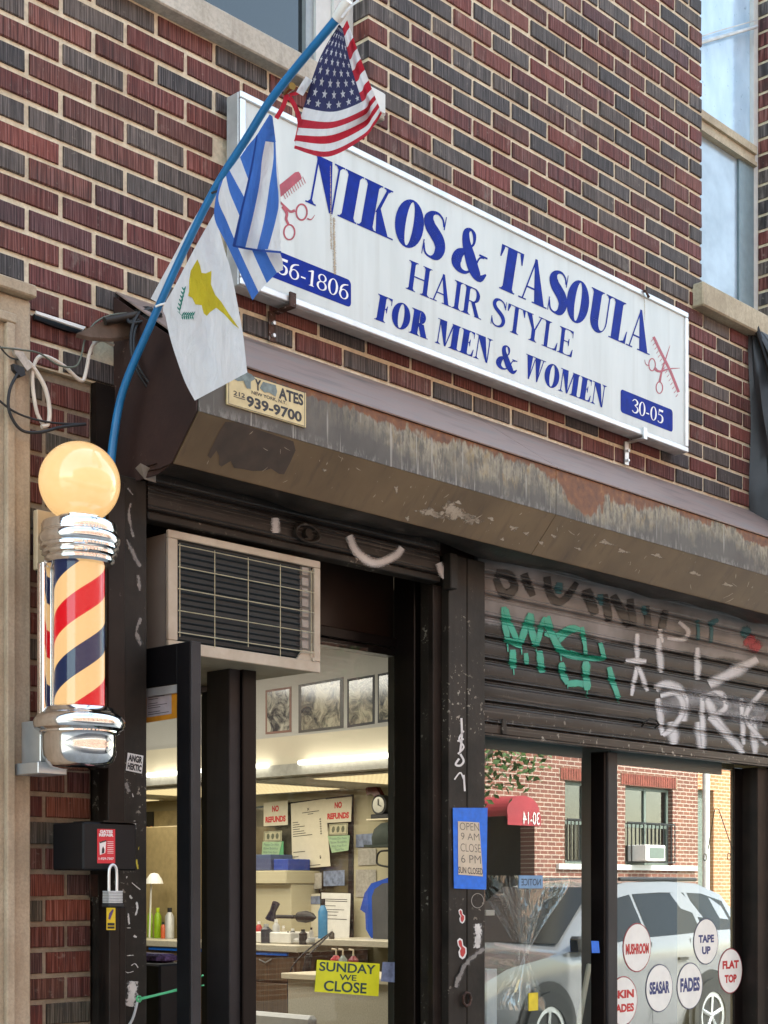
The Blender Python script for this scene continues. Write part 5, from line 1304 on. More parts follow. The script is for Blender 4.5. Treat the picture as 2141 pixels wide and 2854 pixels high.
for w, pts in ((12, ((365,1400),(360,1440),(372,1500))), (16, ((352,1500),(370,1540),(392,1580))), (14, ((385,1600),(390,1650))), (16, ((395,1720),(380,1760),(395,1800))), (10, ((355,1360),(372,1380))), (20, ((350,2180),(360,2210)))): ribbon(m, pts, w, onpost(-.1), 12)
m.build('grey_smears', M['fleck_grey'], lp)['kind'] = 'stuff'
# opening hours on blue tape
def z8(x, y): return (x/1.549+1070, y/1.549+2134)
M['tape'] = plain('blue_painters_tape', (.0, .13, .62), .5, 0, .15, 40); M['card'] = plain('cream_card', (.56, .47, .34), .7, 0, .08)
M['pencil'] = plain('pencil_line', (.10, .09, .08), .6)
th_, tf = sticker('hours_notice', 'hand lettered opening hours card held by wide blue tape on the centre post', 'notice', [z8(303,530), z8(442,535), z8(448,182), z8(298,182)], M['tape'], -.1045)
P_ = [aty(*z8(*p), -.1058) for p in ((322,470),(428,478),(412,245),(320,240))]
m = MB(); m.slab(P_, (0, -1, 0), .0005); m.build('card', M['card'], th_)
hm = lambda u, v, h=0: (P_[0]*(1-u)*(1-v)+P_[1]*u*(1-v)+P_[2]*u*v+P_[3]*(1-u)*v) + Vector((0, -h, 0))
m = MB()
for s, u0, v0, u1, v1 in (('OPEN', .08, .84, .97, .98), ('9 AM', .12, .66, .95, .79), ('CLOSE', .10, .44, .98, .59), ('6 PM', .12, .23, .95, .38)): put_text(m, s, hm, u0, v0, u1, v1, .0004, -.012)
m.build('lettering', M['pencil'], th_)
m = MB(); put_text(m, 'SUN CLOSED', hm, .0, .03, 1.0, .15, .0004, .01); m.build('lettering', M['ink'], th_)
m = MB()
for w, pts in ((6, ((335,885),(337,960),(330,1030))), (5, ((318,985),(345,975))), (5, ((345,940),(325,975),(345,1010),(320,1040))), (6, ((330,1040),(345,1070),(330,1090),(310,1085),(325,1060)))): ribbon(m, [z6(*p) for p in pts], w/1.549*1.5, onpost(-.1), 16, 0, False)
ribbon(m, [z8(345,40), z8(350,110)], 5, onpost(-.1), 8, 0, False); ribbon(m, [z8(305,60), z8(330,30), z8(345,60)], 4, onpost(-.1), 10, 0, False)
m.build('marker_scrawl', plain('white_marker', (.62, .60, .58), .5), cp)
m = MB(); c_ = z8(405, 583); ring_px(m, c_[0], c_[1], 17, 20, 1.8, onpost(-.102)); m.build('scratched_ring', plain('pencil_grey', (.25, .23, .2), .5), cp)
m = MB(); ribbon(m, [z8(405,680), z8(408,730), z8(405,790)], 27, onpost(-.102), 14); m.build('paper_remnant', M['fleck_white'], cp)
m = MB(); ribbon(m, [z8(440,790), z8(380,830), z8(330,900), z8(310,960)], 20, onpost(-.103), 20); m.build('spray_arc', M['fleck_grey'], cp)
for lab, y0, s in (('small red hand shaped sticker upper on the centre post', 650, .8), ('small red figure sticker lower on the centre post', 790, 1.15)):
    m = MB(); c_ = z8(336, y0); Ym = -.1014
    mp2 = lambda u, v, h=0, c_=c_, s=s: aty(c_[0]+u*s, c_[1]+v*s, Ym-h)
    blob(m, mp2, [(-11,-20),(-5,-26),(2,-22),(4,-8),(12,-2),(12,12),(8,22),(2,26),(-6,20),(-8,8),(-4,0),(-9,-8)], 0)
    o = m.build('sticker', M['paper']); tag(o, lab, 'sticker')
    m = MB(); blob(m, mp2, [(-8,-17),(-4,-22),(0,-18),(2,-6),(9,0),(9,10),(5,18),(1,21),(-3,15),(-4,5),(-1,-1),(-6,-8)], .0004); q_ = m.build('figure', plain('red_ink', (.45, .03, .03), .4), o); q_.location = (0, 0, 0)
m = MB(); c_ = z8(355, 1008); a_ = aty(c_[0], c_[1], -.104); m.tube([a_+Vector((.022*math.cos(t_*.9), -.004, .024*math.sin(t_*.9))) for t_ in range(8)], .005, 6); tag(m.build('rusty_hasp', M['clamp_rust']), 'rusty round hasp low on the centre post', 'hasp')

# ------------------------------------------------------------------ cables, flashing and clutter at the upper left
def zc(x, y): return (x/1.5505, 720+y/1.5505)
def cable(name, lab, pts, r, mat_, Y0=-.03, Y1=None, group=None, n=50):
    Y1 = Y0 if Y1 is None else Y1; k = len(pts)
    P3 = [aty(*zc(*p), Y0+(Y1-Y0)*i/(k-1)) for i, p in enumerate(pts)]
    m = MB(); m.tube(spline(P3, n), r, 8); return tag(m.build(name, mat_), lab, 'cable', group)
cable('white_cable', 'pale cable looping beside the bricks and up to the shutter housing', [(190,722),(158,660),(140,520),(158,438),(200,424),(280,468),(352,530),(374,480),(385,420),(405,372),(440,352),(490,376)], .0052, M['wire_white'], -.045)
cable('white_cable', 'pale cable dropping from the broken junction into a loop by the stone pier', [(118,445),(150,480),(195,560),(214,650),(208,715),(180,728)], .006, M['wire_white'], -.05)
cable('black_cable', 'black cable looping down from the junction across the stone pier', [(75,500),(42,570),(40,660),(90,740),(170,752),(260,730),(370,716)], .0042, M['rubber'], -.06)
cable('black_cable', 'dark cable entering from the left edge across the pier', [(-20,600),(50,655),(130,690),(240,712),(360,716)], .003, M['rubber'], -.055)
cable('black_cable', 'thin black wire from the left edge to the broken junction', [(-20,350),(10,395),(45,428),(90,440)], .0022, M['rubber'], -.055)
cable('green_cable', 'thin grey green wire curving from the flag pole bundle down to the bricks', [(560,235),(470,248),(405,285),(368,350),(352,420),(325,468),(250,460),(170,410),(90,395),(0,385)], .0026, plain('grey_green_wire', (.10, .11, .08), .5), -.06)
cable('black_cable', 'thick black cable hanging in a loop beside the upper blue pole', [(655,215),(600,240),(570,310),(568,400),(590,480),(640,560),(678,600)], .0045, M['rubber'], -.10, -.16)
cable('black_cable', 'second black cable hanging in the loop beside the blue pole', [(650,228),(610,258),(582,320),(580,400),(600,470),(645,540),(676,585)], .0038, M['rubber'], -.10, -.17)
for i in range(7):
    cable('black_cable', 'black cable strand bunched at the pole above the end plate, %s' % ('lowest and longest','second from below','third from below','middle one','third from above','second from above','topmost and shortest')[i], [(470+i*14,262-i*4),(560,236+i*7),(640,212+i*9),(700,262-i*4)], .0036, M['rubber'], -.02-.01*i, -.12-.008*i, 'cable strands bunched at the pole', 24)
jb = thing('broken_junction', 'broken white junction fitting hanging on wires in front of the stone pier', 'junction', aty(*zc(100, 440), -.06))
P_ = [aty(*zc(*p), -.06) for p in ((60,385),(92,388),(140,470),(118,486),(66,412))]
m = MB(); m.slab(P_, (0, -1, 0), .02); m.build('shell', plain('dirty_white_plastic', (.42, .36, .30), .5, 0, .3, 60), jb)
P_ = [aty(*zc(*p), -.062) for p in ((58,455),(105,470),(112,505),(92,512),(62,480))]
m = MB(); m.slab(P_, (0, -1, 0), .02); m.build('socket', M['rubber'], jb)
fl_ = thing('metal_flashing', 'bent white metal flashing over a ragged gap in the bricks', 'flashing', aty(*zc(260, 265), -.02))
P_ = [aty(*zc(*p), -.03) for p in ((155,226),(372,296),(362,308),(160,240))]
m = MB(); m.slab(P_, (0, -1, .2), .006); m.build('edge_strip', M['white_paint'], fl_)
P_ = [aty(*zc(*p), -.012) for p in ((150,240),(370,306),(345,322),(300,316),(240,296),(150,262))]
m = MB(); m.slab(P_, (0, -1, 0), .01); m.build('ragged_gap', M['black'], fl_)
P_ = [aty(*zc(*p), -.075) for p in ((330,325),(455,268),(640,232),(705,262),(640,290),(560,335),(480,345),(390,340))]
m = MB(); m.slab(P_, (0, -.4, 1), .01); m.build('bent_sheet', grimy('brown_bent_sheet', (.16, .11, .08), (.07, .045, .03), (.3, .26, .22), 9, .5, .2, False), fl_)
m = MB(); m.tube([aty(*zc(452, 272), -.08), aty(*zc(640, 236), -.10)], .011, 10); m.build('rolled_edge', M['flap'], fl_)
box('corner_filler', (2.50, -.006, 2.70), (2.565, .019, 3.0), M['steel_dark'], hood)

# ------------------------------------------------------------------ inside the barber shop
M['wall_cream'] = plain('cream_shop_wall', (.44, .40, .27), .7, 0, .06, 3); M['wall_grey'] = plain('pale_grey_upper_wall', (.46, .44, .39), .7, 0, .05, 3)
M['band_beige'] = plain('beige_band', (.60, .53, .38), .6, 0, .05, 4); M['lip_grey'] = plain('grey_lip', (.36, .34, .28), .7, 0, .12, 30)
room = thing('shop_interior', 'cream walled barber shop interior with a lit soffit seen through the door', 'room', (4.5, 4, 0))
WX, SXX = 6.6, 5.6
box('floor', (1.9, .3, -.02), (WX+.1, 7.4, .03), plain('speckled_shop_floor', (.22, .20, .16), .4, 0, .2, 60), room)
box('side_wall', (WX, .24, .03), (WX+.1, 7.4, 3.2), M['wall_cream'], room)
box('back_wall', (1.9, 7.0, .03), (WX, 7.1, 3.2), M['wall_cream'], room)
box('left_wall', (2.0, .31, .03), (2.1, 7.0, 3.2), M['wall_cream'], room)
box('ceiling', (1.9, .23, 3.0), (WX+.1, 7.4, 3.1), plain('brown_ceiling', (.10, .07, .05), .7), room)
box('upper_wall', (SXX, .35, 2.415), (SXX+.05, 6.99, 2.95), M['wall_grey'], room)
box('ceiling_beam', (SXX-.12, .35, 2.951), (SXX+.05, 6.99, 2.999), M['transom'], room)
box('band', (SXX-.006, .35, 2.262), (SXX+.05, 6.99, 2.4145), M['band_beige'], room)
box('lip', (SXX-.03, .35, 2.20), (SXX+.05, 6.99, 2.2615), M['lip_grey'], room)
box('soffit', (SXX+.051, .35, 2.192), (WX-.001, 6.99, 2.26), M['lip_grey'], room)
for i, (ya, yb) in enumerate(((1.2, 2.47), (2.93, 4.2), (4.66, 5.93))):
    t = thing('ceiling_light', ('lit yellow prismatic ceiling light nearest the clock shelf', 'lit yellow prismatic ceiling light in the middle of the soffit', 'lit yellow prismatic ceiling light deepest in the shop')[i], 'ceiling light', (6.0, (ya+yb)/2, 2.19), 'soffit ceiling lights')
    box('frame', (5.655, ya, 2.184), (6.385, yb, 2.1915), M['white_paint'], t)
    m = MB(); m.box((5.675, ya+.02, 2.181), (6.365, yb-.02, 2.1835))
    tt = NT('prismatic_light_panel_%d' % i)
    w = tt.n('ShaderNodeTexChecker'); tt.l(tt.pos((60, 60, 60)), w.inputs[0]); w.inputs['Scale'].default_value = 1.0; w.inputs[1].default_value = (1, .80, .42, 1); w.inputs[2].default_value = (.74, .56, .28, 1)
    tt.l(w.outputs[0], tt.b.inputs['Emission Color']); tt.b.inputs['Emission Strength'].default_value = .15; tt.b.inputs['Base Color'].default_value = (.3, .26, .2, 1)
    m.build('diffuser', tt.m, t)
M['led'] = emit('white_fluorescent_tube', (1, .97, .9), 1.2)
for i, (ya, yb) in enumerate(((1.1, 2.437), (2.69, 3.75), (3.80, 5.0))):
    m = MB(); m.tube([(SXX-.045, ya, 2.262), (SXX-.045, yb, 2.262)], .012, 10)
    tag(m.build('fluorescent_tube', M['led']), ('white fluorescent tube on the soffit edge behind the door glass', 'short white fluorescent tube seen beside the dark door frame', 'white fluorescent tube seen through the open door leaf')[i], 'light tube', 'tubes on the soffit edge')
def area(name, loc, rot, sx, sy, power, c):
    L = bpy.data.lights.new(name, 'AREA'); L.shape = 'RECTANGLE'; L.size = sx; L.size_y = sy; L.energy = power; L.color = c
    o = bpy.data.objects.new(name, L); o.location = loc; o.rotation_euler = rot; col.objects.link(o)
area('ceiling_lamp_light', (4.2, 2.9, 2.94), (0, 0, 0), 1.0, 2.6, 10, (1, .95, .86))
area('soffit_lamp_light', (6.0, 2.9, 2.17), (0, 0, 0), .6, 3.6, 4, (1, .92, .78))

wu = lambda px, py, h=0: atx(px, py, SXX - h)
wl = lambda px, py, h=0: atx(px, py, WX - h)
def quad_map(P_, n=(-1, 0, 0)):
    n = Vector(n); return lambda u, v, h=0: (P_[0]*(1-u)*(1-v)+P_[1]*u*(1-v)+P_[2]*u*v+P_[3]*(1-u)*v) + n*h
def board(name, lab, cat, q, mat_, X, th=.002, group=None, on=atx, n=(-1, 0, 0)):
    """flat thing on an interior wall; q = bl, br, tr, tl pixels"""
    P_ = [on(px, py, X) for px, py in q]; t = thing(name, lab, cat, P_[0], group)
    m = MB(); m.slab(P_, n, th); m.build('sheet', mat_, t)
    return t, quad_map(P_, n)
def photo_mat(name, sc, warm):
    t = NT(name); n = t.noise(t.pos((1, 1, 1)), sc, 5, .7, 1.2)
    c = t.ramp(n, [(.38, (.03, .035, .04)), (.5, (.22, .20, .15)), (.62, (.50, .45, .33))] if warm else [(.4, (.04, .045, .05)), (.5, (.30, .29, .24)), (.6, (.55, .52, .42))])
    return t.base(c, .12, 0, 1.0)
for i, (q, fm, lab) in enumerate((
    (((740,2047),(812,2040),(812,1913),(740,1924)), plain('reddish_frame', (.20, .09, .06), .4), 'thin reddish framed old photograph, leftmost on the upper wall'),
    (((832,2043),(957,2029),(957,1887),(832,1909)), plain('dark_bronze_frame', (.05, .045, .035), .35), 'wide bronze framed old group photograph on the upper wall'),
    (((968,2028),(1044,2017),(1044,1880),(968,1893)), M['ink'], 'narrow black framed photograph right of the wide group picture'),
    (((1053,2015),(1110,2007),(1110,1868),(1053,1879)), M['ink'], 'black framed photograph half hidden by the dark door frame'))):
    t, mf = board('picture_frame', lab, 'picture', q, fm, SXX-.002, .015, 'framed photographs on the upper wall')
    m = MB(); m.add([mf(.07,.05,.0008), mf(.93,.05,.0008), mf(.93,.95,.0008), mf(.07,.95,.0008)], [(0,1,2,3)]); m.build('photo', photo_mat('old_photo_%d' % i, (9, 11, 10, 12)[i], i > 0), t)
# mirror and its papers
t, mf = board('wall_mirror', 'black framed mirror behind the price list on the lower wall', 'mirror', ((700,2640),(985,2618),(985,2214),(700,2250)), M['ink'], WX-.004, .03)
m = MB(); m.add([mf(.0,.01,.001), mf(.955,.01,.001), mf(.955,.985,.001), mf(.0,.985,.001)], [(0,1,2,3)]); m.build('glass', plain('mirror_reflection', (.30, .27, .20), .08, .7, .5, 5), t)
PX = WX-.05
M['print_red'] = plain('red_print', (.50, .02, .02), .5); M['note_green'] = plain('pale_green_note', (.30, .45, .27), .7); M['note_green2'] = plain('deeper_green_note', (.10, .36, .16), .7); M['list_paper'] = plain('ivory_paper', (.60, .56, .44), .7, 0, .04)
for q, lab in ((((735,2303),(802,2299),(802,2231),(735,2238)), 'white NO REFUNDS sign over the left green note'), (((907,2294),(978,2290),(981,2220),(907,2228)), 'white NO REFUNDS sign to the right of the price list')):
    t, mf = board('refund_sign', lab, 'sign', q, M['list_paper'], PX, .002, 'no refunds signs')
    m = MB(); put_text(m, 'NO', mf, .36, .58, .64, .84, .001, .06); put_text(m, 'REFUNDS', mf, .08, .14, .92, .40, .001, .06); m.build('lettering', M['print_red'], t)
t, mf = board('price_list', 'large ivory price list sheet between the two refund signs', 'price list', ((815,2423),(921,2414),(907,2226),(811,2240)), M['list_paper'], PX+.004)
m = MB()
for i, (v, u0, u1) in enumerate(((.83,.32,.80),(.80,.48,.64),(.70,.04,.20),(.665,.04,.24),(.63,.04,.38),(.595,.04,.24),(.56,.04,.36),(.525,.04,.40),(.49,.04,.58),(.25,.04,.36),(.18,.04,.18),(.14,.04,.20),(.03,.2,.75))): patch(m, mf, u0, v, u1, v+.010, .001)
for i in range(7): patch(m, mf, .80, .70-i*.036, .84, .718-i*.036, .001)
put_text(m, '$', mf, .74, .12, .78, .17, .001); ribbon(m, [(.47,.90),(.53,.86)], .01, mf, 3, .001, False); ribbon(m, [(.53,.90),(.47,.86)], .01, mf, 3, .0012, False)
m.build('print', M['ink'], t)
for q, g_, lab in ((((735,2346),(785,2344),(786,2315),(736,2318)), ((729,2392),(775,2392),(786,2346),(732,2346)), 'left'), (((914,2328),(969,2326),(970,2294),(918,2297)), ((925,2377),(971,2370),(975,2328),(913,2330)), 'right')):
    t, mf = board('dollar_bill', 'banknote taped above the %s green note' % lab, 'banknote', q, plain('banknote_'+lab, (.42, .40, .27), .7), PX-.003, .001, 'banknotes taped to the mirror')
    m = MB()
    for (u0,v0,u1,v1) in ((.03,.05,.97,.10),(.03,.9,.97,.95),(.03,.1,.06,.9),(.94,.1,.97,.9)): patch(m, mf, u0, v0, u1, v1, .0005)
    for uc in (.25, .5, .75): blob(m, mf, [(uc+.085*math.cos(k*.7854), .5+.3*math.sin(k*.7854)) for k in range(8)], .0005)
    m.build('print', plain('banknote_ink_'+lab, (.09, .10, .06), .6), t)
    t, mf = board('green_note', 'pale green hand written note, %s of the price list' % lab, 'note', g_, M['note_green'], PX-.002, .001, 'green notes on the mirror')
    m = MB(); L_ = ('Please Do Not', 'Blow Bubbles', 'With Your Gum', 'Thank You')
    for i, s in enumerate(L_): put_text(m, s, mf, .08 + (.15 if i == 3 else 0), .76-i*.23, .88 - (.15 if i == 3 else 0), .90-i*.23, .0006, -.01)
    m.build('writing', plain('note_ink_'+lab, (.05, .08, .12), .6), t)
board('green_card', 'deeper green card tucked behind the left note', 'card', ((773,2392),(790,2392),(790,2345),(780,2345)), M['note_green2'], PX+.001)
# shelf, clock, cap and leaflets by the door frame
box_ = lambda name, lab, cat, q0, q1, X, dep, mat_, bev=.004: tag(MB().box(atx(*q0, X), atx(*q1, X)+Vector((dep, 0, 0)), 0, bev).build(name, mat_), lab, cat)
box_('wall_shelf', 'small cream shelf carrying the red clock', 'shelf', (1020,2288), (1130,2278), WX-.16, .16, M['band_beige'], .003)
ck = thing('mantel_clock', 'dark red and black clock with a round pale face on the small shelf', 'clock', atx(1055, 2278, WX-.1)); c_ = atx(1056, 2243, WX-.12)
M['mahogany'] = plain('dark_red_wood', (.12, .012, .015), .25)
ry = lambda r, n=24, x=0: [(c_.x+x, c_.y+r*math.cos(2*math.pi*i/n), c_.z+r*math.sin(2*math.pi*i/n)) for i in range(n)]
m = MB(); m.slab(ry(.060)[::-1], (-1, 0, 0), .05); m.build('case', M['ink'], ck)
m = MB(); m.slab(ry(.047, 24, -.004)[::-1], (-1, 0, 0), .003); m.build('dial', plain('silver_dial', (.55, .54, .48), .2, .3), ck)
m = MB(); m.slab([(c_.x-.008, c_.y+a*.01, c_.z+b*.01) for a, b in ((-.3, 0), (.3, 0), (.2, 3.4), (-.2, 3.4))], (-1, 0, 0), .002); m.slab([(c_.x-.008, c_.y+a*.01, c_.z+b*.01) for a, b in ((0, .3), (0, -.3), (-2.6, -1.2), (-2.6, -.9))], (-1, 0, 0), .002); m.build('hands', M['ink'], ck)
m = MB(); m.box(Vector((c_.x-.01, c_.y+.06, c_.z-.082)), Vector((c_.x+.06, c_.y-.085, c_.z-.055)), 0, .004); m.build('base', M['ink'], ck)
m = MB(); m.slab([(c_.x, c_.y+a, c_.z+b) for a, b in ((.03,.04),(.06,.07),(.10,.06),(.11,.095),(.095,.13),(.04,.135),(.02,.10),(-.01,.06))], (-1, 0, 0), .04); m.fix = True; m.build('top_scroll', M['mahogany'], ck)
cap_ = MB(); c2 = atx(1085, 2345, WX-.15); cap_.lathe((c2.x, c2.y), [(.10, c2.z-.02), (.105, c2.z+.02), (.09, c2.z+.07), (.05, c2.z+.105), (.001, c2.z+.115)], 20); cap_.box((c2.x-.11, c2.y-.1, c2.z-.035), (c2.x+.02, c2.y+.1, c2.z-.021))
tag(cap_.build('baseball_cap', plain('dark_green_cap', (.02, .028, .022), .8)), 'dark green cap with yellow print hanging below the clock', 'cap')
m = MB(); c3 = atx(1090, 2392, WX-.1); m.tube(spline([(c3.x, c3.y+.02, c3.z+.045), (c3.x, c3.y+.09, c3.z+.04), (c3.x, c3.y+.115, c3.z), (c3.x, c3.y+.09, c3.z-.04), (c3.x, c3.y-.1, c3.z-.05), (c3.x, c3.y-.14, c3.z+.04), (c3.x, c3.y+.02, c3.z+.045)], 40), .006, 8); tag(m.build('cable_loop', M['rubber']), 'black cable loop hanging on the wall above the shirts', 'cable')
M['leaflet'] = plain('blue_grey_leaflet', (.16, .20, .30), .5, 0, .5, 30); M['leaflet2'] = plain('grey_printed_page', (.36, .34, .30), .6, 0, .2, 60)
board('leaflet', 'blue leaflet pinned right of the mirror', 'leaflet', ((992,2362),(1048,2360),(1048,2322),(992,2326)), M['leaflet'], WX-.01)
board('leaflet', 'grey printed page below the blue leaflet', 'leaflet', ((998,2412),(1048,2410),(1048,2364),(998,2364)), M['leaflet2'], WX-.008)
board('leaflet', 'second grey printed page near the shirts', 'leaflet', ((992,2500),(1048,2500),(1048,2424),(992,2424)), M['leaflet2'], WX-.006)
board('form_sheet', 'white form with blue header leaning on the counter mirror', 'form', ((842,2612),(892,2610),(892,2490),(836,2494)), M['list_paper'], WX-.08)
t, mf = board('form_sheet', 'white ruled form leaning right of the blue headed one', 'form', ((898,2618),(973,2622),(977,2490),(896,2488)), M['paper'], WX-.09)
m = MB()
for i, (v, u1) in enumerate(((.86,.9),(.82,.9),(.72,.5),(.64,.8),(.59,.6),(.52,.55),(.44,.9))): patch(m, mf, .08, v, u1, v+.012, .001)
m.build('print', M['ink'], t)
t, mf = board('blue_header', 'blue box of print on the leaning form', 'print', ((848,2520),(892,2520),(892,2497),(846,2499)), M['leaflet'], WX-.083)
# shirts
def shirt(lab, q, X, mat_):
    P_ = [atx(px, py, X) for px, py in q]; n = len(P_)
    m = MB(); m.slab(P_[::-1], (-1, 0, 0), .05); m.fix = True; return tag(m.build('hanging_shirt', mat_), lab, 'shirt', 'shirts on hangers')
shirt('bright blue shirt hanging behind the grey one by the door frame', ((1004,2535),(1016,2490),(1035,2462),(1100,2440),(1130,2640),(1040,2625),(1020,2590),(1018,2545)), WX-.2, plain('bright_blue_cloth', (.01, .06, .38), .8, 0, .2, 8))
shirt('grey shirt hanging nearest the dark door frame', ((1040,2625),(1036,2500),(1044,2478),(1066,2462),(1140,2455),(1140,2650),(1060,2640)), WX-.3, plain('grey_cloth', (.07, .07, .075), .85, 0, .15, 8))
# counters and cabinets
M['laminate'] = plain('speckled_cream_laminate', (.50, .46, .36), .35, 0, .12, 120)
def wood():
    t = NT('walnut_laminate'); g = t.noise(t.pos((3, 40, 1.2)), 2, 5, .6, .6)
    return t.base(t.ramp(g, [(.3, (.075, .045, .026)), (.7, (.16, .10, .058))]), .4)
M['wood'] = wood()
ct = thing('counter', 'speckled cream topped counter with walnut drawers and bottles on top', 'counter', (6.3, 3.5, 0))
box('worktop', (5.97, 2.9, 1.222), (6.59, 5.6, 1.263), M['laminate'], ct, .004); box('cabinet', (6.02, 2.93, .04), (6.58, 5.6, 1.2215), M['wood'], ct)
for i, (ya, yb) in enumerate(((2.96, 3.75), (3.78, 4.6))):
    for j, (za, zb_) in enumerate(((1.05, 1.19), (.86, 1.035), (.5, .845))): box('drawer_front', (6.0, ya, za), (6.0195, yb, zb_), M['wood'], ct, .003)
h0 = atx(723, 2674, 5.99); h1 = atx(740, 2683, 5.985); h2 = atx(757, 2673, 5.99); m = MB(); m.tube([h0, h1, h2], .0045, 6); m.build('handle', M['alu'], ct)
tag(MB().box((5.985, 3.0, 1.2), (5.998, 4.3, 1.218)).build('blue_tape_edge', M['tape']), 'blue tape along the counter edge above the drawer', 'tape')
c4 = thing('low_wall', 'speckled beige counter end beneath the yellow closing sign', 'low wall', (5.4, 1.6, 0))
box('panel', (5.3, .9, .04), (5.36, 2.25, 1.13), M['laminate'], c4, .003); box('top', (5.27, .9, 1.1305), (5.7, 2.27, 1.16), M['band_beige'], c4, .003)
box('rear_top', (6.1, 1.2, 1.262), (6.59, 2.89, 1.30), M['laminate'], ct, .003)
box('shelf_unit', (6.3, 3.35, 1.62), (6.59, 5.0, 1.70), M['wall_cream'], ct, .004); box('upper_cabinet', (6.35, 3.36, 1.27), (6.59, 4.1, 1.618), M['wall_cream'], ct, .004)
for i, (y0_, w, h_, c_, lab) in enumerate(((3.40, .13, .07, (.015, .05, .30), 'blue carton on the cream shelf nearest the mirror'), (3.56, .3, .10, (.05, .07, .16), 'dark blue carton on the cream shelf'), (4.45, .12, .2, (.01, .16, .30), 'cyan carton seen between the dark door frames'), (4.58, .1, .13, (.02, .28, .14), 'green carton below the cyan one'))):
    tag(MB().box((6.36, y0_, 1.702), (6.55, y0_+w, 1.702+h_), 0, .003).build('carton', plain('carton_%d' % i, c_, .5)), lab, 'carton', 'cartons on the cream shelf')
def bottle(lab, px, py0, py1, r, mat_, X=6.2, capm=None, pump=False):
    a = atx(px, py0, X); zt_ = atx(px, py1, X).z; z0 = 1.264; h = zt_-z0
    t = thing('bottle', lab, 'bottle', (a.x, a.y, z0), 'bottles on the counter')
    m = MB(); m.lathe((a.x, a.y), [(.001, z0), (r, z0), (r, z0+h*.72), (r*.6, z0+h*.82), (r*.42, z0+h*.86)], 18); m.build('body', mat_, t)
    m = MB(); m.lathe((a.x, a.y), [(r*.5, z0+h*.861), (r*.5, z0+h), (.001, z0+h)], 14)
    if pump: m.tube([(a.x, a.y, z0+h), (a.x, a.y, z0+h*1.12), (a.x, a.y-.04, z0+h*1.13)], .006, 8)
    m.build('cap', capm or M['white_paint'], t)
bottle('tall blue spray bottle with black shoulder', 900, 2628, 2505, .028, plain('sky_blue_plastic', (.05, .22, .42), .3), 6.15, M['ink'])
bottle('white plastic bottle beside the dark jar', 770, 2625, 2562, .022, plain('white_plastic', (.5, .5, .48), .35), 6.15)
bottle('dark glass jar with a clear lid', 742, 2628, 2575, .032, plain('smoky_plastic', (.04, .045, .06), .15), 6.1, M['alu_dull'])
bottle('red striped bottle behind the door frame edge', 722, 2625, 2568, .02, plain('red_plastic', (.40, .03, .03), .4), 6.2)
bottle('black topped clear bottle by the brush', 845, 2630, 2590, .024, M['ink'], 6.1, M['ink'])
bottle('bright green spray can in the left pane', 440, 2618, 2530, .024, plain('lime_plastic', (.25, .42, .01), .4), 6.2, plain('lime_cap', (.45, .60, .02), .4))
bottle('second green spray can at the post edge', 420, 2618, 2530, .022, plain('lime_plastic_b', (.22, .38, .01), .4), 6.25, plain('lime_cap_b', (.42, .56, .02), .4))
bottle('brushed steel cylinder right of the green cans', 473, 2618, 2530, .03, M['alu_dull'], 6.2, M['ink'])
for i, (px, r_0, h1, c_, lab) in enumerate(((735, .015, 2585, (.30,.05,.05), 'small red bottle left of the clear jar'), (758, .013, 2592, (.05,.12,.30), 'small navy bottle behind the white one'), (790, .018, 2580, (.45,.40,.30), 'cream lotion bottle beside the white rack'), (803, .012, 2596, (.08,.20,.10), 'slim green bottle beside the white rack'),
        (816, .020, 2588, (.05,.05,.05), 'squat black tub in front of the mirror'), (868, .013, 2585, (.50,.48,.44), 'slim white bottle left of the blue spray'), (925, .016, 2590, (.06,.05,.04), 'brown glass bottle right of the blue spray'), (455, .016, 2570, (.50,.10,.03), 'orange bottle between the green cans and steel cylinder'))):
    bottle(lab, px, 2628, h1, r_0, plain('bottle_plastic_%d' % i, c_, .35), 6.12+.05*(i % 3), M['ink'] if i % 2 else None)
for i, (q, m_, lab) in enumerate((((( 832,2480),(896,2476),(896,2432),(830,2436)), 'leaflet2', 'grey newspaper page pinned inside the mirror frame'), (((902,2470),(960,2468),(960,2425),(902,2428)), 'leaflet', 'blue card tucked low in the mirror frame'), (((1052,2560),(1075,2560),(1075,2520),(1052,2520)), 'list_paper', 'small ivory ticket near the grey shirt'))):
    board('pinned_paper', lab, 'paper', q, M[m_], WX-.06)
tow = MB(); tow.box((6.1, 2.95, 1.264), (6.35, 3.08, 1.30), 0, .012); tag(tow.build('folded_towel', plain('white_towel', (.5, .5, .48), .9)), 'folded white towel at the counter corner', 'towel')
br_ = MB(); c_ = atx(853, 2556, 6.12); br_.tube([c_+Vector((0, .09, 0)), c_+Vector((0, .06, .0)), c_+Vector((0, .0, .002)), c_+Vector((0, -.05, 0)), c_+Vector((0, -.085, -.002))], [.008, .030, .036, .026, .004], 16); br_.tube([c_+Vector((0, .25, 0)), c_+Vector((0, .1, 0))], .012, 10)
tag(br_.build('neck_brush', M['rubber']), 'black neck duster brush lying across the bottles', 'brush')
cl_ = MB(); c_ = atx(770, 2540, 6.2); cl_.tube([c_+Vector((0, .05, -.05)), c_+Vector((0, .03, .0)), c_+Vector((0, .0, .05))], [.035, .02, .025], 12); tag(cl_.build('hair_clipper', plain('navy_black_plastic', (.012, .014, .03), .25)), 'dark hair clipper standing behind the white bottle', 'clipper')
tr_ = MB(); tr_.box((6.1, 3.1, 1.264), (6.3, 3.42, 1.33), 0, .006); tag(tr_.build('white_rack', M['white_paint']), 'white plastic rack among the bottles on the counter', 'rack')
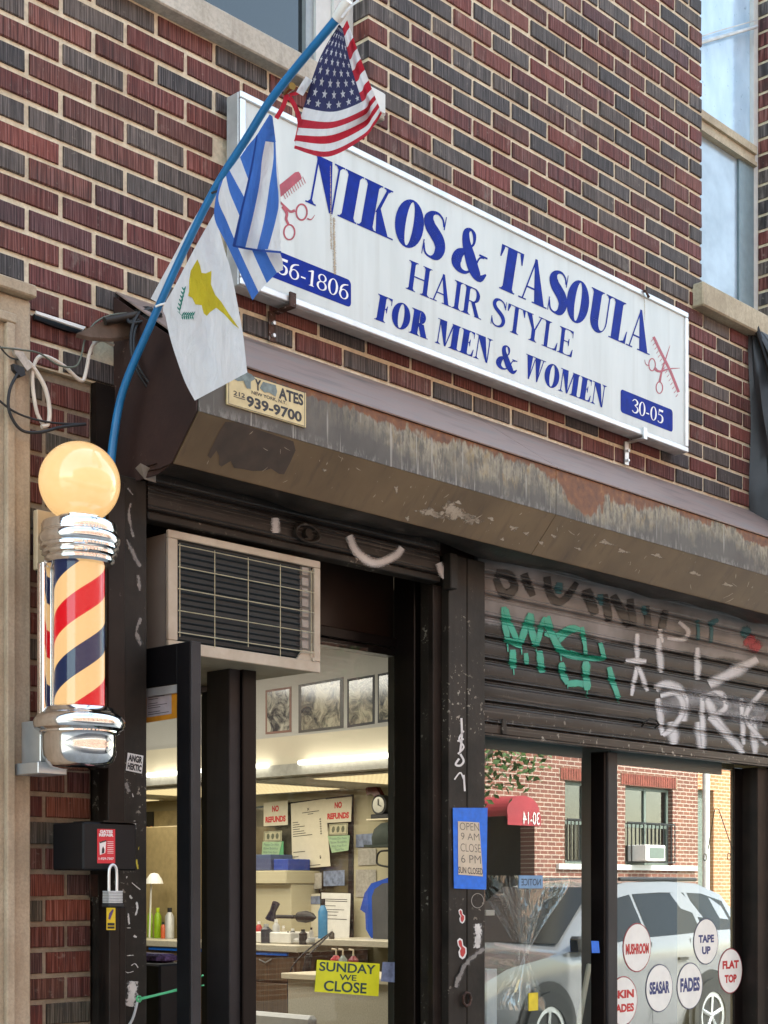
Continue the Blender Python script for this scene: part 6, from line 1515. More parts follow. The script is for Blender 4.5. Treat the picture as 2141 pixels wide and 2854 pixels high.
# hair dryer hanging on the counter end
hd = thing('hair_dryer', 'large black hair dryer hanging below the bottles', 'hair dryer', atx(850, 2750, 5.6)); q0 = atx(840, 2758, 5.6)
m = MB(); m.tube([q0+Vector((0, .05, 0)), q0, q0+Vector((0, -.09, -.03)), atx(932, 2786, 5.6)], [.035, .045, .034, .026], 18); m.build('barrel', M['rubber'], hd)
m = MB(); m.tube([q0, atx(855, 2700, 5.6), atx(862, 2660, 5.6)], [.026, .022, .018], 14); m.build('grip', M['rubber'], hd)
m = MB(); m.lathe((q0.x-.01, q0.y), [(.043, q0.z-.004), (.046, q0.z), (.043, q0.z+.004)], 20); m.build('ring', M['chrome'], hd)
m = MB(); m.tube(spline([atx(862, 2660, 5.6), atx(850, 2600, 5.6)+Vector((.2, 0, 0)), atx(812, 2700, 5.6), atx(808, 2850, 5.6)], 24), .005, 6); m.build('cord', M['rubber'], hd)
for i, (px, w, c_, lab) in enumerate(((937, .03, (.42, .02, .03), 'red and white pump bottle on the counter end above the yellow sign'), (956, .022, (.28, .34, .32), 'pale pump bottle between the red bottles above the yellow sign'), (985, .026, (.22, .02, .035), 'dark red pump bottle right of the pale one'))):
    a = atx(px, 2672, 5.45); z0 = 1.161; t = thing('pump_bottle', lab, 'bottle', (a.x, a.y, z0), 'pump bottles on the counter end')
    m = MB(); m.lathe((a.x, a.y), [(.001, z0), (w, z0), (w, z0+.07), (w*.5, z0+.085), (w*.4, z0+.09)], 16); m.build('body', plain('pump_body_%d' % i, c_, .3), t)
    m = MB(); m.tube([(a.x, a.y, z0+.09), (a.x, a.y, z0+.12), (a.x, a.y+.03, z0+.122)], .005, 8); m.build('pump', M['band_beige'], t)
# yellow closing sign on the side glass
P_ = [aty(*p, .080) for p in ((877,2764),(1055,2777),(1059,2686),(884,2675))]
t = thing('closing_sign', 'bright yellow hand painted sign reading SUNDAY WE CLOSE', 'sign', P_[0]); mf = quad_map(P_, (0, -1, 0))
m = MB(); m.slab(P_, (0, -1, 0), .001); m.build('sheet', plain('acid_yellow_card', (.60, .62, .012), .5, 0, .08, 20), t)
m = MB(); mono = lambda s, u0, v0, u1, v1: put_text(m, s, mf, u0, v0, u1, v1, .0008, .012)
put_text(m, 'SUNDAY', mf, .04, .66, .93, .95, .0008, .02); put_text(m, 'WE', mf, .36, .42, .63, .60, .0008, .015); put_text(m, 'CLOSE', mf, .13, .05, .80, .38, .0008, .02)
m.build('lettering', plain('dark_green_ink', (.012, .05, .05), .5), t)
P_ = [aty(*p, .080) for p in ((1062,2735),(1100,2738),(1100,2682),(1067,2681))]; m = MB(); m.slab(P_, (0, -1, 0), .001); o = tag(m.build('small_poster', M['leaflet']), 'small blue and white poster right of the yellow sign', 'poster')
# orange poster on the open door
P_ = [atx(*p, 2.646) for p in ((405,2015),(493,2001),(493,1884),(405,1895))]; t = thing('orange_poster', 'orange bordered notice taped inside the open door glass', 'poster', P_[0]); mf = quad_map(P_)
m = MB(); m.slab(P_, (-1, 0, 0), .001); m.build('sheet', plain('orange_card', (.68, .28, .02), .5), t)
m = MB(); patch(m, mf, .05, .12, .84, .88, .0005); m.build('page', plain('lilac_page', (.48, .44, .46), .6), t)
m = MB(); r_ = random.Random(3)
for k in range(14):
    v = .82-k*.05
    if k % 4 == 3: continue
    patch(m, mf, .10, v, .10+r_.uniform(.3, .66), v+.014, .0008)
patch(m, mf, .5, .90, .8, .94, .0008); m.build('print', M['ink'], t)
# things glimpsed through the open door
board('black_poster', 'black poster with orange capital letters seen beside the post', 'poster', ((380,2340),(428,2338),(428,2262),(380,2264)), M['ink'], WX-.02)
m = MB(); P_ = [wl(*p, .022) for p in ((395,2338),(428,2336),(428,2302),(395,2304))]; put_text(m, 'NG', quad_map(P_), 0, 0, 1, 1, .001, .06); tag(m.build('poster_letters', plain('orange_print', (.75, .20, .04), .5)), 'orange letters NG on the black poster', 'lettering')
board('wall_chart', 'beige stained wall chart right of the black poster', 'chart', ((430,2342),(498,2340),(498,2258),(430,2262)), plain('stained_chart', (.48, .40, .23), .7, 0, .25, 12), WX-.015)
board('white_notice', 'white notice with red letter low by the post', 'notice', ((395,2500),(415,2500),(415,2440),(395,2440)), M['paper'], WX-.03)
m = MB(); c_ = atx(430, 2450, 6.1); m.lathe((c_.x, c_.y), [(.06, c_.z-.03), (.05, c_.z), (.025, c_.z+.035), (.001, c_.z+.04)], 16); m.tube([(c_.x, c_.y+.03, c_.z-.02), (c_.x, c_.y+.05, 1.27)], .006, 6); tag(m.build('desk_lamp', M['white_paint']), 'small white desk lamp seen between post and door', 'lamp')
ca2 = MB(); ca2.box((6.25, 4.15, 1.264), (6.59, 5.9, 2.0), 0, .006); tag(ca2.build('tall_cabinet', plain('tan_cabinet', (.30, .23, .11), .5)), 'tall tan cabinet standing on the counter deep in the shop', 'cabinet')
bn = thing('waste_bin', 'dark bin inside the open door with patterned cloth on top', 'bin', (3.0, .5, 0)); bxa, bxb = XW(445, .15), XW(545, .15)
box('body', (bxa, .15, .05), (bxb, .5, 1.6-215/4245*4.6), M['black'], bn, .006)
m = MB(); m.box((bxa+.04, .2, 1.6-214/4245*4.6), (bxb-.01, .45, 1.6-190/4245*4.6), 0, .02); m.build('cloth', plain('patterned_cloth', (.08, .05, .14), .8, 0, .9, 90), bn)
ch = thing('white_chair', 'white chair back at the very bottom of the side glass', 'chair', (4.6, .9, 0)); q0 = atx(700, 2848, 4.4); q1 = atx(875, 2832, 4.4)
box('backrest', (4.38, min(q0.y, q1.y), .9), (4.43, max(q0.y, q1.y), q1.z), M['white_paint'], ch, .015); box('seat', (4.42, min(q0.y, q1.y), .62), (4.8, max(q0.y, q1.y), .68), M['white_paint'], ch, .015)
for yy in (min(q0.y, q1.y)+.03, max(q0.y, q1.y)-.03):
    for xx in (4.42, 4.78): m = MB(); m.tube([(xx, yy, .03), (xx, yy, .62)], .014, 8); m.build('leg', M['alu'], ch)
# green string tying the door
gs = MB(); a = aty(390, 2782, -.104); b = atx(600, 2703, 2.65); b2 = atx(600, 2745, 2.65)
pA = aty(385, 2784, -.106); pM = aty(500, 2755, -.17); pE = aty(566, 2718, -.262); pE2 = aty(568, 2746, -.262)
m = MB(); m.tube(spline([pA, pM, pE], 20), .0026, 6); m.tube(spline([pA+Vector((0, -.003, -.003)), pM+Vector((0, -.003, -.004)), pE2], 20), .0022, 6)
m.tube([pA+Vector((.008*math.cos(k), -.004, .008*math.sin(k))) for k in range(7)], .003, 6); tag(m.build('green_string', plain('green_twine', (.08, .42, .18), .6)), 'green twine tying the open door to the left post', 'string')
m = MB(); m.tube(spline([pA, pA+Vector((-.03, -.01, -.06)), pA+Vector((-.07, .0, -.10))], 12), .004, 6); tag(m.build('grey_cord', M['alu_dull']), 'grey cord hanging from the knot of the green twine', 'cord')

# ------------------------------------------------------------------ behind the display window
tag(MB().box((4.10, .37, .3), (6.0, .40, 2.7)).build('added_display_backing', plain('added_dark_board', (.055, .052, .042), .8, 0, .2, 3)), 'added dark board keeping the display window dim behind its reflections', 'board')  # added so the lit interior does not wash out the reflections
tag(MB().box((XW(2003, .06), .055, .45), (XW(2046, .06), .16, 2.4)).build('side_panel', plain('olive_side_panel', (.30, .25, .15), .5, 0, .05, 4)), 'plain olive panel at the right end of the display window', 'panel')
m = MB(); p0 = aty(2003, 2255, .045); p1 = aty(2041, 2366, -.02); m.tube([aty(2003, 2255, .03), p1], .0022, 6); c_ = aty(2032, 2388, -.02); m.tube([c_+Vector((.014*math.cos(2*math.pi*k/16), 0, .015*math.sin(2*math.pi*k/16))) for k in range(17)], .0018, 6, 0, False)
tag(m.build('pull_ring', M['rubber']), 'thin wire with a ring hanging on the olive panel', 'wire')
def disc(lab, cx_, cy_, rp, Yp, ring, tc, rows, squeeze=1):
    c = aty(cx_, cy_, Yp); r = .1
    t = thing('round_sticker', lab, 'sticker', c, 'round haircut stickers on the glass')
    for rr_, h, mt, nm in ((r, 0, ring, 'rim'), (r*.955, .0008, M['disc_white'], 'disc')):
        m = MB(); m.slab([(c.x+rr_*math.cos(2*math.pi*k/48), Yp-h, c.z+rr_*math.sin(2*math.pi*k/48)) for k in range(48)], (0, -1, 0), .0006); m.build(nm, mt, t)
    m = MB()
    for s, dz, hw, hh_ in rows:
        mf = frame_map((c.x-hw*r, Yp-.0010, c.z+(dz-hh_)*r), (c.x+hw*r, Yp-.0010, c.z+(dz-hh_)*r), (c.x-hw*r, Yp-.0010, c.z+(dz+hh_)*r))
        put_text(m, s, mf, 0, 0, 1, 1, .0004, .05)
    m.build('lettering', tc, t)
M['disc_white'] = plain('white_sticker_vinyl', (.80, .80, .74), .4, 0, .04); M['navy_ink'] = plain('navy_print', (.02, .035, .16), .4); M['ring_red'] = plain('red_rim', (.28, .03, .04), .4); M['ring_navy'] = plain('navy_rim', (.04, .05, .10), .4)
YD = .0535
disc('red rimmed sticker reading MUSHROOM', 1776, 2641, 0, .0385, M['ring_red'], M['print_red'], (('MUSHROOM', -.05, .82, .22),))
disc('navy rimmed sticker reading TAPE UP', 1968, 2624, 0, .0385, M['ring_navy'], M['navy_ink'], (('TAPE', .12, .62, .17), ('UP', -.38, .34, .17)))
disc('navy rimmed sticker reading SEASAR', 1838, 2754, 0, .0385, M['ring_navy'], M['navy_ink'], (('SEASAR', .02, .74, .26),))
disc('navy rimmed sticker reading FADES', 1923, 2748, 0, .0385, M['ring_navy'], M['navy_ink'], (('FADES', .06, .76, .30),))
disc('red rimmed sticker reading SKIN FADES cut by the mullion', 1737, 2790, 0, .0385, M['ring_red'], M['print_red'], (('SKIN', .28, .74, .17), ('FADES', -.28, .74, .17)))
disc('red rimmed sticker reading FLAT TOP on the window edge', 2036, 2706, 0, .0385, M['ring_red'], M['print_red'], (('FLAT', .28, .68, .18), ('TOP', -.34, .50, .18)))
P_ = [aty(*p, -.0115) for p in ((1650,2656),(1672,2656),(1669,2623),(1648,2622))]; m = MB(); m.slab(P_, (0, -1, 0), .0006); tag(m.build('tape_scrap', M['tape']), 'scrap of blue tape on the window mullion', 'tape')
# crumpled clear film in the left pane
fm = NT('crumpled_clear_film'); fm.t.nodes.remove(fm.b); tr = fm.n('ShaderNodeBsdfTransparent'); tr.inputs[0].default_value = (.86, .86, .82, 1); gl = fm.n('ShaderNodeBsdfGlossy'); gl.inputs['Roughness'].default_value = .12
nn_ = fm.noise(fm.pos((1, 1, .35)), 16, 3, .5, .8); bmp = fm.n('ShaderNodeBump'); bmp.inputs['Strength'].default_value = 1.0; bmp.inputs['Distance'].default_value = .05; fm.l(nn_, bmp.inputs['Height']); fm.l(bmp.outputs[0], gl.inputs['Normal'])
mx = fm.n('ShaderNodeMixShader'); mx.inputs[0].default_value = .5; fm.l(tr.outputs[0], mx.inputs[1]); fm.l(gl.outputs[0], mx.inputs[2]); fm.l(mx.outputs[0], fm.out.inputs[0])
film = thing('clear_film', 'crumpled clear plastic film gathered in the left display pane', 'plastic film', aty(1450, 2700, .1))
def filmpt(u, v):
    # gathered at v = .38, spreading above and below
    g = abs(v-.42)/.58 if v > .42 else abs(v-.42)/.42; w = .06 + .94*min(1, g*1.15)**1.2
    px = 1458 + (u-.5)*(230 if v > .42 else 130)*w; py = 2815 - v*(2815-2440) if v > .0 else 2815
    a = aty(px, py, .16); a.y += .03*math.sin(u*22+v*3) * (.3+w) + .012*math.sin(u*51); return a
V = [filmpt(i/60, j/40) for i in range(61) for j in range(41)]; m = MB(); m.add(V, [(i*41+j, (i+1)*41+j, (i+1)*41+j+1, i*41+j+1) for i in range(60) for j in range(40)]); m.smooth = True; m.build('film', fm.m, film, 180)
box_y = lambda name, lab, cat, q0, q1, Yp, dep, mat_: tag(MB().box(aty(*q0, Yp), aty(*q1, Yp)+Vector((0, dep, 0)), 0, .002).build(name, mat_), lab, cat)
box_y('yellow_notice', 'small yellow notice under the crumpled film', 'notice', (1474,2818), (1500,2766), .0375, .002, plain('yellow_card', (.70, .55, .02), .5))
o = box_y('blue_notice', 'pale blue handwritten notice in the left display pane', 'notice', (1447,2476), (1513,2440), .0375, .002, plain('pale_blue_card', (.18, .32, .50), .6))
m = MB(); mf = frame_map(aty(1450, 2472, .0372), aty(1510, 2472, .0372), aty(1450, 2445, .0372)); put_text(m, 'NOTICE', lambda u, v, h=0: mf(1-u, v, h), .05, .15, .95, .85, .0005, .0); q_ = m.build('writing', M['ink'], o); q_.location = (0, 0, 0)
box_y('white_post', 'white square post with cap low in the left display pane', 'post', (1357,2900), (1386,2700), .12, .05, plain('bluish_white', (.50, .55, .60), .4))
box_y('white_block', 'small white block above the white post', 'block', (1355,2552), (1380,2536), .12, .05, M['white_paint'])
m = MB(); m.tube([aty(1612, 2860, .12), aty(1642, 2690, .2)], .012, 8); tag(m.build('leaning_stick', M['band_beige']), 'pale stick leaning against the inside of the display glass', 'stick')

# ------------------------------------------------------------------ across the street (seen in the glass and the chrome)
YF = -12.3
def mir(px, py, Yv=12.38): p = aty(px, py, Yv); return Vector((p.x, .08-Yv, p.z))
def far_brick(name, c1, c2, mo, sc=1.0):
    t = NT(name); mp = t.n('ShaderNodeMapping'); cb = t.n('ShaderNodeCombineXYZ'); g = t.n('ShaderNodeSeparateXYZ'); t.l(t.n('ShaderNodeNewGeometry').outputs['Position'], g.inputs[0])
    t.l(g.outputs['X'], cb.inputs[0]); t.l(g.outputs['Z'], cb.inputs[1])
    b = t.n('ShaderNodeTexBrick'); t.l(cb.outputs[0], b.inputs['Vector']); b.inputs['Scale'].default_value = 1.0; b.inputs['Brick Width'].default_value = .215*sc; b.inputs['Row Height'].default_value = .074*sc; b.inputs['Mortar Size'].default_value = .0085*sc
    b.inputs['Color1'].default_value = c1+(1,); b.inputs['Color2'].default_value = c2+(1,); b.inputs['Mortar'].default_value = mo+(1,); b.inputs['Bias'].default_value = -.1
    n = t.noise(t.pos(), 1.2, 4); c = t.mix(t.math('MULTIPLY', t.ramp(n, [(.4, (0,0,0)), (.7, (1,1,1))]), .2), b.outputs['Color'], (.1, .06, .05))
    return t.base(c, .85)
M['far_brick'] = far_brick('sunlit_red_brick', (.21, .078, .050), (.15, .055, .038), (.44, .37, .30)); M['far_orange'] = far_brick('orange_brick', (.48, .20, .08), (.40, .16, .07), (.55, .42, .30))
fb = thing('red_brick_apartment_house', 'sunlit red brick apartment house reflected in the display window', 'building', (10, YF, 0))
wins = []; a = mir(1743, 2410); b = mir(1875, 2200); WZ0, WZ1 = a.z, b.z
wins.append((a.x, b.x, WZ0, WZ1))
a1 = mir(1575, 2400); b1 = mir(1642, 2190); wins.append((a1.x, a1.x+(b.x-a.x)*.85, WZ0, WZ1))
xe0, xe1 = mir(1352, 2400).x, mir(1490, 2400).x; wins.append((xe0, xe1, .1, mir(1450, 2235).z))
for k in range(9): wins.append((xe0-2.6-2.5*k, xe0-1.4-2.5*k, WZ0, WZ1))
for k in range(12): wins.append((xe0-2.6-2.5*(k-3), xe0-1.4-2.5*(k-3), WZ0+3.1, WZ1+3.1))
xr = mir(1945, 2400).x
def facade(x0, x1, z0, z1, holes, y0, y1):
    m = MB(); xs = sorted({x0, x1} | {h[0] for h in holes if x0 < h[0] < x1} | {h[1] for h in holes if x0 < h[1] < x1})
    for i in range(len(xs)-1):
        xm = (xs[i]+xs[i+1])/2; z = z0
        for h in sorted([h for h in holes if h[0] < xm < h[1]], key=lambda h: h[2]):
            if h[2] > z: m.box((xs[i], y0, z), (xs[i+1], y1, h[2]))
            z = h[3]
        if z < z1: m.box((xs[i], y0, z), (xs[i+1], y1, z1))
    return m
facade(-14, xr, 0, 9.5, wins, YF-.3, YF).build('wall', M['far_brick'], fb)
box('roof', (-14, YF-9, 9.4), (xr, YF-.301, 9.6), M['mortar_old'], fb); box('cornice', (-14.1, YF-.35, 9.501), (xr+.02, YF+.15, 9.9), M['sill_stone'], fb)
zs0 = mir(1750, 2425).z
box('string_course', (xe1+.6, YF-.0, zs0), (xr-.1, YF+.06, WZ0-.002), M['white_paint'], fb)
lz = (WZ1, WZ1+.23)
M['far_glass'] = glass_mat('far_window_glass', (.10, .12, .12), 3.0, 0, (0, 1, 0)); M['far_frame'] = plain('green_grey_sash', (.16, .20, .17), .5)
M['soldier'] = plain('soldier_brick', (.22, .06, .04), .85, 0, .3, 8)
for i, (x0, x1, z0, z1) in enumerate(wins):
    if i == 2: continue
    fr_ = MB()
    for xx in (x0, (x0+x1)/2-.03, x1-.06): fr_.box((xx, YF-.16, z0), (xx+.06, YF-.1, z1))
    for zz in (z0, (z0+z1)/2-.03, z1-.06): fr_.box((x0+.061, YF-.155, zz), (x1-.061, YF-.105, zz+.06))
    wf = fr_.build('window', M['far_frame'], fb); box('pane', (x0+.01, YF-.135, z0), (x1-.01, YF-.13, z1), M['far_glass'], wf)
    m = MB(); n_ = int((x1-x0+.3)/.075)
    for k in range(n_): m.box((x0-.15+k*.075+.007, YF+.009, z1+.012), (x0-.15+k*.075+.066, YF+.018, z1+.218))
    m.build('soldier_course', M['soldier'], fb); box('soldier_mortar', (x0-.15, YF+.0005, z1+.005), (x1+.15, YF+.008, z1+.225), M['mortar_old'], fb)
    if i < 2:
        m = MB(); m.box((x0, YF+.04, z0+.75), (x1, YF+.06, z0+.78)); m.box((x0, YF+.04, z0+.04), (x1, YF+.06, z0+.06))
        for k in range(13): xx = x0+(x1-x0)*k/12; m.box((xx-.008, YF+.042, z0+.06), (xx+.008, YF+.058, z0+.75))
        m.build('railing', M['ink'], fb)
box('room_dark', (-14, YF-2.5, .1), (xr-.3, YF-2.4, 9.3), plain('dark_rooms', (.03, .03, .03), .9), fb)
box('entrance_back', (xe0, YF-1.2, .1), (xe1, YF-1.1, 3.4), plain('dim_entrance', (.10, .085, .06), .8, 0, .3, 2), fb)
a = mir(1755, 2400); b = mir(1810, 2357); fa = thing('window_unit', 'small white window air conditioner across the street', 'air conditioner', (a.x, YF, a.z))
box('case', (a.x, YF-.05, a.z), (b.x, YF+.35, b.z), M['white_paint'], fa, .01); box('grille', (a.x+.12, YF+.351, a.z+.05), (b.x-.05, YF+.356, b.z-.05), M['far_frame'], fa)
dp = MB(); xd = mir(1958, 2400).x; dp.tube([(xd, YF+.08, .1), (xd, YF+.08, 9.4)], .07, 10); tag(dp.build('downpipe', M['win_frame']), 'white downpipe at the corner of the far brick house', 'pipe')
ob = thing('orange_brick_house', 'orange brick house beyond the downpipe across the street', 'building', (30, YF-1, 0)); facade(xr+.35, xr+14, 0, 8.5, [(xr+.9, xr+2.2, .1, 3.6), (xr+3, xr+4.4, 4, 5.6)], YF-1.3, YF-1).build('wall', M['far_orange'], ob)
box('gate', (xr+.9, YF-1.2, .1), (xr+2.2, YF-1.15, 3.6), M['far_frame'], ob); box('alley_wall', (xr+.002, YF-1.3, 0), (xr+.349, YF-.5, 8.6), M['mortar_old'], ob)
# red awning
aw = thing('red_awning', 'round fronted red awning with house number 30-14 over the far entrance', 'awning', (xe0, YF, 2.9)); za = mir(1450, 2308).z; zb_ = mir(1450, 2228).z; xa0, xa1 = mir(1395, 2300).x-.7, mir(1500, 2300).x-.85
m = MB(); n_ = 18; V = []; xm = (xa0+xa1)/2; hz_ = zb_-za-.14
for i in range(n_+1):
    A = math.pi*i/n_; xx = xm - (xa1-xa0)/2*math.cos(A); zz = za+.14+hz_*math.sin(A)**.75
    V += [(xx, YF, zz), (xx, YF+.7, zz), (xx, YF+.72, za+.14), (xx, YF+.72, za)]
m.add(V, [(i*4+k, i*4+k+1, i*4+k+5, i*4+k+4) for i in range(n_) for k in range(3)])
M['awning_red'] = plain('red_awning_cloth', (.30, .03, .04), .7, 0, .15, 3); m.build('canopy', M['awning_red'], aw)
m = MB(); mf = frame_map((xa1, YF+.73, za+.02), (xa0, YF+.73, za+.02), (xa1, YF+.73, za+.22), (0, 1, 0)); put_text(m, '30-14', mf, .06, 0, .56, 1, .002, .0); m.build('house_number', M['white_paint'], aw)
st_ = MB(); st_.box((mir(1527, 2600).x, -11.0, 0), (mir(1580, 2600).x, -10.6, mir(1550, 2543).z), 0, .02); tag(st_.build('gate_pillar', M['white_paint']), 'white square gate pillar across the street', 'pillar')
# street tree over there
tree = thing('street_tree', 'leafy green street tree across the road near the red awning', 'tree', (18.6, -9.9, 0))
m = MB(); m.tube([(18.6, -9.9, .9), (18.6, -9.9, 1.0), (18.55, -9.9, 2.2), (18.75, -9.8, 4.2), (18.7, -9.9, 5.4)], [.14, .14, .11, .08, .04], 10)
for k in range(7): A = k*.9; m.tube([(18.7, -9.85, 3.6+k*.2), (18.7+.7*math.cos(A), -9.85+.7*math.sin(A), 4.5+k*.25), (18.7+1.3*math.cos(A), -9.85+1.3*math.sin(A), 5.0+k*.3)], [.04, .025, .01], 6)
m.build('trunk', plain('bark', (.10, .08, .06), .9, 0, .3, 20), tree)
m = MB(); r_ = random.Random(8)
for k in range(2600):
    A = r_.uniform(0, 6.283); ph = math.acos(r_.uniform(-1, 1)); rr_ = r_.uniform(.4, 1)**.5
    c = Vector((18.7+1.9*rr_*math.sin(ph)*math.cos(A), -9.9+1.7*rr_*math.sin(ph)*math.sin(A), 5.3+1.7*rr_*math.cos(ph)))
    if math.sin(c.x*4)+math.sin(c.z*5)+math.sin(c.y*4.5) > 1.3: continue
    a_ = Vector((r_.gauss(0,1), r_.gauss(0,1), r_.gauss(0,1))).normalized(); b_ = a_.cross(Vector((r_.gauss(0,1), r_.gauss(0,1), 1))).normalized()
    m.add([c-a_*.07, c+b_*.035, c+a_*.07, c-b_*.035], [(0,1,2,3)])
o = m.build('crown', plain('leaf_green', (.06, .12, .025), .6, 0, .4, 5), tree); o['kind'] = 'stuff'; tree.location.x -= 2.0; tree.location.z -= 1.05; tree.location.y -= 1.2

# parked white car on this side of the street
CAR_FROM = set(bpy.data.objects)
car = thing('parked_car', 'silver white car parked at the kerb and mirrored in the display window', 'car', (10.3, -4.4, -.12))
M['car_paint'] = NT('white_car_paint').base((.17, .175, .18), .18, .0); M['car_paint'].node_tree.nodes['Principled BSDF'].inputs['Coat Weight'].default_value = 1.0
M['car_glass'] = NT('dark_car_glass').base((.012, .014, .015), .08, 0, .25); M['car_trim'] = plain('black_trim', (.015, .015, .016), .5)
st = [(8.33,.55,.62,.35),(8.42,.80,.80,.30),(8.7,.95,.93,.26),(9.2,1.03,1.0,.26),(9.62,1.08,1.04,.26),(10.0,1.33,1.06,.26),(10.45,1.60,1.08,.26),(10.9,1.68,1.10,.26),(11.6,1.70,1.12,.26),(12.2,1.67,1.15,.26),(12.6,1.56,1.16,.28),(12.85,1.25,1.15,.32),(12.95,.9,.88,.4)]
hwid = lambda x: .93 - .14*max(0, (8.9-x)/.6)**2 - .06*max(0, (x-12.6)/.35)
m = MB(); V = []; NS = 11; cyy = -4.36
for x, top, belt, bot in st:
    w = hwid(x); gh = max(0.0, top-belt); wt = w-.26*min(1, gh/.5)-.05
    for y, z in ((-w*.92, bot), (-w, bot+.25), (-w, belt-.12), (-w*.985, belt), (-wt, top-.03), (0, top), (wt, top-.03), (w*.985, belt), (w, belt-.12), (w, bot+.25), (w*.92, bot)): V.append((x, cyy+y, z-.12))
m.add(V, [(i*NS+k, i*NS+(k+1) % NS, (i+1)*NS+(k+1) % NS, (i+1)*NS+k) for i in range(len(st)-1) for k in range(NS)] + [tuple(range(NS))[::-1], tuple(range((len(st)-1)*NS, len(st)*NS))]); m.smooth = True; m.fix = True
m.build('body', M['car_paint'], car, 50)
def side_pt(x, f, s):
    for i in range(len(st)-1):
        if st[i][0] <= x <= st[i+1][0]:
            q = (x-st[i][0])/(st[i+1][0]-st[i][0]); top, belt = st[i][1]+(st[i+1][1]-st[i][1])*q, st[i][2]+(st[i+1][2]-st[i][2])*q; break
    w = hwid(x); gh = max(0, top-belt); wt = w-.26*min(1, gh/.5)-.05
    a = Vector((x, w*.985, belt)); b = Vector((x, wt, top-.03)); p = a.lerp(b, f); p.y += .006; return Vector((x, cyy+s*p.y, p.z-.12))
for s in (1, -1):
    for xs in ((9.98, 10.5, 10.88), (10.93, 11.4, 11.86), (11.92, 12.2, 12.55)):
        P_ = [side_pt(x, .08, s) for x in xs] + [side_pt(x, .80 if x > 10.2 else .62, s) for x in reversed(xs)]
        m = MB(); m.add(P_, [tuple(range(6))]); m.build('side_window', M['car_glass'], car)
m = MB()
for s in (1, -1):
    for xx, za_, zb_ in ((9.95, .3, 1.06), (10.92, .25, 1.10), (11.62, .32, 1.12)):
        m.add([(xx, cyy+s*(.93+.004), za_-.12), (xx+.012, cyy+s*(.93+.004), za_-.12), (xx+.012, cyy+s*(.917+.004), zb_-.12), (xx, cyy+s*(.917+.004), zb_-.12)], [(0,1,2,3)])
    for xx in (10.62, 11.38): m.box((xx, cyy+s*.925, .80), (xx+.16, cyy+s*.955, .825))
m.build('door_gaps', M['car_trim'], car)
m = MB(); m.box((9.6, cyy-.99, .93), (9.86, cyy-.9, 1.06), 0, .02); m.box((9.6, cyy+.9, .93), (9.86, cyy+1.02, 1.06), 0, .02); m.build('wing_mirrors', M['car_trim'], car)
wsp = MB(); wsp.add([(9.66, cyy-.72, .99), (9.66, cyy+.72, .99), (10.42, cyy+.56, 1.485), (10.42, cyy-.56, 1.485)], [(0,1,2,3)]); wsp.build('windscreen', M['car_glass'], car)
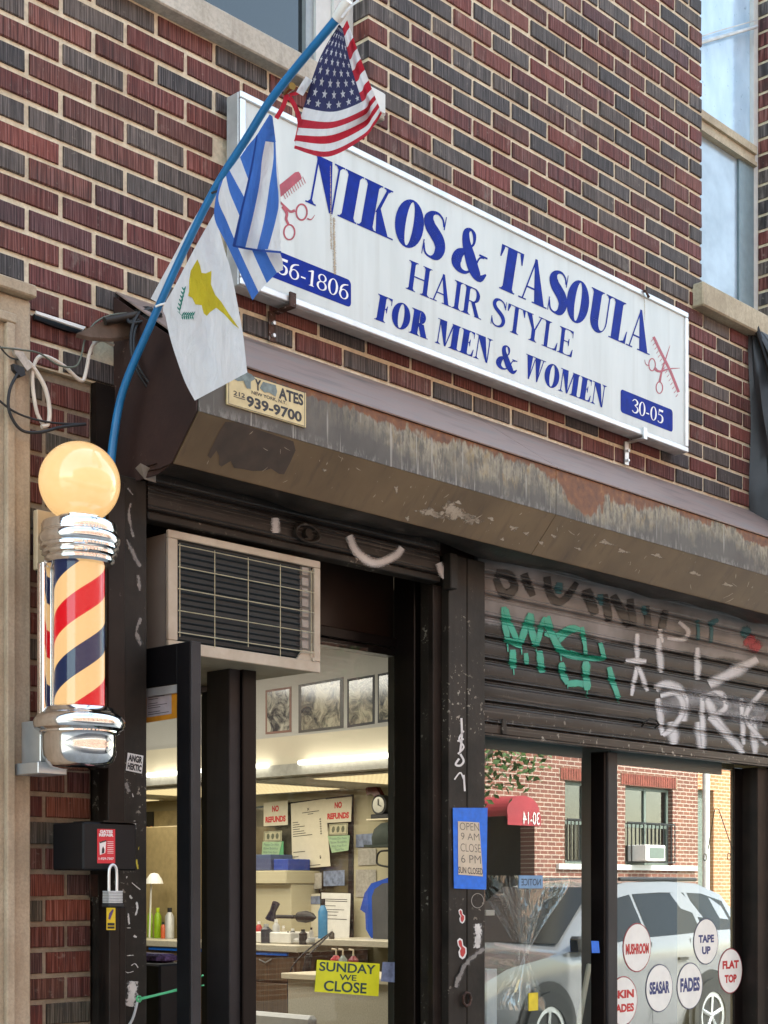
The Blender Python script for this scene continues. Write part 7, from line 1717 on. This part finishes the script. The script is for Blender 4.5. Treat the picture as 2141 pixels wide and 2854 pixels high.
for xw in (9.25, 12.0):
    for s in (1, -1):
        yy = cyy+s*.80; t_ = bpy.data.objects.new('wheel', None); col.objects.link(t_); t_.parent = car; t_.location = Vector((xw, yy, .24)) - car.location
        n_ = 32
        def cyl(r0, r1, ya, yb, nm, mt):
            m = MB(); V = []
            for (r, y) in ((r0, ya), (r1, ya), (r1, yb), (r0, yb)): V += [(xw+r*math.cos(2*math.pi*k/n_), y, .24+r*math.sin(2*math.pi*k/n_)) for k in range(n_)]
            m.add(V, [(j*n_+k, j*n_+(k+1) % n_, ((j+1) % 4)*n_+(k+1) % n_, ((j+1) % 4)*n_+k) for j in range(4) for k in range(n_)]); m.fix = True; return m.build(nm, mt, t_)
        cyl(.235, .36, yy-.11, yy+.145*1, 'tyre', M['rubber']); cyl(.19, .235, yy-.09, yy+s*.13, 'rim', M['alu'])
        m = MB()
        for k in range(5): A = 2*math.pi*k/5+.3; m.tube([(xw, yy+s*.11, .24), (xw+.2*math.cos(A), yy+s*.12, .24+.2*math.sin(A))], .022, 6)
        m.build('spokes', M['alu'], t_)
        m = MB(); V = []
        for r in (.0, .43): V += [(xw+max(r, .001)*math.cos(2*math.pi*k/n_), cyy+s*.936, .26+max(r, .001)*math.sin(2*math.pi*k/n_)) for k in range(n_)]
        m.add(V, [(k, (k+1) % n_, n_+(k+1) % n_, n_+k) for k in range(n_)]); m.build('arch_shade', M['car_trim'], car)
        # the wheel sits proud of the flat dark disc put in as arch shade
        t_.location = t_.location + Vector((0, s*.02, 0))
for s in (1, -1):
    m = MB(); m.slab([(8.40, cyy+s*.80, .60), (8.85, cyy+s*.925, .72), (8.80, cyy+s*.925, .62), (8.42, cyy+s*.82, .52)], (0, s, 0), .01); m.fix = True; m.build('headlight', plain('headlight_glass', (.5, .4, .25), .1, .2), car)
m = MB(); m.tube([(10.8, cyy+.62, 1.56), (12.2, cyy+.62, 1.56)], .02, 8); m.tube([(10.8, cyy-.62, 1.56), (12.2, cyy-.62, 1.56)], .02, 8); m.build('roof_rail', M['car_trim'], car)

car.location.x += 1.75; car.location.y -= 1.45; car.scale = (1, 1, 1.07)
# neighbour's black awning at the right edge
na = thing('black_awning', 'black fabric awning of the next shop at the right edge', 'awning', (6.3, -.3, 3.0)); zt = ZW(2100, 905, -.02)
m = MB(); V = []; nj, ni = 20, 10
for j in range(nj+1):
    z = 2.86+(zt-2.86)*j/nj; dep = .55*(1-j/nj)**.8+.02
    for i in range(ni+1):
        y = -.004-dep*i/ni; V.append((6.005+.012*math.sin(z*9+i*.9)+.010*math.sin(i*2.1+z*3)+.05*(1-j/nj)*.3, y, z))
m.add(V, [(j*(ni+1)+i, j*(ni+1)+i+1, (j+1)*(ni+1)+i+1, (j+1)*(ni+1)+i) for j in range(nj) for i in range(ni)])
k = len(m.v); V = []
for j in range(nj+1):
    z = 2.86+(zt-2.86)*j/nj; dep = .55*(1-j/nj)**.8+.02
    V += [(6.02, -.004-dep, z), (8.5, -.004-dep, z)]
m.add(V, [(2*j, 2*j+1, 2*j+3, 2*j+2) for j in range(nj)]); m.smooth = True
m.build('fabric', plain('black_awning_fabric', (.035, .034, .035), .55, 0, .3, 6), na, 50)
m = MB(); m.tube([(6.0, -.03, zt+.01), (6.0, -.42, 2.9)], .012, 8); m.build('frame_tube', M['steel_dark'], na)
